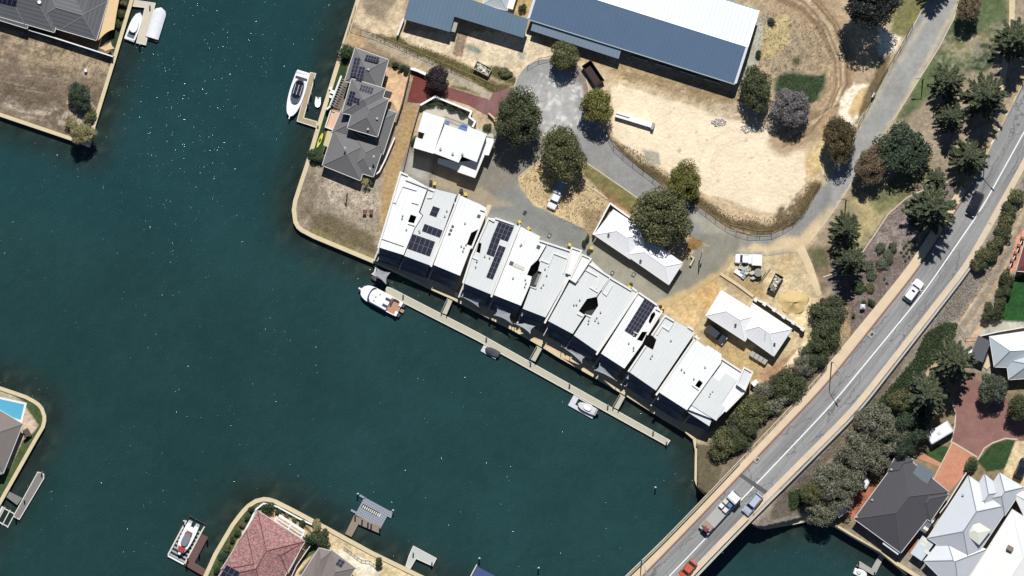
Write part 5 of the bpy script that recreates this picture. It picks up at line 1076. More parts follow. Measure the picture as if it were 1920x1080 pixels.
t = thing('gangway', 'short grey gangway from the lawn to the slatted jetty', 'gangway', P(25, 935, WATER)); MB().prism([(18,922),(42,934),(32,947),(12,932)], -.3, -.1, bottom=True).build('deck', MATS['grey_slats'], t)
jetty('grey L-shaped jetty below the charcoal house at bottom right', [[(1659,1042),(1650,1038),(1634,1066),(1612,1052),(1606,1061),(1640,1080)]], mGreyC, None, -.4, [(1610,1056), (1640,1074)])
jetty('tan finger jetty between two boats at top left', [[(250,0),(291,6),(273,84),(256,80),(272,14),(247,11)]], M('sandy_deck', rgb(214, 202, 180), .9, nz=[(2, .06)]), mDeckE, -.4, [(262,83), (281,11)])
t = thing('floating_dock', 'grey modular floating dock above the weathered timber jetty', 'dock', P(697, 963, WATER)); m = MB()
M('cube_float', rgb(152, 160, 172), .7, nz=[(3, .08)])
ux, uy = np.array([.88, .475]), np.array([-.475, .88]); o_ = np.array([684., 935.])
for j in range(9):
    for i in range(14):
        if j < 2 and 2 <= i and False: continue
        if (j in (3, 4) and 1 <= i <= 9): continue
        p = o_+ux*(i*3.9)+uy*(j*4.1); m.obox(p[0], p[1], .36, .38, 28, WATER, WATER+.4, bottom=False)
for i in range(-2, 1):
    p = o_+ux*(i*3.9-2)+uy*-1; m.obox(p[0], p[1], .36, .38, 28, WATER, WATER+.4, bottom=False); p = o_+ux*(i*3.9-3)+uy*31; m.obox(p[0], p[1], .36, .38, 28, WATER, WATER+.4, bottom=False)
for i in range(14, 16):
    for j in (0, 1, 2): p = o_+ux*(i*3.9)+uy*(j*4.1-1); m.obox(p[0], p[1], .36, .38, 28, WATER, WATER+.4, bottom=False)
m.build('float_block', MATS['cube_float'], t)['kind'] = 'stuff'; m = MB()
for i in range(10): p = o_+ux*(i*3.9+4.5)+uy*14.6; m.obox(p[0], p[1], .22, .6, 28, WATER, WATER+.5, bottom=False)
m.build('roller', mDeckE, t)['kind'] = 'stuff'

def hull(L, W, H_, bow=.45, n=14, tr=.85, fl=.0):
    """ring stations of a boat hull, x forward, deck at z=H_"""
    rings = []
    for i in range(n+1):
        s = i/n; x = -L/2+L*s; wb = W/2*(tr+(1-tr)*min(1, s*3)) if s < 1-bow else W/2*math.sqrt(max(0.0004, 1-((s-(1-bow))/bow)**2.2))
        z = H_+.25*s*s; k = .72-.3*s
        rings.append([(x, -wb, z), (x-.0, -wb*k, .02), (x, 0, -.3), (x, wb*k, .02), (x, wb, z)])
    return rings
def boatroot(name, label, px, py, ang, z=WATER, group=None):
    return thing(name, label, 'boat', P(px, py, z), group, -math.radians(ang))
def deckface(m, rings, s0=0, inset_=.0, dz=.0, cut=None):
    pts = [(r[0][0], r[0][1]*(1-inset_), r[0][2]+dz) for r in rings[s0:]]+[(r[4][0], r[4][1]*(1-inset_), r[4][2]+dz) for r in rings[s0:][::-1]]
    m.face(pts)
def loc(pts, z): return [(x, y, z) for x, y in pts]
def plate(pts, z0, z1): m = MB(); m.prism(pts, z0, z1, px=False, bottom=True); return m
def taper(pts, z0, z1, k, mbx=None):
    m = mbx or MB(); cx, cy = cen(pts); top = [(cx+(x-cx)*k, cy+(y-cy)*k) for x, y in pts]; n = len(pts)
    for i in range(n): j = (i+1) % n; m.face([(*pts[i], z0), (*pts[j], z0), (*top[j], z1), (*top[i], z1)])
    m.face(loc(top, z1)); return m
def oval(cx, cy, rx, ry, n=16, p=2.5): return [(cx+rx*abs(math.cos(t))**(2/p)*(1 if math.cos(t) > 0 else -1), cy+ry*abs(math.sin(t))**(2/p)*(1 if math.sin(t) > 0 else -1)) for t in [2*math.pi*i/n for i in range(n)]]
# white yacht (bow down-left)
t = boatroot('motor_yacht', 'white motor yacht with roof solar panels moored at the tan L-shaped jetty', 556, 178, 107); R_ = hull(8.6, 2.9, 1.1, .6, 18, .9); m = MB().loft(R_); deckface(m, R_); m.build('hull', mGel, t)
MB().tube((4.1, 0, 1.38), (4.75, 0, 1.45), .12, 6).build('bow_roller', mGel, t)
taper(oval(-.6, 0, 2.5, 1.1), 1.1, 1.75, .9).build('cabin', M('smoked_glass', rgb(84, 98, 110), .2), t); taper(oval(-1.0, 0, 1.75, .95), 1.76, 1.86, .95).build('cabin_roof', mGlass, t)
for i in (0, 1):
    for j in (0, 1): m = MB(); m.box(-1.9+i*.98, -1.03+i*.98+0.0*j, -.62+j*.66, -.04+j*.66, 1.88, 1.92); m.build('solar_panel', mSolar, t)
fr_ = MB(); 
for y in (-.66, .0, .66): fr_.box(-1.95, .0, y-.03, y+.03, 1.87, 1.94)
fr_.build('panel_rail', mGel, t); plate([(-3.45, -1.1), (-2.95, -1.15), (-2.95, 1.15), (-3.45, 1.1)], 1.1, 1.16).build('rear_window', mPur, t); plate([(-4.6, -1.15), (-4.2, -1.3), (-4.2, 1.3), (-4.6, 1.15)], .3, .8).build('swim_platform', mGel, t)
# dinghy
t = boatroot('dinghy', 'tiny white dinghy floating between the tan jetty and the sea wall', 596, 192, 95); R_ = hull(1.9, 1.1, .4, .5, 10, .9); m = MB().loft(R_, cap=False); m.face([R_[0][k] for k in (4, 3, 2, 1, 0)]); m.build('hull', mGel, t); m = MB(); deckface(m, R_, 0, .25, -.12); m.build('floor', mGelS, t); MB().box(-.15, .15, -.45, .45, .3, .4).build('thwart', mGel, t); MB().box(-1.1, -.85, -.12, .12, .1, .75).build('outboard_motor', mDark, t)
for y in (-.42, .42): MB().tube((-1.0, y, .35), (-.8, y, .38), .13, 6).build('stern_tube', mGel, t)
# motor cruiser
t = boatroot('motor_cruiser', 'white motor cruiser with teak cockpit at the end of the long pontoon', 713, 561, 208); R_ = hull(8.2, 3.1, 1.2, .3, 18, .96); m = MB().loft(R_); deckface(m, R_); m.build('hull', mGel, t)
MB().box(4.0, 4.55, -.15, .15, 1.3, 1.45).build('bow_sprit', mGel, t); 
arc = [(2.0+.55*math.cos(a)-.2, 1.5*math.sin(a)) for a in [math.radians(-85+i*17) for i in range(11)]]; inn = [(x-.38, y*.98) for x, y in arc[::-1]]
m = MB(); m.prism(arc+inn, 1.2, 1.5, px=False); m.build('windscreen', M('navy_glass', rgb(46, 56, 92), .2), t)
taper([(1.9, -1.3), (1.95, 1.3), (-2.0, 1.42), (-2.0, -1.42)][::-1] if False else [(-2.0, -1.42), (1.6, -1.38), (2.05, -.8), (2.2, 0), (2.05, .8), (1.6, 1.38), (-2.0, 1.42)], 1.2, 2.0, .94).build('cabin', mGel, t)
for y in (-.65, .65): MB().box(-1.85, -.85, y-.25, y+.25, 2.01, 2.05).build('roof_hatch', mPur, t)
for x, y in ((2.9, 0), (2.9, .8), (2.9, -.8), (.9, 0), (.9, .75), (.4, -.75)): MB().tube((x, y, 1.3), (x, y, 1.36 if x > 2.5 else 2.1), .12, 8).build('deck_hatch' if x > 2.5 else 'roof_light', mDark, t)
MB().box(-3.9, -2.05, -1.3, 1.3, 1.2, 1.24).build('cockpit_sole', mTeak, t); MB().box(-2.35, -2.1, -1.2, .2, 1.24, 1.6).build('seat', mPur, t); MB().box(-3.3, -2.3, -1.4, -1.1, 1.24, 1.6).build('seat', mPur, t)
for y in (-1.0, 1.0):
    MB().box(-4.7, -4.1, y-.35, y+.35, .3, .9).build('outboard_motor', M('grey_cowl', rgb(70, 72, 90), .4), t); MB().box(-4.15, -3.6, y-.45, y+.45, 1.2, 1.5).build('transom_seat', mGel, t)
MB().box(-5.0, -4.1, -.3, .3, .5, .7).build('boarding_platform', mTeak, t)
# small covered boat on drive-on dock
def drive_dock(name, label, px, py, ang, L, W):
    t = thing(name, label, 'dock', P(px, py, WATER), None, -math.radians(ang)); MB().box(-L/2, L/2, -W/2, -W/2+.75, 0, .42).build('float_arm', mGelS, t); MB().box(-L/2, L/2-1.2, W/2-.55, W/2, 0, .42).build('float_arm', mGelS, t); MB().box(-L/2, -L/2+1.1, -W/2+.76, W/2-.56, 0, .42).build('float_bow', mGelS, t); return t
drive_dock('boat_float', 'white drive-on float holding the dark covered runabout', 920, 657, 29, 3.2, 2.0)
t = boatroot('covered_runabout', 'small runabout under a dark grey cover on the float by the pontoon', 923, 659, 206, WATER+.45); R_ = hull(2.9, 1.25, .5, .5, 10, .9); MB().loft(R_).build('hull', mNavy, t); m = MB()
for a, b_ in zip(R_[:-1], R_[1:]):
    for k in range(4): y0, y1 = -1+.5*k, -.5+.5*k; f = lambda r, y: (r[0][0], abs(r[0][1])*y, r[0][2]+.02+.3*(1-y*y)*(.6+.4*math.sin(r[0][0]*3))); m.face([f(a, y0), f(b_, y0), f(b_, y1), f(a, y1)])
m.build('boat_cover', M('charcoal_canvas', rgb(78, 76, 88), .9, nz=[(3, .15)]), t, smooth=True)
drive_dock('boat_float', 'larger white drive-on float holding the white speedboat', 1094, 761, 29, 5.2, 2.6)
t = boatroot('speedboat', 'white speedboat on the float at the lower part of the pontoon', 1101, 765, 206, WATER+.45); R_ = hull(3.9, 1.5, .7, .5, 12, .9); m = MB().loft(R_); deckface(m, R_); m.build('hull', M('pearl_gelcoat', rgb(226, 224, 222), .35), t); taper(oval(.0, 0, .9, .5), .75, 1.1, .8).build('canopy', mGel, t); MB().box(-1.6, -.8, -.5, .5, .75, .79).build('cockpit_sole', mGelS, t); MB().box(-2.3, -1.95, -.2, .2, .2, .95).build('outboard_motor', mDark, t); MB().tube((1.2, 0, .8), (1.2, 0, .86), .13, 8).build('deck_hatch', mDark, t)
# jet ski at the corner
t = boatroot('jet_ski', 'dark jet ski tucked under the grey sail at the townhouse corner', 709, 524, 200, WATER+.3); R_ = hull(2.9, 1.05, .35, .6, 10, .8); m = MB().loft(R_); deckface(m, R_); m.build('hull', mPur, t); taper(oval(-.35, 0, .75, .2), .35, .7, .8).build('seat', mDark, t); MB().tube((.45, -.35, .8), (.45, .35, .8), .04, 5).build('handlebar', mSteel, t)
jetty('white gangway and float at the corner of the first townhouse', [[(701,498),(706,497),(704,512),(716,516),(712,522),(696,514),(701,510)]], mDeckE, None, -.55, [(728,528)], name='corner_float')
# catamaran on its lift
t = thing('boat_lift', 'grey boat lift cradle with white side beams around the catamaran', 'boat lift', P(349, 1014, WATER), None, -math.radians(118)); m = MB()
for y in (-1.75, 1.75): MB().box(-4.0 if y > 0 else -3.4, 3.9, y-.14, y+.14, .2, .55).build('side_beam', mDeckE, t)
MB().box(3.9, 4.2, -1.7, 1.7, .2, .5).build('end_beam', mGel, t); MB().box(-4.6, -4.45, -1.7, 1.7, .5, .65).build('rear_rail', mDark, t)
for k in range(9): MB().box(-2.8+k*.78, -2.45+k*.78, -1.6, 1.6, .05, .2).build('cross_bearer', mSteel, t)
for y in (-1.6, 1.6): MB().box(-4.5, -3.4, y-.06, y+.06, .4, .6).build('rear_arm', mDark, t)
t = boatroot('catamaran', 'white catamaran with red front cover and grey canopy on the boat lift', 350, 1010, 116, WATER+.5)
for y in (-.75, .75): m = MB(); R_ = hull(5.4, .95, .8, .5, 12, .8); m.loft([[(p[0]+.1-.8, p[1]+y, p[2]) for p in r] for r in R_]); m.face([(r[0][0]-.7, r[0][1]+y, r[0][2]) for r in R_]+[(r[4][0]-.7, r[4][1]+y, r[4][2]) for r in R_[::-1]]); m.build('hull', mGel, t)
taper(oval(.2, 0, 2.7, 1.15, p=2.8), .6, 1.0, .92).build('bridge_deck', mGel, t); taper(oval(.2, 0, 1.35, .72, p=3), 1.01, 1.6, .9).build('canopy', M('grey_canopy', rgb(122, 128, 136), .8), t)
taper([(1.7, -.85), (2.7, -.5), (2.7, .5), (1.7, .85)], .98, 1.25, .9).build('bow_cover', M('red_canvas', rgb(186, 48, 54), .8, nz=[(3, .08)]), t); plate([(-1.5, -.55), (-.7, -.75), (-.7, .75), (-1.5, .55)], 1.0, 1.1).build('stern_cover', M('dull_red', rgb(150, 74, 76), .8), t)
taper([(2.75, -.35), (3.3, -.2), (3.3, .2), (2.75, .35)], .7, .95, .9).build('bow_tip', mGel, t)
# top-left boats
t = boatroot('cabin_boat', 'white cabin boat moored left of the finger jetty at top left', 253, 50, -68); R_ = hull(5.6, 2.1, .9, .55, 14, .95); m = MB().loft(R_); deckface(m, R_); m.build('hull', mGel, t); taper(oval(-.1, 0, 1.3, .75), .95, 1.7, .85).build('cabin', mGel, t); MB().box(-2.2, -1.35, -.7, .7, .96, 1.0).build('cockpit_sole', M('cockpit_grey', rgb(96, 104, 120), .7), t); taper(oval(-1.15, 0, .3, .7), .97, 1.4, .9).build('windscreen', mGlass, t); MB().box(-2.9, -2.7, -.6, .6, .2, .6).build('swim_platform', mGelS, t)
t = boatroot('covered_boat', 'boat under a silvery white cover right of the finger jetty at top left', 294, 44, -73); R_ = hull(6.0, 2.5, .8, .25, 14, .98); MB().loft(R_).build('hull', mNavy, t); m = MB()
for a, b_ in zip(R_[:-1], R_[1:]):
    for k in range(6): y0, y1 = -1+k/3, -1+(k+1)/3; f = lambda r, y: (r[0][0]+.1, abs(r[0][1])*y, r[0][2]+.03+.45*(1-abs(y)**2.5)); m.face([f(a, y0), f(b_, y0), f(b_, y1), f(a, y1)])
m.build('boat_cover', M('silver_canvas', rgb(236, 238, 242), .6, nz=[(1.5, .1)]), t, smooth=True); MB().box(-3.35, -3.0, -1.1, 1.1, .2, .6).build('rear_rail', mDark, t)
t = boatroot('boat_lift', 'boat lift with blue cover cut by the bottom edge', 903, 1080, 28, WATER); t['category'] = 'boat lift'; MB().box(-1.6, 3, -1.0, 1.2, .2, .5).build('cover', M('blue_canvas', rgb(60, 80, 140), .8), t); MB().box(-1.9, 3, -1.3, -1.1, .2, .6).build('side_rail', mDeckE, t); MB().box(-1.9, -1.7, -1.1, 1.5, .2, .6).build('end_rail', mDeckE, t)
t = boatroot('tender', 'small white boat partly in frame beside the grey L-shaped jetty', 1613, 1074, 20); R_ = hull(2.6, 1.3, .45, .5, 10); m = MB().loft(R_); deckface(m, R_); m.build('hull', mGel, t); taper(oval(-.3, 0, .5, .35), .5, .8, .8).build('console', mGelS, t)
t = thing('boat_cradle', 'white tubular boat cradle at the left edge below the lawn', 'boat lift', P(12, 970, WATER), None, -math.radians(-62))
for y in (-1.1, 0, 1.1): MB().box(-1.6, 1.6, y-.09, y+.09, .3, .5).build('rail', mDeckE, t)
for x in (-1.4, 1.3): MB().box(x-.1, x+.1, -1.0, 1.0, .1, .29).build('cross_beam', mGelS, t)
MB().box(-1.7, 1.5, 1.3, 1.9, .1, .45).build('float', mGelS, t)
t = boatroot('kayak', 'bright yellow kayak lying on the lawn by the sea wall', 600, 263, -68, .05); R_ = hull(3.0, .6, .25, .5, 12, .25); m = MB().loft(R_); deckface(m, R_); m.build('hull', M('kayak_yellow', rgb(222, 226, 60), .4), t); plate(oval(0, 0, .45, .18), .32, .36).build('cockpit', mDark, t)
# mooring posts and birds-eye specks: marker poles in the water
for (x, y, lab) in ((1229,914,'white marker post standing in the water near the bridge'), (671,926,'slim mooring pole at the top corner of the floating dock'), (737,957,'slim mooring pole at the right corner of the floating dock'), (345,977,'mooring pole off the top of the boat lift'), (899,1047,'mooring pole above the blue covered lift'), (1010,1065,'mooring pole standing alone near the bottom edge'), (1355,1036,'white marker post in the bridge shadow'), (1477,908,'x')):
    if lab == 'x': continue
    t = thing('mooring_pole', lab, 'mooring pole', P(x, y, WATER)); MB().tube(P(x, y, -3), P(x, y, .8), .12, 8).build('pole', mSteel, t); MB().tube(P(x, y, .8), P(x, y, 1.1), .2, 8, r2=.03).build('cap', mWhite, t)

# ---------------- vehicles ----------------
def vehicle(name, label, cat, px, py, ang, L, W, paint, kind='suv', z=0.06, glass=mGlass):
    """ang: heading in picture degrees. body lofted from stations, glass house and roof on top"""
    t = thing(name, label, cat, P(px, py, z), None, -math.radians(ang)); hz = .95 if kind != 'car' else .82; rz_ = {'suv': 1.72, 'car': 1.42, 'ute': 1.75, 'wagon': 1.5}[kind]
    def sec(x, w, zt, zl): c = .12; return [(x, -w/2, zl), (x, -w/2-.0, zt-.25), (x, -w/2+.06, zt-.08), (x, -w/2+.22, zt), (x, w/2-.22, zt), (x, w/2-.06, zt-.08), (x, w/2, zt-.25), (x, w/2, zl)]
    st = [(-.5, .80, hz-.18, .45), (-.49, .9, hz-.05, .35), (-.45, .97, hz, .3), (-.3, 1, hz+.03, .28), (0, 1, hz+.02, .28), (.2, 1, hz+.02, .28), (.36, .98, hz-.03, .28), (.45, .93, hz-.1, .3), (.485, .83, hz-.2, .35), (.5, .66, hz-.32, .45)]
    if kind == 'ute': st = st[2:]; st[0] = (-.5, 1, hz, .5); st[1] = (-.3, 1, hz, .3)
    b_ = MB().loft([[*sec(x*L, w*W, zt, zl)] for x, w, zt, zl in st]).build('body', paint, t, smooth=False)
    cabx = {'suv': (-.47, .22, -.4, .1), 'wagon': (-.46, .22, -.38, .08), 'car': (-.40, .24, -.24, .08), 'ute': (-.02, .30, .0, .20)}[kind]
    if kind == 'dual': pass
    x0, x1, r0, r1 = [q*L for q in cabx]; w0, w1 = W/2-.1, W/2-.27; g = MB(); z0 = hz+.0
    B = [(x0, -w0, z0), (x1, -w0+.05, z0), (x1, w0-.05, z0), (x0, w0, z0)]; T = [(r0, -w1, rz_-.03), (r1, -w1, rz_-.03), (r1, w1, rz_-.03), (r0, w1, rz_-.03)]
    for i in range(4): g.face([B[i], B[(i+1) % 4], T[(i+1) % 4], T[i]])
    g.face(T); g.build('windows', glass, t)
    rf = MB(); taper([(r0-.05, -w1-.02), (r0+.1, -w1-.06), (r1-.1, -w1-.05), (r1+.06, -w1+.12), (r1+.1, 0), (r1+.06, w1-.12), (r1-.1, w1+.05), (r0+.1, w1+.06), (r0-.05, w1+.02), (r0-.08, 0)][::1], rz_-.02, rz_+.05, .94, rf); ro = rf.build('roof', paint, t)
    for s in (-1, 1):
        pl_ = MB(); pl_.tube((x1-.05, s*(w0-.06), z0), (r1, s*w1, rz_), .045, 5); pl_.build('windscreen_pillar', paint, t)
        MB().box(x1-.25, x1-.1, s*(W/2+.09)-.1, s*(W/2+.09)+.1, hz+.0, hz+.16).build('mirror', paint, t)
        MB().box(L*.44, L*.478, s*W*.35-.18, s*W*.35+.18, hz-.28, hz-.135).build('headlight', M('lamp_glass', rgb(226, 230, 236), .1), t)
        MB().box(-L*.495, -L*.48, s*W*.38-.14, s*W*.38+.14, hz-.25, hz-.06).build('taillight', M('tail_red', rgb(170, 30, 30), .3), t)
        for x in (-.31, .31):
            y = s*(W/2-.1); w_ = MB().tube((x*L, y-.12, .34), (x*L, y+.12, .34), .34, 14).build('wheel', mBlack, t); MB().tube((x*L, y-.125, .34), (x*L, y+.125, .34), .2, 10).build('rim', mSteel, w_)
    return t
pW = M('car_white', rgb(250, 250, 250), .35, coat=.4); pK = M('car_black', rgb(22, 26, 42), .25, coat=.6); pS = M('car_silver', rgb(196, 206, 222), .35, .3, coat=.4); pO = M('car_orange', rgb(222, 88, 52), .35, coat=.4)
def rz_at(x, y): return roadz(*P(x, y)[:2])+.01
def pitch(t, x, y, ang):
    a = math.radians(ang); d = 20; z1 = roadz(*P(x+d*math.cos(a), y+d*math.sin(a))[:2]); z0 = roadz(*P(x-d*math.cos(a), y-d*math.sin(a))[:2]); t.rotation_euler = (0, -math.atan2(z1-z0, 4.0), -a)
t = vehicle('black_suv', 'black wagon driving near the top of the main road', 'car', 1827, 383, 115, 4.9, 2.0, pK, 'suv', rz_at(1827, 383)); pitch(t, 1827, 383, 115)
t = vehicle('white_suv', 'white van-like SUV with roof hatch in the middle of the main road', 'car', 1712, 545, -53, 4.6, 2.0, pW, 'suv', rz_at(1712, 545)); pitch(t, 1712, 545, -53)
MB().box(-.35, .0, -.32, .32, 1.78, 1.8).build('sunroof', mGlass, t)
t = vehicle('silver_wagon', 'silver wagon with white roof on the bridge beside the truck', 'car', 1410, 945, 130, 4.5, 1.9, pS, 'wagon', rz_at(1410, 945)); pitch(t, 1410, 945, 130)
for s in (-1, 1): MB().tube((-1.6, s*.62, 1.6), (.2, s*.62, 1.6), .03, 5).build('roof_rail', mDark, t)
t = vehicle('orange_hatchback', 'orange hatchback at the bottom of the bridge', 'car', 1289, 1068, 129, 4.0, 1.8, pO, 'car', rz_at(1289, 1068)); pitch(t, 1289, 1068, 129)
vehicle('dark_sedan', 'dark sedan parked in the shade below the white cottage', 'car', 1342, 627, 39, 4.5, 1.85, M('car_charcoal', rgb(58, 66, 72), .3, coat=.5), 'wagon')
vehicle('black_hatch', 'black car parked on the cream drive at the right edge', 'car', 1915, 879, -65, 4.4, 1.85, pK, 'car')
t = vehicle('white_ute', 'white utility with tray parked half under the tree on the sand', 'utility', 1044, 366, 115, 5.6, 1.85, pW, 'ute')
MB().box(-2.75, -.25, -.92, .92, .95, 1.02).build('tray', M('tray_grey', rgb(176, 190, 196), .5, .3), t)
for s in (-1, 1): MB().box(-2.75, -.25, s*.92-.04, s*.92+.04, .95, 1.3).build('tray_side', mSteel, t)
MB().box(-.7, -.3, -.8, .5, 1.02, 1.5).build('tool_box', mWhite, t); MB().tube((-.25, -.85, 1.8), (-.25, .85, 1.8), .05, 5).build('ladder_rack', mDark, t)
t = vehicle('white_tray_ute', 'white utility with a big white box canopy facing left on the building site', 'utility', 1402, 486, 183, 4.9, 1.85, pW, 'ute')
MB().box(-2.6, -.75, -1.0, 1.1, .95, 2.1).build('canopy_box', pW, t)
# flatbed truck
a_ = -48; t = thing('flatbed_truck', 'white-cab flatbed truck with crates and a forklift crossing the bridge', 'truck', P(1349, 961, rz_at(1349, 961)), None, -math.radians(a_))
MB().loft([[(x, -1.05*w, z) for z in (.6,)]+[(x, -1.05*w, zt), (x, 1.05*w, zt), (x, 1.05*w, .6)] for x, w, zt in ((3.0, 1, 2.5), (3.3, 1, 2.7), (4.4, 1, 2.65), (4.8, .97, 2.2), (4.9, .93, 1.4))]).build('cab', pW, t); taper([(4.4, -.95), (4.86, -.9), (4.86, .9), (4.4, .95)], 1.6, 2.35, .97).build('windscreen', mGlass, t)
for s in (-1, 1): MB().box(4.3, 4.5, s*1.25-.12, s*1.25+.12, 1.6, 2.1).build('mirror', mSteel, t)
MB().box(-4.6, 2.9, -1.1, 1.1, .95, 1.1).build('tray', M('tray_plate', rgb(176, 176, 166), .6, nz=[(1, .06)]), t)
for s in (-1, 1): MB().box(-4.5, 2.9, s*1.13-.04, s*1.13+.04, .9, 1.12).build('side_rail', mSteel, t)
MB().box(-4.4, 3.2, -.45, .45, .55, .94).build('chassis', mDark, t)
for x in (-3.4, -2.3, 3.7):
    for s in (-1, 1): w_ = MB().tube((x, s*.95-.15, .45), (x, s*.95+.15, .45), .45, 14).build('wheel', mBlack, t); MB().tube((x, s*.95-.16, .45), (x, s*.95+.16, .45), .24, 10).build('rim', mSteel, w_)
MB().box(-3.9, -2.7, -1.0, 1.0, 1.1, 1.6).build('timber_load', M('timber_load', rgb(176, 142, 122), .9, nz=[(6, .25)]), t)
tb = P(1349, 961, rz_at(1349, 961)+1.11); ca, sa_ = math.cos(math.radians(-a_)), math.sin(math.radians(-a_))
def ontruck(u, v): return (tb[0]+ca*u-sa_*v, tb[1]+sa_*u+ca*v, tb[2])
for k, (u, v, a, b_, h, c_, lab) in enumerate(((2.3, -.5, .8, .9, .7, rgb(60, 110, 160), 'blue crate on the truck tray behind the cab'), (2.3, .55, .9, .9, .8, rgb(196, 188, 170), 'tan crate of goods on the truck tray beside the blue one'), (1.2, .6, .8, .8, .75, rgb(226, 226, 224), 'white box on the truck tray, left side'), (1.1, -.5, .9, .9, .6, rgb(206, 196, 196), 'pale pink-grey box on the truck tray, right side'), (1.75, -.9, .5, .4, .5, rgb(70, 90, 100), 'small dark teal box on the edge of the truck tray'))):
    cr = thing('crate', lab, 'crate', ontruck(u, v), 'load on the flatbed truck', -math.radians(a_)); MB().box(-a/2, a/2, -b_/2, b_/2, 0, h).build('crate_body', M('crate_%d' % k, c_, .7, nz=[(5, .3)]), cr); MB().box(-a/2+.06, a/2-.06, -b_/2+.06, b_/2-.06, h, h+.04).build('lid', M('crate_lid_%d' % k, tuple(min(.8, q*1.25+.02) for q in c_), .7, nz=[(9, .35)]), cr)
fl = thing('forklift', 'dark red forklift carried at the back of the flatbed truck', 'forklift', P(1322, 992, rz_at(1322, 992)), None, -math.radians(a_)); mF = M('forklift_red', rgb(120, 46, 52), .5)
MB().box(-.5, .6, -.75, .75, .5, 1.0).build('body', mF, fl); MB().box(-.7, -.3, -.55, .55, .5, 1.2).build('counterweight', mDark, fl)
for s in (-1, 1):
    MB().tube((.6, s*.35, .4), (.6, s*.35, 2.0), .06, 5).build('mast', mF, fl); MB().box(.6, 1.5, s*.3-.06, s*.3+.06, .95, 1.0).build('fork', mDark, fl); MB().tube((-.4, s*.9-.12, .35), (-.4, s*.9+.12, .35), .34, 12).build('wheel', mBlack, fl)
MB().box(-.3, .4, -.5, .5, 1.9, 1.96).build('cage_roof', mF, fl)
# caravan
t = thing('caravan', 'white caravan parked between the tree belt and the brick court', 'caravan', P(1760, 811, 0), None, math.radians(31)); MB().loft([[(x, -1.15, .5), (x, -1.15, zt-.15), (x, -.95, zt), (x, .95, zt), (x, 1.15, zt-.15), (x, 1.15, .5)] for x, zt in ((-2.5, 2.1), (-2.3, 2.5), (2.2, 2.5), (2.5, 1.9))]).build('body', mWhite, t); MB().box(-.4, .2, -.3, .3, 2.51, 2.62).build('roof_hatch', mGelS, t); MB().tube((2.5, 0, .5), (3.4, 0, .5), .06, 5).build('drawbar', mDark, t)
for s in (-1, 1): MB().tube((0, s*1.0-.1, .32), (0, s*1.0+.1, .32), .32, 12).build('wheel', mBlack, t)
# ---------------- skips, bins, site things ----------------
mRub = M('rubble', rgb(190, 184, 168), .95, nz=[(3, .4), (9, .3)])
def skip(label, px, py, ang, L, W, mat, H_=1.2, fill=None, seed=0):
    t = thing('skip_bin', label, 'skip bin', P(px, py, 0), None, -math.radians(ang)); b0, b1 = (L*.42, W*.42), (L/2, W/2)
    for (p, q, n) in (((-1, -1), (1, -1), 0), ((1, -1), (1, 1), 0), ((1, 1), (-1, 1), 0), ((-1, 1), (-1, -1), 0)):
        o0, o1, i1 = [(s[0]*b0[0], s[1]*b0[1], .1) for s in (p, q)], [(s[0]*b1[0], s[1]*b1[1], H_) for s in (p, q)], [(s[0]*(b1[0]-.1), s[1]*(b1[1]-.1), H_) for s in (p, q)]
        ii = [(s[0]*(b0[0]-.1), s[1]*(b0[1]-.1), .2) for s in (p, q)]
        MB().face([o0[0], o0[1], o1[1], o1[0]]) if False else None
        m = MB(); m.face([o0[0], o0[1], o1[1], o1[0]]); m.face([o1[0], o1[1], i1[1], i1[0]]); m.face([i1[0], i1[1], ii[1], ii[0]]); m.build('side_panel', mat, t)
    MB().box(-b0[0]+.1, b0[0]-.1, -b0[1]+.1, b0[1]-.1, .1, .2).build('floor', mat, t)
    if fill:
        r = random.Random(seed); m = MB(); 
        for k in range(90):
            x, y, z, s = r.uniform(-.85, .85)*b0[0], r.uniform(-.8, .8)*b0[1], r.uniform(.35, .85)*H_, r.uniform(.12, .34); a = r.random()*3; c, n = math.cos(a), math.sin(a)
            q = [(x+c*u*s-n*v*s*.6, y+n*u*s+c*v*s*.6, z+(u*v)*.1) for u, v in ((-1, -1), (1, -1), (1, 1), (-1, 1))]; m.face(q)
            for i in range(4): a1, b1_ = q[i], q[(i+1) % 4]; m.face([(a1[0], a1[1], .2), (b1_[0], b1_[1], .2), b1_, a1])
        m.build('waste_fill', fill, t)['kind'] = 'stuff'
    return t
M('skip_fill', rgb(196, 194, 170), .9, island=.6)
skip('pale-sided skip bin with green-grey rubble beside the fence below the workshop', 905, 129, 27, 3.2, 1.7, M('skip_grey', rgb(176, 166, 152), .7), 1.3, MATS['skip_fill'], 1)
skip('long dark brown open container beside the cul-de-sac', 1112, 138, 56, 4.7, 2.1, M('container_brown', rgb(58, 38, 30), .8, nz=[(2, .1)]), 1.6)
skip('black skip bin full of pale rubble on the building site', 1453, 532, -63, 3.7, 1.7, M('skip_black', rgb(36, 26, 26), .7), 1.1, MATS['skip_fill'], 5)
t = thing('site_barrier', 'long white beam-like trough lying on the pale sand pad', 'beam', P(1190, 224, 0)); MB().obox(1190, 225, 7.4, .95, 17, .2, 1.2).build('trough_body', mWhite, t); MB().obox(1168, 215, 2.6, .3, 17, 1.2, 1.5).build('raised_lip', mWhite, t); MB().obox(1224, 236, .5, 1.3, 17, 0, 1.35).build('end_block', mGreyC, t)
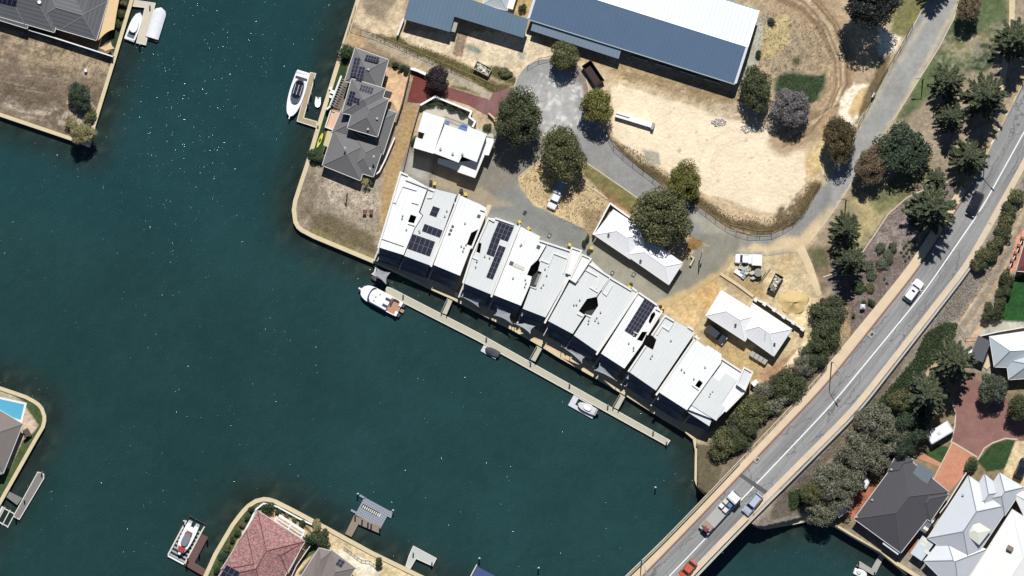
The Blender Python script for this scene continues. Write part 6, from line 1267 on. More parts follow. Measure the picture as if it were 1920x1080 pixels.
def heap(label, px, py, rx, ry, n, seed, mat=None, name='rubble_heap'):
    t = thing(name, label, 'rubble', P(px, py, 0)); r = random.Random(seed); m = MB()
    for k in range(n):
        a, d = r.random()*6.28, math.sqrt(r.random()); x, y, _ = P(px, py, 0); x += rx*d*math.cos(a); y += ry*d*math.sin(a); s = r.uniform(.06, .2); h = r.uniform(.1, .35)
        m.tube((x, y, 0), (x+r.uniform(-.1, .1), y, h), s, 4, r2=s*.6)
    m.build('stone', mat or M('broken_concrete', rgb(206, 200, 196), .9, island=.35), t)['kind'] = 'stuff'
heap('left heap of broken pale concrete on the sand pad', 1347, 229, 1.5, .7, 110, 3); heap('right heap of broken pale concrete on the sand pad', 1403, 241, 1.5, .8, 120, 4)
# sand pile
t = thing('sand_pile', 'smooth cone of yellow sand on the building site', 'sand pile', P(1487, 567, 0)); m = MB(); x, y, _ = P(1487, 567, 0); rr = [(2.7, -.06), (2.2, .08), (1.7, .3), (1.2, .62), (.8, .95), (.4, 1.2), (.05, 1.28)]; rg = []
for r_, z_ in rr: rg.append([(x+r_*1.15*math.cos(a)*(1+.12*math.sin(3*a)), y+r_*math.sin(a)*(1+.1*math.cos(2*a)), z_+(.1*math.sin(5*a) if 0 < z_ < 1.3 else 0)-(.35 if (math.cos(a) > .3 and math.sin(a) < .2 and z_ > .9) else 0)) for a in [i*math.pi/10 for i in range(20)]])
m.loft(rg); m.build('sand', M('yellow_sand', rgb(222, 190, 126), .95, nz=[(1, .06), (5, .08)], bump=(3, .4)), t, smooth=True)
# pallets, bricks, mixer beside the white tray ute
r = random.Random(2)
for k, (x, y, s, c_, lab) in enumerate(((1389,500,.8,200,'stack of pale blocks nearest the ute bonnet'), (1395,504,.75,196,'stack of grey blocks between two others by the ute'), (1400,500,.7,210,'small stack of light blocks touching the ute shadow'), (1402,506,.7,188,'stack of grey blocks right of the white sheet stack'), (1400,511,.75,214,'pale block stack beside the white panels'), (1393,509,.7,176,'darker block stack beside the white panels'), (1411,511,.9,206,'block stack left of the grey drum mixer'), (1412,521,.7,200,'narrow block stack below the grey drum mixer'))):
    t = thing('block_stack', lab, 'blocks', P(x, y, 0), 'block stacks on the building site')
    for j in range(2): MB().obox(x+j*3-1.5, y+j*.8, s*.48, s, 20+k*7, 0, .7+.1*j).build('block', M('block_%d' % c_, rgb(c_, c_, c_-14), .9), t)
t = thing('panel_stack', 'stack of white panels with a blue end lying on the sand', 'panels', P(1387, 513, 0)); MB().obox(1386, 512, 1.9, .85, 33, 0, .5).build('panel', mWhite, t); MB().obox(1394, 519, .6, .8, 33, 0, .56).build('blue_panel', M('pale_blue_panel', rgb(150, 166, 196), .7), t)
t = thing('water_drum', 'big grey drum standing below the white box canopy', 'drum', P(1421, 511, 0)); x, y, _ = P(1421, 511, 0); MB().tube((x, y, 0), (x, y, 1.6), .75, 16).build('drum_body', mGreyC, t); MB().tube((x, y, 1.6), (x, y, 1.66), .6, 16).build('lid', M('drum_lid', rgb(146, 142, 132), .8), t)
for k, (x0_, y0_, x1_, y1_) in enumerate(((1436,510,1424,530), (1444,505,1428,528))): t = MB().tube(P(x0_, y0_, .1), P(x1_, y1_, .1), .07, 5).build('timber_beam', mDark); tag(t, ('shorter' if k == 0 else 'longer')+' dark beam lying on the sand beside the drum', 'beam')
# wheelie bins
bins = [(815,344,0,'yellow-lidded bin in front of the second townhouse'), (873,364,0,'yellow-lidded bin beside the third townhouse'), (974,416,1,'upright yellow-lidded bin above the townhouse party wall'), (991,428,0,'yellow-lidded bin lying close to the white townhouse wall'), (1068,459,0,'yellow-lidded bin at the top of the stair tower'), (1109,465,0,'yellow-lidded bin in the dark corner by the garages'), (1181,537,0,'yellow-lidded bin above the steep solar roof'), (1242,577,0,'yellow-lidded bin at the edge of the yellow sand')]
for k, (x, y, v, lab) in enumerate(bins):
    t = thing('wheelie_bin', lab, 'bin', P(x, y, .06), 'yellow-lidded bins along the laneway', math.radians(15*k)); taper([(-.22, -.26), (.22, -.26), (.22, .26), (-.22, .26)], .05, .95, 1.2).build('bin_body', mBinG, t); MB().box(-.28, .3, -.31, .31, .96, 1.04).build('lid', mYel, t)
    for s in (-1, 1): MB().tube((-.24, s*.24-.04, .1), (-.24, s*.24+.04, .1), .1, 8).build('wheel', mBlack, t)
for k, (x, y, lab) in enumerate(((808,341,'dark bin left of the yellow-lidded bin at the second townhouse'), (865,357,'dark bin left of the yellow-lidded bin at the third townhouse'), (1183,533,'dark bin behind the yellow-lidded one above the steep solar roof'), (1238,575,'dark bin on the corner beside the yellow sand'), (1104,470,'dark bin in the shaded garage corner'))):
    t = thing('wheelie_bin', lab, 'bin', P(x, y, .06), 'dark bins along the laneway', math.radians(30*k)); taper([(-.22, -.26), (.22, -.26), (.22, .26), (-.22, .26)], .05, .95, 1.2).build('bin_body', mBinG, t); MB().box(-.28, .3, -.31, .31, .96, 1.04).build('lid', mDark, t)
for k, (x, y, lab) in enumerate(((1030,442,'square service pit with pale lid in the middle of the laneway'), (1188,515,'service pit outside the square lightwell townhouse'), (1148,512,'small pale service pit against the grey townhouse'), (984,399,'dark square drain grate in the laneway'), (1322,891,'dark square grate on the shore path by the bridge'))):
    t = thing('service_pit', lab, 'pit', P(x, y, .06)); MB().obox(x, y, .8, .6, -60, .05, .2).build('frame', mDark, t); MB().obox(x, y, .45, .35, -60, .2, .24).build('lid', mGreyC if k != 3 else mDark, t)
# street lamps
def lamp(label, base, head, h=9, mat=mDark):
    x, y, z = P(*base, gzp(*base)); t = thing('street_lamp', label, 'street lamp', (x, y, z)); hx, hy, _ = P(*head, z+h+.3); MB().tube((x, y, z), (x, y, z+h), .13, 8, r2=.07).build('pole', mat, t); MB().tube((x, y, z+h), (hx, hy, z+h+.3), .06, 6).build('arm', mat, t)
    a = math.atan2(hy-y, hx-x); m = MB(); m.tube((hx-.3*math.cos(a), hy-.3*math.sin(a), z+h+.3), (hx+.4*math.cos(a), hy+.4*math.sin(a), z+h+.3), .17, 8, r2=.1); m.build('lamp_head', mGreyC, t)
lamp('tall pale street lamp whose arm reaches over the main road by the conifers', (1848,276), (1873,292), 9.5, mSteel)
lamp('street lamp on the footpath where the bridge approach begins', (1559,679), (1578,703), 9, mSteel)
lamp('street lamp on the bridge footpath near the bottom edge', (1203,1049), (1211,1072), 6, mSteel)
lamp('dark lamp beside the side road near the twin conifers', (1586,376), (1575,372), 5.5); lamp('dark lamp on the verge right of the side road', (1730,150), (1719,147), 5.5); lamp('dark lamp beside the laneway by the gate pillar', (1311,489), (1317,470), 4)
lamp('lamp post with white head on the vacant point', (651,362), (649,359), 3.5, mWhite)
t = thing('park_lamp', 'white-topped light standing among the shrubs above the main road', 'lamp', P(1617, 575, gzp(1617, 575))); x, y, z = P(1617, 575, gzp(1617, 575)); MB().tube((x, y, z), (x, y, z+1.6), .12, 6).build('post', mDark, t); MB().tube((x, y, z+1.6), (x, y, z+2.0), .65, 4, r2=.15).build('lamp_shade', mWhite, t)
for x, y, lab in ((684,398,'left of the two rusty cubes on the vacant point'), (696,398,'right of the two rusty cubes on the vacant point')): t = thing('rusty_box', lab, 'box', P(x, y, 0), 'rusty cubes on the vacant point'); MB().obox(x, y, .65, 1.0, 5, 0, .8).build('box_body', M('rust', rgb(92, 48, 44), .8), t); MB().obox(x, y, .5, .8, 5, .8, .86).build('lid', M('rust_light', rgb(128, 76, 66), .8), t)
t = thing('white_marker', 'small white block with shadow on the top-left vacant lot', 'marker', P(161, 133, 0)); taper([(161*.1-96-.3, (540-133)*.1-.4), (161*.1-96+.4, (540-133)*.1-.3), (161*.1-96+.3, (540-133)*.1+.5), (161*.1-96-.4, (540-133)*.1+.4)], 0, .9, .6).build('block', mWhite, t)
t = thing('paper_sign', 'small white site sign leaning by the roadside fence', 'sign', P(1638, 178, 0)); MB().obox(1638, 178, 1.0, .3, -60, .3, 1.5).build('board', mWhite, t); MB().tube(P(1638, 178, 0), P(1638, 178, .4), .05, 5).build('post', mDark, t)
t = thing('garden_furniture', 'white table and chairs on the lawn by the grey tiled house', 'outdoor table', P(622, 175, 0)); MB().obox(623, 172, .8, .7, 20, .7, .76).build('table_top', mWhite, t)
for p in ((620,166), (620,181), (627,178)): MB().obox(*p, .5, .5, 20, .3, .8).build('chair', mWhite, t)
# ---------------- construction fences ----------------
def mesh_fence(label, line, h=1.8, step=22, mat=mSteel):
    t = thing('mesh_fence', label, 'fence', P(*line[len(line)//2], 0)); pts = [np.array(p, float) for p in line]; seg = [np.hypot(*(b_-a)) for a, b_ in zip(pts[:-1], pts[1:])]; tot = sum(seg); n = max(2, int(tot/step)); rail, wire = MB(), MB()
    def at(s):
        for k, l in enumerate(seg):
            if s <= l or k == len(seg)-1: return pts[k]+(pts[k+1]-pts[k])*min(1, s/l)
            s -= l
    prev = None
    for i in range(n+1):
        p = at(tot*i/n); MB().tube(P(*p, 0), P(*p, h), .045, 5).build('post', mat, t)
        if prev is not None:
            for z in (h, .15): rail.tube(P(*prev, z), P(*p, z), .035, 4)
            for k in range(1, 9): q = prev+(p-prev)*k/9; wire.tube(P(*q, .15), P(*q, h), .008, 3, cap=False)
            for z in (.5, .9, 1.3): wire.tube(P(*prev, z), P(*p, z), .01, 3, cap=False)
        prev = p
    rail.build('rail', mat, t)['kind'] = 'stuff'; wire.build('mesh_panel', mat, t)
mT = M('tan_timber_rail', rgb(176, 158, 124), .8)
mesh_fence('long temporary fence along the path above the grey tiled house', [(655,48),(700,62),(760,86),(830,117),(896,145),(932,160)], mat=mT); mesh_fence('short fence returning from the path to the cul-de-sac', [(932,160),(966,145)], mat=mT)
mesh_fence('curved mesh fence at the top left of the cul-de-sac', [(990,121),(1000,112),(1015,108),(1034,104)]); mesh_fence('mesh fence between the street and the sand pad', [(1140,252),(1150,272),(1178,298),(1212,322),(1243,348)], mat=mDark)
mesh_fence('long curved mesh fence round the bottom of the sand pad', [(1306,382),(1340,408),(1372,430),(1405,440),(1447,438),(1480,424),(1508,396),(1538,342)], mat=mDark); mesh_fence('mesh fence beside the side road at the top', [(1610,232),(1632,190),(1660,135),(1690,85),(1712,45)], mat=mDark)
mesh_fence('pale mesh panels standing inside the road bend', [(1370,421),(1390,424),(1408,433),(1447,431)], mat=mT); mesh_fence('low fence between the taupe house and the cream paving', [(645,1025),(660,1036),(676,1049),(696,1052),(706,1062)], 1.1, 8)
mesh_fence('dark fence around the back of the maroon-roofed lot', [(1795,606),(1815,640),(1838,632)], 1.2); mesh_fence('fence on the promontory shore above the path', [(667,10),(655,48),(645,80)], mat=mT)
tag(MB().wall([(740,258),(722,300),(711,322),(700,330)], .25, 0, 1.5).build('garden_wall', mWhite), 'white garden wall along the right side of the grey tiled house', 'wall'); tag(MB().wall([(768,136),(755,190),(744,225)], .18, 0, 1.7).build('side_wall', M('brown_wall', rgb(96, 80, 66), .8)), 'dark side wall between the peach paving and the red brick drive', 'wall')
tag(MB().wall([(770,128),(783,132),(800,140)], .5, 0, 1.4).build('gate_wall', mWhite), 'white gate wall at the top of the red brick drive', 'wall'); tag(MB().wall([(787,198),(772,250),(755,322)], .12, 0, 1.6).build('timber_fence', mTimber), 'thin timber fence left of the white flat-roofed house', 'fence')
tag(MB().wall([(916,212),(927,222),(928,228)], .3, 0, 1.2).build('entry_wall', mConc), 'short entry wall at the corner of the walled garden', 'wall')
tag(MB().wall([(1560,984),(1600,1008),(1650,1036),(1700,1078)], .25, 0, 1.5).build('waterfront_fence', mDark), 'dark waterfront fence below the charcoal house', 'fence')
tag(MB().wall([(1905,955),(1880,1000),(1855,1045),(1835,1082)], .15, 0, 1.7).build('side_fence', mDark), 'dark side fence between the pale blue and white roofed houses', 'fence'); tag(MB().wall([(1812,886),(1775,945),(1762,962)], .18, 0, 1.6).build('side_wall', mConcW), 'pale side wall between the charcoal house and pale blue house', 'wall')
tag(MB().wall([(440,1040),(452,1010),(470,975),(480,955),(494,944),(520,950),(560,972),(600,990)], .3, 0, .7).build('planter_edge', mWhite), 'white planter edge following the lawn round the red tiled house', 'planter edge')
tag(MB().wall([(584,1020),(556,1060),(545,1084)], .12, 0, 1.7).build('side_fence', mWhite), 'white side fence between the red and taupe roofs', 'fence')
t = thing('lean_to_shed', 'small white cabin roof at the left corner of the charcoal house', 'shed', P(1577, 960, 0)); MB().obox(1578, 959, 2.2, 1.4, -35, 2.1, 2.25).build('roof_sheet', mWhite, t); MB().obox(1578, 959, 1.9, 1.1, -35, 0, 2.09).build('wall', brick, t)
t = thing('boat_trailer', 'white covered trailer between the trees and charcoal house', 'trailer', P(1624, 906, 0)); MB().obox(1624, 906, 2.0, 1.0, -62, .4, 1.2).build('body', mGelS, t); MB().obox(1624, 906, 1.6, .6, -62, 1.2, 1.35).build('cover', mWhite, t)
# ---------------- trees and shrubs ----------------
def leafmat(name, c, c2, isl=.5):
    m = bpy.data.materials.new(name); m.use_nodes = True; t = m.node_tree; N, L = t.nodes, t.links; b = N['Principled BSDF']; b.inputs['Roughness'].default_value = .7; b.inputs['Specular IOR Level'].default_value = .25
    geo = N.new('ShaderNodeNewGeometry'); r = N.new('ShaderNodeValToRGB'); e = r.color_ramp.elements; e[0].color = (*[q*(1-isl) for q in c], 1); e[1].color = (*c2, 1); x = r.color_ramp.elements.new(.6); x.color = (*c, 1)
    L.new(geo.outputs['Random Per Island'], r.inputs[0])
    oi = N.new('ShaderNodeObjectInfo'); n = N.new('ShaderNodeTexNoise'); n.inputs['Scale'].default_value = .9; n.inputs['Detail'].default_value = 3; L.new(geo.outputs['Position'], n.inputs['Vector'])
    mr = N.new('ShaderNodeMapRange'); mr.inputs[1].default_value = .3; mr.inputs[2].default_value = .7; mr.inputs[3].default_value = .75; mr.inputs[4].default_value = 1.25; L.new(n.outputs[0], mr.inputs[0])
    mx = N.new('ShaderNodeMix'); mx.data_type = 'RGBA'; mx.blend_type = 'MULTIPLY'; mx.inputs[0].default_value = 1; L.new(r.outputs[0], mx.inputs[6]); L.new(mr.outputs[0], mx.inputs[7]); L.new(mx.outputs[2], b.inputs['Base Color'])
    MATS[name] = m; return m
F = .87
LM = {'olive': leafmat('olive_leaves', rgb(96,98,56,F), rgb(150,150,92,F)), 'dark': leafmat('dark_leaves', rgb(74,84,50,F), rgb(118,124,78,F)), 'yolive': leafmat('yellow_olive_leaves', rgb(112,114,48,F), rgb(168,156,74,F)),
      'brown': leafmat('brown_leaves', rgb(122,106,76,F), rgb(176,146,108,F)), 'grey': leafmat('grey_leaves', rgb(128,122,122,F), rgb(176,168,166,F)), 'pine': leafmat('pine_needles', rgb(80,92,62,F), rgb(140,146,104,F)), 'deep': leafmat('deep_green_leaves', rgb(58,78,54,F), rgb(96,116,80,F)),
      'greyg': leafmat('grey_green_leaves', rgb(118,118,94,F), rgb(170,166,138,F)), 'green': leafmat('green_leaves', rgb(60,82,44,F), rgb(98,122,70,F)), 'rust': leafmat('rusty_olive_leaves', rgb(92,88,52,F), rgb(150,118,76,F)), 'black': leafmat('shade_dark_leaves', rgb(38, 44, 42), rgb(62, 68, 62)), 'purple': leafmat('purple_black_leaves', rgb(54,42,46), rgb(84,68,70)), 'shrub': leafmat('shrub_leaves', rgb(92,102,80,F), rgb(130,138,110,F)), 'straw': leafmat('straw_leaves', rgb(156,148,92,F), rgb(200,188,130,F))}  # 'black' puts the shade over the gum's crown into its leaf colour
mBark = M('bark', rgb(112, 96, 82), .95, nz=[(4, .2)])
def crown_mesh(name, seed, nc, nl, leaf, cr=.34, flat=.8, kind='round'):
    """unit crown (radius 1, centre at 0): leaf quads scattered on many clumps, gaps between them"""
    r = np.random.RandomState(seed); V = []; 
    cs = []
    for k in range(nc):
        while True:
            p = r.uniform(-1, 1, 3); d = np.linalg.norm(p)
            if .35 < d < 1: break
        an = math.atan2(p[1], p[0]); lob = 1+.09*math.sin(2*an+seed)+.07*math.sin(3*an+seed*2.3)+.05*math.sin(5*an+seed*1.7); p = p/d*(d**.45)*(1-cr*.75)*r.uniform(.86, 1.08)*lob; p[2] *= flat; cs.append((p, cr*r.uniform(.7, 1.15)))
    for (p, q) in cs:
        n = int(nl/nc); dirs = r.normal(size=(n, 3)); dirs /= np.linalg.norm(dirs, axis=1)[:, None]; dirs[:, 2] = np.abs(dirs[:, 2])*np.where(r.rand(n) < .8, 1, -1)
        pos = p+dirs*(q*r.uniform(.72, 1.05, n))[:, None]; nrm = dirs*.8+r.normal(size=(n, 3))*.4+np.array([0, 0, .3]); nrm /= np.linalg.norm(nrm, axis=1)[:, None]
        u = np.cross(nrm, r.normal(size=(n, 3))); u /= np.linalg.norm(u, axis=1)[:, None]; v = np.cross(nrm, u); s = (leaf*r.uniform(.6, 1.3, n))[:, None]
        V.append(np.stack([pos-u*s, pos-v*s*.55, pos+u*s, pos+v*s*.55], 1).reshape(-1, 3))
    return quads(name, np.concatenate(V))
def quads(name, v):
    me = bpy.data.meshes.new(name); n = len(v)//4; me.vertices.add(len(v)); me.vertices.foreach_set('co', v.ravel()); me.loops.add(n*4); me.loops.foreach_set('vertex_index', np.arange(n*4, dtype=np.int32)); me.polygons.add(n); me.polygons.foreach_set('loop_start', np.arange(0, n*4, 4, dtype=np.int32)); me.update(calc_edges=True); me.materials.append(LM['olive']); return me
def pine_mesh(name, seed, Hh=1.0, tiers=17, leaf=.05):
    """conifer of unit height, radius .3: tiers of radial fronds with side needles"""
    r = np.random.RandomState(seed); V = []
    for k in range(tiers):
        h = .1+.88*(k/(tiers-1))**.9; R_ = .31*(1-h)**.6*(1 if h > .2 else .85)+.012; nb = 8 if k < tiers*.6 else 6; off = k*2.4+r.rand()
        for b in range(nb):
            a = off+b*6.283/nb+r.normal()*.1; Rb = R_*r.uniform(.72, 1.2); n = max(6, int(40*Rb/.3)); s = (np.arange(n)+.5)/n; bend = r.normal()*.15
            for side in (-1, 0, 1):
                ln = s*Rb; w = (.085*Rb*(1-s*.7)+.002)*side; ab = a+bend*s; x = ln*np.cos(ab)-w*np.sin(ab); y = ln*np.sin(ab)+w*np.cos(ab); z = h+.16*Rb*s*s-.06*Rb*s+r.normal(size=n)*.004
                pos = np.stack([x, y, z], 1)+r.normal(size=(n, 3))*.002; aa = ab+side*.55+r.normal(size=n)*.15; u = np.stack([np.cos(aa), np.sin(aa), .2+r.normal(size=n)*.15], 1); v = np.stack([-np.sin(aa), np.cos(aa), r.normal(size=n)*.5], 1); ss = (leaf*.5*r.uniform(.7, 1.25, n)*(1.1-s*.35)*(.5+Rb/.5))[:, None]
                V.append(np.stack([pos-u*ss, pos-v*ss*.26, pos+u*ss, pos+v*ss*.26], 1).reshape(-1, 3))
    return quads(name, np.concatenate(V))
CM = {'big': [crown_mesh('crown', 10+i, 110, 17000, .036, .24, .8) for i in range(3)], 'mid': [crown_mesh('crown', 20+i, 60, 8000, .05, .3, .85) for i in range(3)], 'small': [crown_mesh('crown', 30+i, 20, 1700, .095, .45, .8) for i in range(3)], 'tuft': [crown_mesh('crown', 40, 7, 160, .26, .6, .7)], 'lobed': [crown_mesh('crown', 50+i, 38, 8500, .048, .34, .75) for i in range(3)], 'pine': [pine_mesh('crown', 60+i) for i in range(3)]}
def trunk_mesh(name, seed, h, limbs=5):
    r = random.Random(seed); m = MB(); m.tube((0, 0, -.3), (.03*h, .02*h, h*.5), .035*h, 8, r2=.026*h); top = Vector((.03*h, .02*h, h*.5))
    for k in range(limbs): a = k*6.28/limbs+r.random(); e = top+Vector((math.cos(a)*.26*h, math.sin(a)*.26*h, h*r.uniform(.15, .3))); m.tube(top-Vector((0, 0, .04*h)), e, .018*h, 5, r2=.008*h)
    me = bpy.data.meshes.new(name); me.from_pydata(m.v, [], m.f); me.materials.append(mBark); return me
TR = [trunk_mesh('trunk', i, 1.0) for i in range(3)]
ps = MB().tube((0, 0, -.02), (0, 0, 1), .018, 7, r2=.002); PT = bpy.data.meshes.new('trunk'); PT.from_pydata(ps.v, [], ps.f); PT.materials.append(mBark)
rt = random.Random(11); NT = [0]
def tree(name, label, px, py, rx, ry, kind, mat, h=None, cat='tree', group=None, rot=None):
    """px,py,rx,ry: crown centre and radii in map px; h: height of the crown's middle"""
    NT[0] += 1; i = NT[0]; rx, ry = rx*.1, ry*.1; rr = (rx+ry)/2; h = h or rr*1.15; zg = gzp(px, py); t = thing(name, label, cat, P(px, py, zg) if kind == 'pine' else (*P(px, py, zg+h)[:2], zg), group, 0)
    if kind == 'pine':
        Hh = h; c = bpy.data.objects.new('crown', CM['pine'][i % 3]); s = rr/.3; c.scale = (s, s, Hh); tr = bpy.data.objects.new('trunk', PT); tr.scale = (Hh*.8, Hh*.8, Hh)
    else:
        c = bpy.data.objects.new('crown', CM[kind][i % len(CM[kind])]); k = 1.06; c.scale = (rx*k, ry*k, min(h*.95, rr*1.0)); c.location = (0, 0, h)
        tr = bpy.data.objects.new('trunk' if rr > .9 else 'stem', TR[i % 3]); tr.scale = (h*1.1,)*3
    c.rotation_euler = (0, 0, (rt.random()*.6-.3) if kind != 'pine' and abs(rx-ry) > .3 else rt.random()*6.28)
    for o in (c, tr): COL.objects.link(o); o.parent = t
    c.material_slots[0].link = 'OBJECT'; c.material_slots[0].material = LM[mat]
    return t
T_ = [('broadleaf_tree','olive round tree overhanging the top of the cul-de-sac',1058,104,27,30,'mid','olive',3.8),
('broadleaf_tree','large dark spreading tree between the white flat house and the cul-de-sac',972,222,48,52,'big','dark',6.6),
('broadleaf_tree','tall olive tree shading the white utility on the sand triangle',1056,287,41,52,'big','olive',5.2),
('broadleaf_tree','yellow-olive tree on the right rim of the cul-de-sac',1119,199,30,37,'mid','yolive',4.8),
('broadleaf_tree','yellow-green tree, upper one of the pair by the garage roof',1283,342,34,38,'big','yolive',4.0),
('broadleaf_tree','huge dark olive tree over the white hip-roofed garages',1241,406,58,54,'big','olive',5.5),
('broadleaf_tree','purple-black round tree beside the red brick drive',820,147,22,27,'mid','purple',3.2),
('broadleaf_tree','dark green tree at the corner of the huge shed',1418,165,31,43,'mid','dark',4.4),
('broadleaf_tree','silvery grey tree beside the dark tree on the dirt lot',1482,202,36,38,'big','grey',4.0),
('broadleaf_tree','brown-green tree on the edge of the side road below the dirt circuit',1574,262,33,40,'big','rust',5.6),
('broadleaf_tree','rusty brown thin tree left of the dense green one in the park',1633,311,32,37,'big','brown',4.6),
('broadleaf_tree','dense deep green many-lobed tree in the park',1693,278,50,52,'lobed','deep',4.6),
('gum_tree','very dark gum tree at the top edge left of the side road',1632,5,56,44,'big','black',11.0),
('broadleaf_tree','brown-topped tree in the green park at the top edge',1818,14,26,24,'mid','brown',5.0),
('broadleaf_tree','grey-green round tree on the brick court by the pale metal house',1860,728,28,30,'mid','shrub',4.0),
('broadleaf_tree','round tree at the right edge above the cream driveway',1914,765,26,28,'mid','dark',4.2),
('broadleaf_tree','dark green bushy tree alone on the top-left vacant lot',150,179,22,27,'mid','deep',2.3),
('broadleaf_tree','pale olive tree leaning over the sea wall on the vacant lot',155,252,24,20,'mid','straw',3.6),
('shrub','small green shrub above the pale olive tree',168,214,12,16,'small','olive',1.3),
('shrub','small yellowish shrub left of the pale olive tree',134,232,12,15,'small','straw',1.3)]
for a in T_: tree(a[0], a[1], *a[2:8], h=a[8], cat='shrub' if a[0] == 'shrub' else 'tree')
for lab, x, y, r_, h in (('conifer in a row of two in the upper park, upper one',1774,155,31,13),('smaller conifer directly below another in the upper park',1778,220,26,12),('star-shaped conifer between the park and the verge path',1844,182,38,16),('conifer at the top right corner over the verge path',1900,78,36,16),('conifer beside the tall pale street lamp',1812,296,31,14),
  ('small conifer above the mulch bed',1755,336,18,6.5),('big conifer casting a fringed shadow on the main road',1745,392,42,18),('upper of the twin conifers beside the side road',1583,430,27,14),('lower of the twin conifers, above the mulch shrubs',1590,488,28,14),('conifer at the hedge end beside the dark carport',1786,678,36,16),('conifer left of the brick court, over the tree belt',1735,740,38,15),
  ('conifer just beyond the top edge beside the side road',1752,-52,32,14)):
    tree('conifer', lab, x, y, r_*1.22, r_*1.22, 'pine', 'pine', h=h*.95, group='conifers along the road', cat='conifer')
BB = [('nearest the sand pile, at the top of the belt',1551,586,32,30,'dark'),('second from the top, beside the footpath end',1547,631,29,27,'dark'),('below it beside the pale path end',1528,664,23,22,'dark'),('small one above the bridge fence',1510,683,19,19,'greyg'),('large one right of the corner tower',1478,722,31,30,'dark'),('in the middle against the bridge fence',1445,745,28,28,'greyg'),('just behind the corner tower',1420,768,32,28,'greyg'),('touching the last townhouse',1393,782,30,28,'greyg'),('against the bridge fence, second lowest',1390,812,26,27,'dark'),('lowest, above the shore path',1358,832,24,30,'greyg')]
for lab, x, y, rx, ry, m_ in BB: tree('bushy_tree', 'bushy tree on the bridge embankment, '+lab, x, y, rx*1.14, ry*1.14, 'lobed', 'olive' if m_ == 'greyg' and y > 760 else m_, h=2.6, group='bushy trees along the bridge embankment')
RB = [('at the top end, under the conifer',1690,752,26,22,'olive'),('dark, beside the caravan',1712,800,34,34,'deep'),('dark, left of the caravan',1690,835,28,26,'deep'),('pale and broad, next to the hedge strip',1640,790,38,34,'greyg'),('pale, middle of the upper belt',1665,825,34,30,'greyg'),('pale, against the rocky verge',1612,835,34,32,'greyg'),('pale, over the corner of the charcoal roof',1640,862,30,28,'greyg'),('middle, between road and charcoal roof',1590,872,34,34,'greyg'),('lower middle, beside the white trailer',1595,908,28,28,'greyg'),('lower, above the garden patch',1556,903,34,34,'greyg'),('lower, near the small white cabin',1570,935,26,28,'greyg'),('lowest, hanging over the canal',1540,958,32,30,'greyg'),('small, on the rocky verge at the bottom',1522,925,22,24,'olive')]
for lab, x, y, rx, ry, m_ in RB: tree('bushy_tree', 'bushy belt tree right of the bridge, '+lab, x, y, rx, ry, 'lobed', m_, h=3.6, group='tree belt right of the bridge')
for k, (x, y, r_) in enumerate(((1906,368,14),(1893,392,14),(1889,413,15),(1880,436,15),(1868,455,15),(1857,474,14),(1843,476,12),(1840,492,13),(1831,496,11))):
    tree('roadside_shrub', ('topmost','second','third','fourth','fifth','sixth','seventh','eighth','lowest')[k]+' olive shrub in the row between the main road and the rocks', x, y, r_*1.1, r_*1.15, 'small', 'dark' if k % 2 else 'olive', h=1.4, group='shrub row between road and rocks', cat='shrub')
for k, (x, y, rx, ry) in enumerate(((1887,524,15,17),(1882,546,15,15),(1872,567,15,14),(1868,588,15,14),(1853,592,12,15),(1852,576,10,10))):
    tree('hedge_shrub', ('uppermost','second','third','fourth','lower left','small middle')[k]+' dense shrub in the hedge beside the bright lawn', x, y, rx, ry, 'small', 'dark', h=1.6, group='hedge by the bright lawn', cat='shrub')
for lab, x, y, rx, ry, m_ in (('round dome shrub at the left of the mulch bed',1651,464,10,10,'shrub'),('dome shrub top right of the mulch group',1674,463,10,10,'shrub'),('long dome shrub below the top right one',1664,480,12,12,'shrub'),('dome shrub in the middle of the mulch group',1655,495,12,14,'shrub'),('grey-green shrub touching the lower twin conifer',1626,497,14,12,'shrub'),('dome shrub left of the lowest dome',1637,514,12,12,'shrub'),('yellow-tipped small shrub beside the long dome',1668,489,7,8,'olive'),('wide low green shrub near the white-topped light',1612,538,16,13,'green'),('green shrub right of the wide low shrub',1630,540,10,10,'olive'),('shrub left of the big conifer above the mulch',1707,393,12,10,'shrub'),('shrub below the big conifer at its left',1712,412,13,13,'shrub'),('small green shrub under the footpath edge',1635,566,8,7,'green'),('low green plant by the mulch corner',1620,567,5,5,'green'),('tiny plant left of the white-topped light',1601,591,5,4,'olive')):
    tree('shrub', lab, x, y, rx, ry, 'small', m_, h=.75, group='dome shrubs in the mulch bed', cat='shrub')
for (x, y) in ((1704,454),(1714,454),(1699,460),(1709,461),(1695,465),(1704,468),(1714,468),(1690,473),(1700,474),(1711,474),(1695,480),(1705,482),(1698,489),(1658,523),(1663,531),(1710,464)): tree('tuft', 'small dark tuft planted in the mulch beside the footpath', x, y, 3, 3, 'tuft', 'dark', h=.25, group='tufts planted in the mulch', cat='tuft')
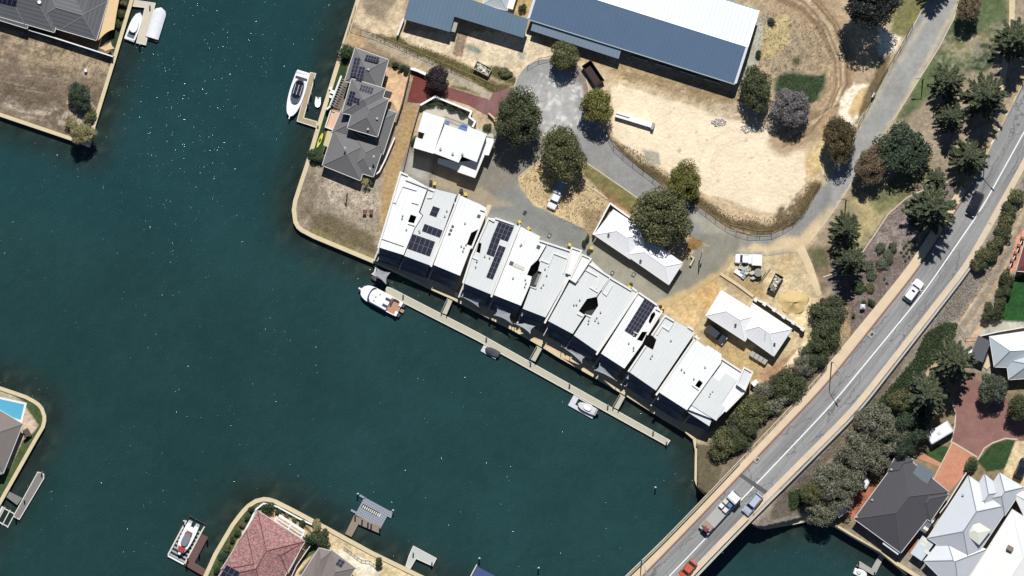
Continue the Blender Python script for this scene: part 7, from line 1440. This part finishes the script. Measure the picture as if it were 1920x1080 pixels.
for lab, x, y, rx, ry, kd, m_, h in (('green shrub at the top corner of the grey tiled house',649,97,14,16,'small','green',1.6),('green shrub between the kayak and the vacant point',590,291,16,12,'small','green',1.2),('darker shrub right of the kayak shrub',604,296,11,9,'small','dark',1.1),('bushy green plant at the lower corner of the walled house',809,345-150,9,6,'small','green',.7),
  ('dark hedge plant along the wall above the peach paving, left',742,121,8,5,'small','deep',.9),('dark hedge plant above the peach paving, middle',752,126,8,5,'small','deep',.9),('dark hedge plant above the peach paving, right',762,131,8,6,'small','deep',.9),('dark shrub at the entry of the walled garden',914,238,10,8,'small','dark',.8),
  ('dark green round tree between the red and taupe roofs, left one',582,1008,14,14,'small','green',2.0),('dark green round tree between the red and taupe roofs, lower one',605,1018,15,14,'small','green',2.0),('dark green round tree by the cream paving, upper one',607,1000,11,11,'small','dark',1.6),('straw-coloured shrub by the sea wall above the round trees',592,985,12,10,'small','straw',1.0),
  ('spreading green plant at the apex of the red house garden',503,953,14,11,'small','green',1.3),('dark shrub below the taupe house fence',711,1054,9,9,'small','green',1.2),('dark planting on the lawn edge by the red house, lowest',410,1062,9,13,'small','green',1.0),('dark planting on the lawn edge by the red house, second from bottom',418,1044,9,10,'small','deep',.9),('shrub on the lawn edge by the red house, third from bottom',426,1028,8,9,'small','olive',.8),('small shrub in the white planter, left bend',437,1012,6,6,'small','green',.7),('small shrub in the white planter, above the left bend',446,999,7,7,'small','green',.7),('small rusty shrub in the white planter',455,984,7,6,'small','brown',.6),('dark shrub in the white planter near the apex',464,968,7,7,'small','green',.7),('dark shrub at the planter apex left side',472,955,7,6,'small','deep',.7),
  ('small planter shrub right of the apex',522,960,7,6,'small','deep',.6),('planter shrub above the white pergola, left',538,968,7,5,'small','brown',.5),('planter shrub above the white pergola, middle',552,975,6,5,'small','olive',.5),('planter shrub above the white pergola, right',567,982,8,7,'small','green',.7),
  ('round clipped shrub at the corner of the orange drive',1819,869,13,16,'small','green',1.3),('shrub at the left end of the small court lawn',1737,842,6,5,'small','straw',.6),('hedge plant beside the tan sail at top left, upper',231,6,6,9,'small','brown',.9),('hedge plant beside the tan sail at top left, middle',227,26,7,9,'small','dark',.9),('hedge plant beside the tan sail at top left, lower',221,45,6,9,'small','dark',.9),
  ('dark tree-like bush in the yard right of the small pale building',980,14,9,8,'small','deep',1.0),('small green bush left of the dirt lot shed strip',1423,102,6,8,'small','green',.8),('small dark bush at the top of the yellow sand patch',1446,40,8,7,'small','deep',.7),('green mound of plants at the fence beside the skip',948,136,16,10,'small','olive',.6),('hedge along the dark alley by the garages, upper',1101,446,4,9,'small','deep',.8),('hedge along the garage alley, lower',1095,457,4,8,'small','deep',.8),('hedge shrub inside the white garden wall, left',803,194,10,5,'small','deep',.8),('hedge shrub inside the white garden wall, second',828,194,10,6,'small','deep',.8),('hedge shrub inside the white garden wall, third',848,204,10,6,'small','deep',.8),('hedge shrub inside the white garden wall, right',868,213,10,6,'small','deep',.8),('dark plant at the left fence of the white flat house',776,262,5,10,'small','deep',.8),('low plant in the pot between two grey sails',963,600,7,7,'small','straw',1.2),('palm-like bush on the fringed corner by the shore path',1500,945,0.1,0.1,'tuft','green',.1)):
    if rx > 1: tree('shrub', lab, x, y, rx, ry, kd, m_, h=h, cat='shrub')
# palm at the corner of the grey tiled house
t = thing('palm', 'small palm with drooping fronds at the lower corner of the grey tiled house', 'palm', P(687, 340, 0), rz=0); MB().tube((0, 0, -.2), (0, 0, 2.2), .13, 8, r2=.1).build('trunk', mBark, t); m = []
for k in range(16):
    a = k*6.283/16+.1*(k % 3); L_ = 1.25 if k % 2 else 1.05; r_ = np.random.RandomState(k)
    for j in range(12):
        s = (j+.5)/12; x, y, z = L_*s*math.cos(a), L_*s*math.sin(a), 2.25+.35*s-.9*s*s
        for sd_ in (-1, 1):
            b_ = a+sd_*.9; w_ = .24*(1-s*.6); p0 = np.array([x, y, z]); d_ = np.array([math.cos(b_), math.sin(b_), -.25])*w_; n_ = np.array([-math.sin(b_), math.cos(b_), .2])*.035; m.append([p0-n_, p0+d_-n_*.3, p0+d_+n_*.3, p0+n_])
me = quads('crown', np.array(m).reshape(-1, 3)); c = bpy.data.objects.new('crown', me); COL.objects.link(c); c.parent = t; c.material_slots[0].link = 'OBJECT'; c.material_slots[0].material = LM['straw']
# ---- ground cover: uncountable, one object each ----
def cover(name, poly, mat, n, leaf, h, seed, label=None, zadd=0):
    r = np.random.RandomState(seed); xs, ys = [p[0] for p in poly], [p[1] for p in poly]; X, Y = r.uniform(min(xs), max(xs), n*3), r.uniform(min(ys), max(ys), n*3); k = pip_sd(poly, X, Y)+r.normal(size=len(X))*1.5 > 0; X, Y = X[k][:n], Y[k][:n]; n = len(X)
    x, y = (X-960)*.1, (540-Y)*.1; zz = gz(x, y); pos = np.stack([x, y, zz+h*r.rand(n)], 1); nr = r.normal(size=(n, 3))*.6+np.array([0, 0, 1]); nr /= np.linalg.norm(nr, axis=1)[:, None]; u = np.cross(nr, r.normal(size=(n, 3))); u /= np.linalg.norm(u, axis=1)[:, None]; v = np.cross(nr, u); s = (leaf*r.uniform(.5, 1.3, n))[:, None]
    me = quads(name, np.stack([pos-u*s, pos-v*s*.5, pos+u*s, pos+v*s*.5], 1).reshape(-1, 3)); me.materials[0] = LM[mat] if mat in LM else MATS[mat]; o = bpy.data.objects.new(name, me); COL.objects.link(o); tag(o, label, None, None, 'stuff')
cover('ivy_bank', [(1770,604),(1795,606),(1790,630),(1760,670),(1715,715),(1690,750),(1650,790),(1625,775),(1660,735),(1715,670),(1735,625)], 'green', 16000, .15, .4, 1, 'dense green creeper covering the embankment between road and path')
cover('ivy_patch', [(1476,922),(1503,916),(1512,944),(1482,956)], 'green', 900, .18, .3, 2, 'square green creeper patch by the canal path')
M('weed_stalks', rgb(150, 126, 82), .95, island=.5); M('stone_bits', rgb(174, 162, 146), .95, island=.5); M('bark_chips', rgb(150, 134, 126), .95, island=.6); M('dry_tufts', rgb(120, 104, 66), .95, island=.5)
cover('rock_riprap', [(1822,500),(1858,500),(1893,440),(1940,345),(1925,330),(1880,400)], 'stone_bits', 5200, .1, .15, 3, 'grey rocks beside the shrub row')
cover('rock_riprap', [(1815,512),(1850,505),(1862,510),(1800,596),(1735,612),(1745,600)], 'stone_bits', 8000, .1, .15, 4, 'grey rocks between guard rail and path')
cover('rock_riprap', [(1560,845),(1590,810),(1700,655),(1725,640),(1640,760),(1575,850),(1500,930),(1455,945),(1475,915)], 'stone_bits', 3600, .1, .15, 5, 'stones on the verge below the guard rail')
cover('bark_mulch', mz, 'bark_chips', 7000, .12, .12, 6, 'bark mulch with dry twigs over the planting bed')
cover('dry_weeds', [(1142,266),(1200,312),(1250,345),(1310,385),(1370,425),(1440,436),(1500,412),(1535,345),(1515,340),(1490,395),(1440,410),(1370,400),(1300,365),(1200,285),(1150,262)], 'dry_tufts', 4200, .13, .3, 7, 'dry weeds inside the curved mesh fence')
cover('dry_weeds', [(1015,300),(1045,272),(1140,375),(1110,448),(1050,410),(985,362),(973,340)], 'dry_tufts', 1500, .12, .2, 8, 'dry weed tufts on the sand triangle')
cover('dry_weeds', [(690,60),(760,74),(850,110),(930,150),(920,162),(800,112),(700,72)], 'dry_tufts', 1600, .13, .3, 9, 'weeds beside the fenced path')
cover('dry_weeds', [(1425,20),(1545,50),(1560,130),(1440,140),(1420,120)], 'dry_tufts', 700, .13, .25, 10, 'scattered weeds on the dirt lot')
cover('dry_grass', [(560,330),(600,320),(700,350),(720,400),(700,480),(590,440),(556,410)], 'weed_stalks', 2600, .11, .15, 11, 'dry grass over the vacant point')
cover('dry_grass', [(-60,0),(120,80),(215,112),(170,262),(0,205),(-60,190)], 'weed_stalks', 5200, .11, .15, 12, 'dry grass over the top-left vacant lot')
cover('lawn_grass', [(1462,140),(1545,142),(1530,188),(1510,198),(1456,178)], 'green', 2200, .12, .15, 13, 'green grass patch right of the grey tree')
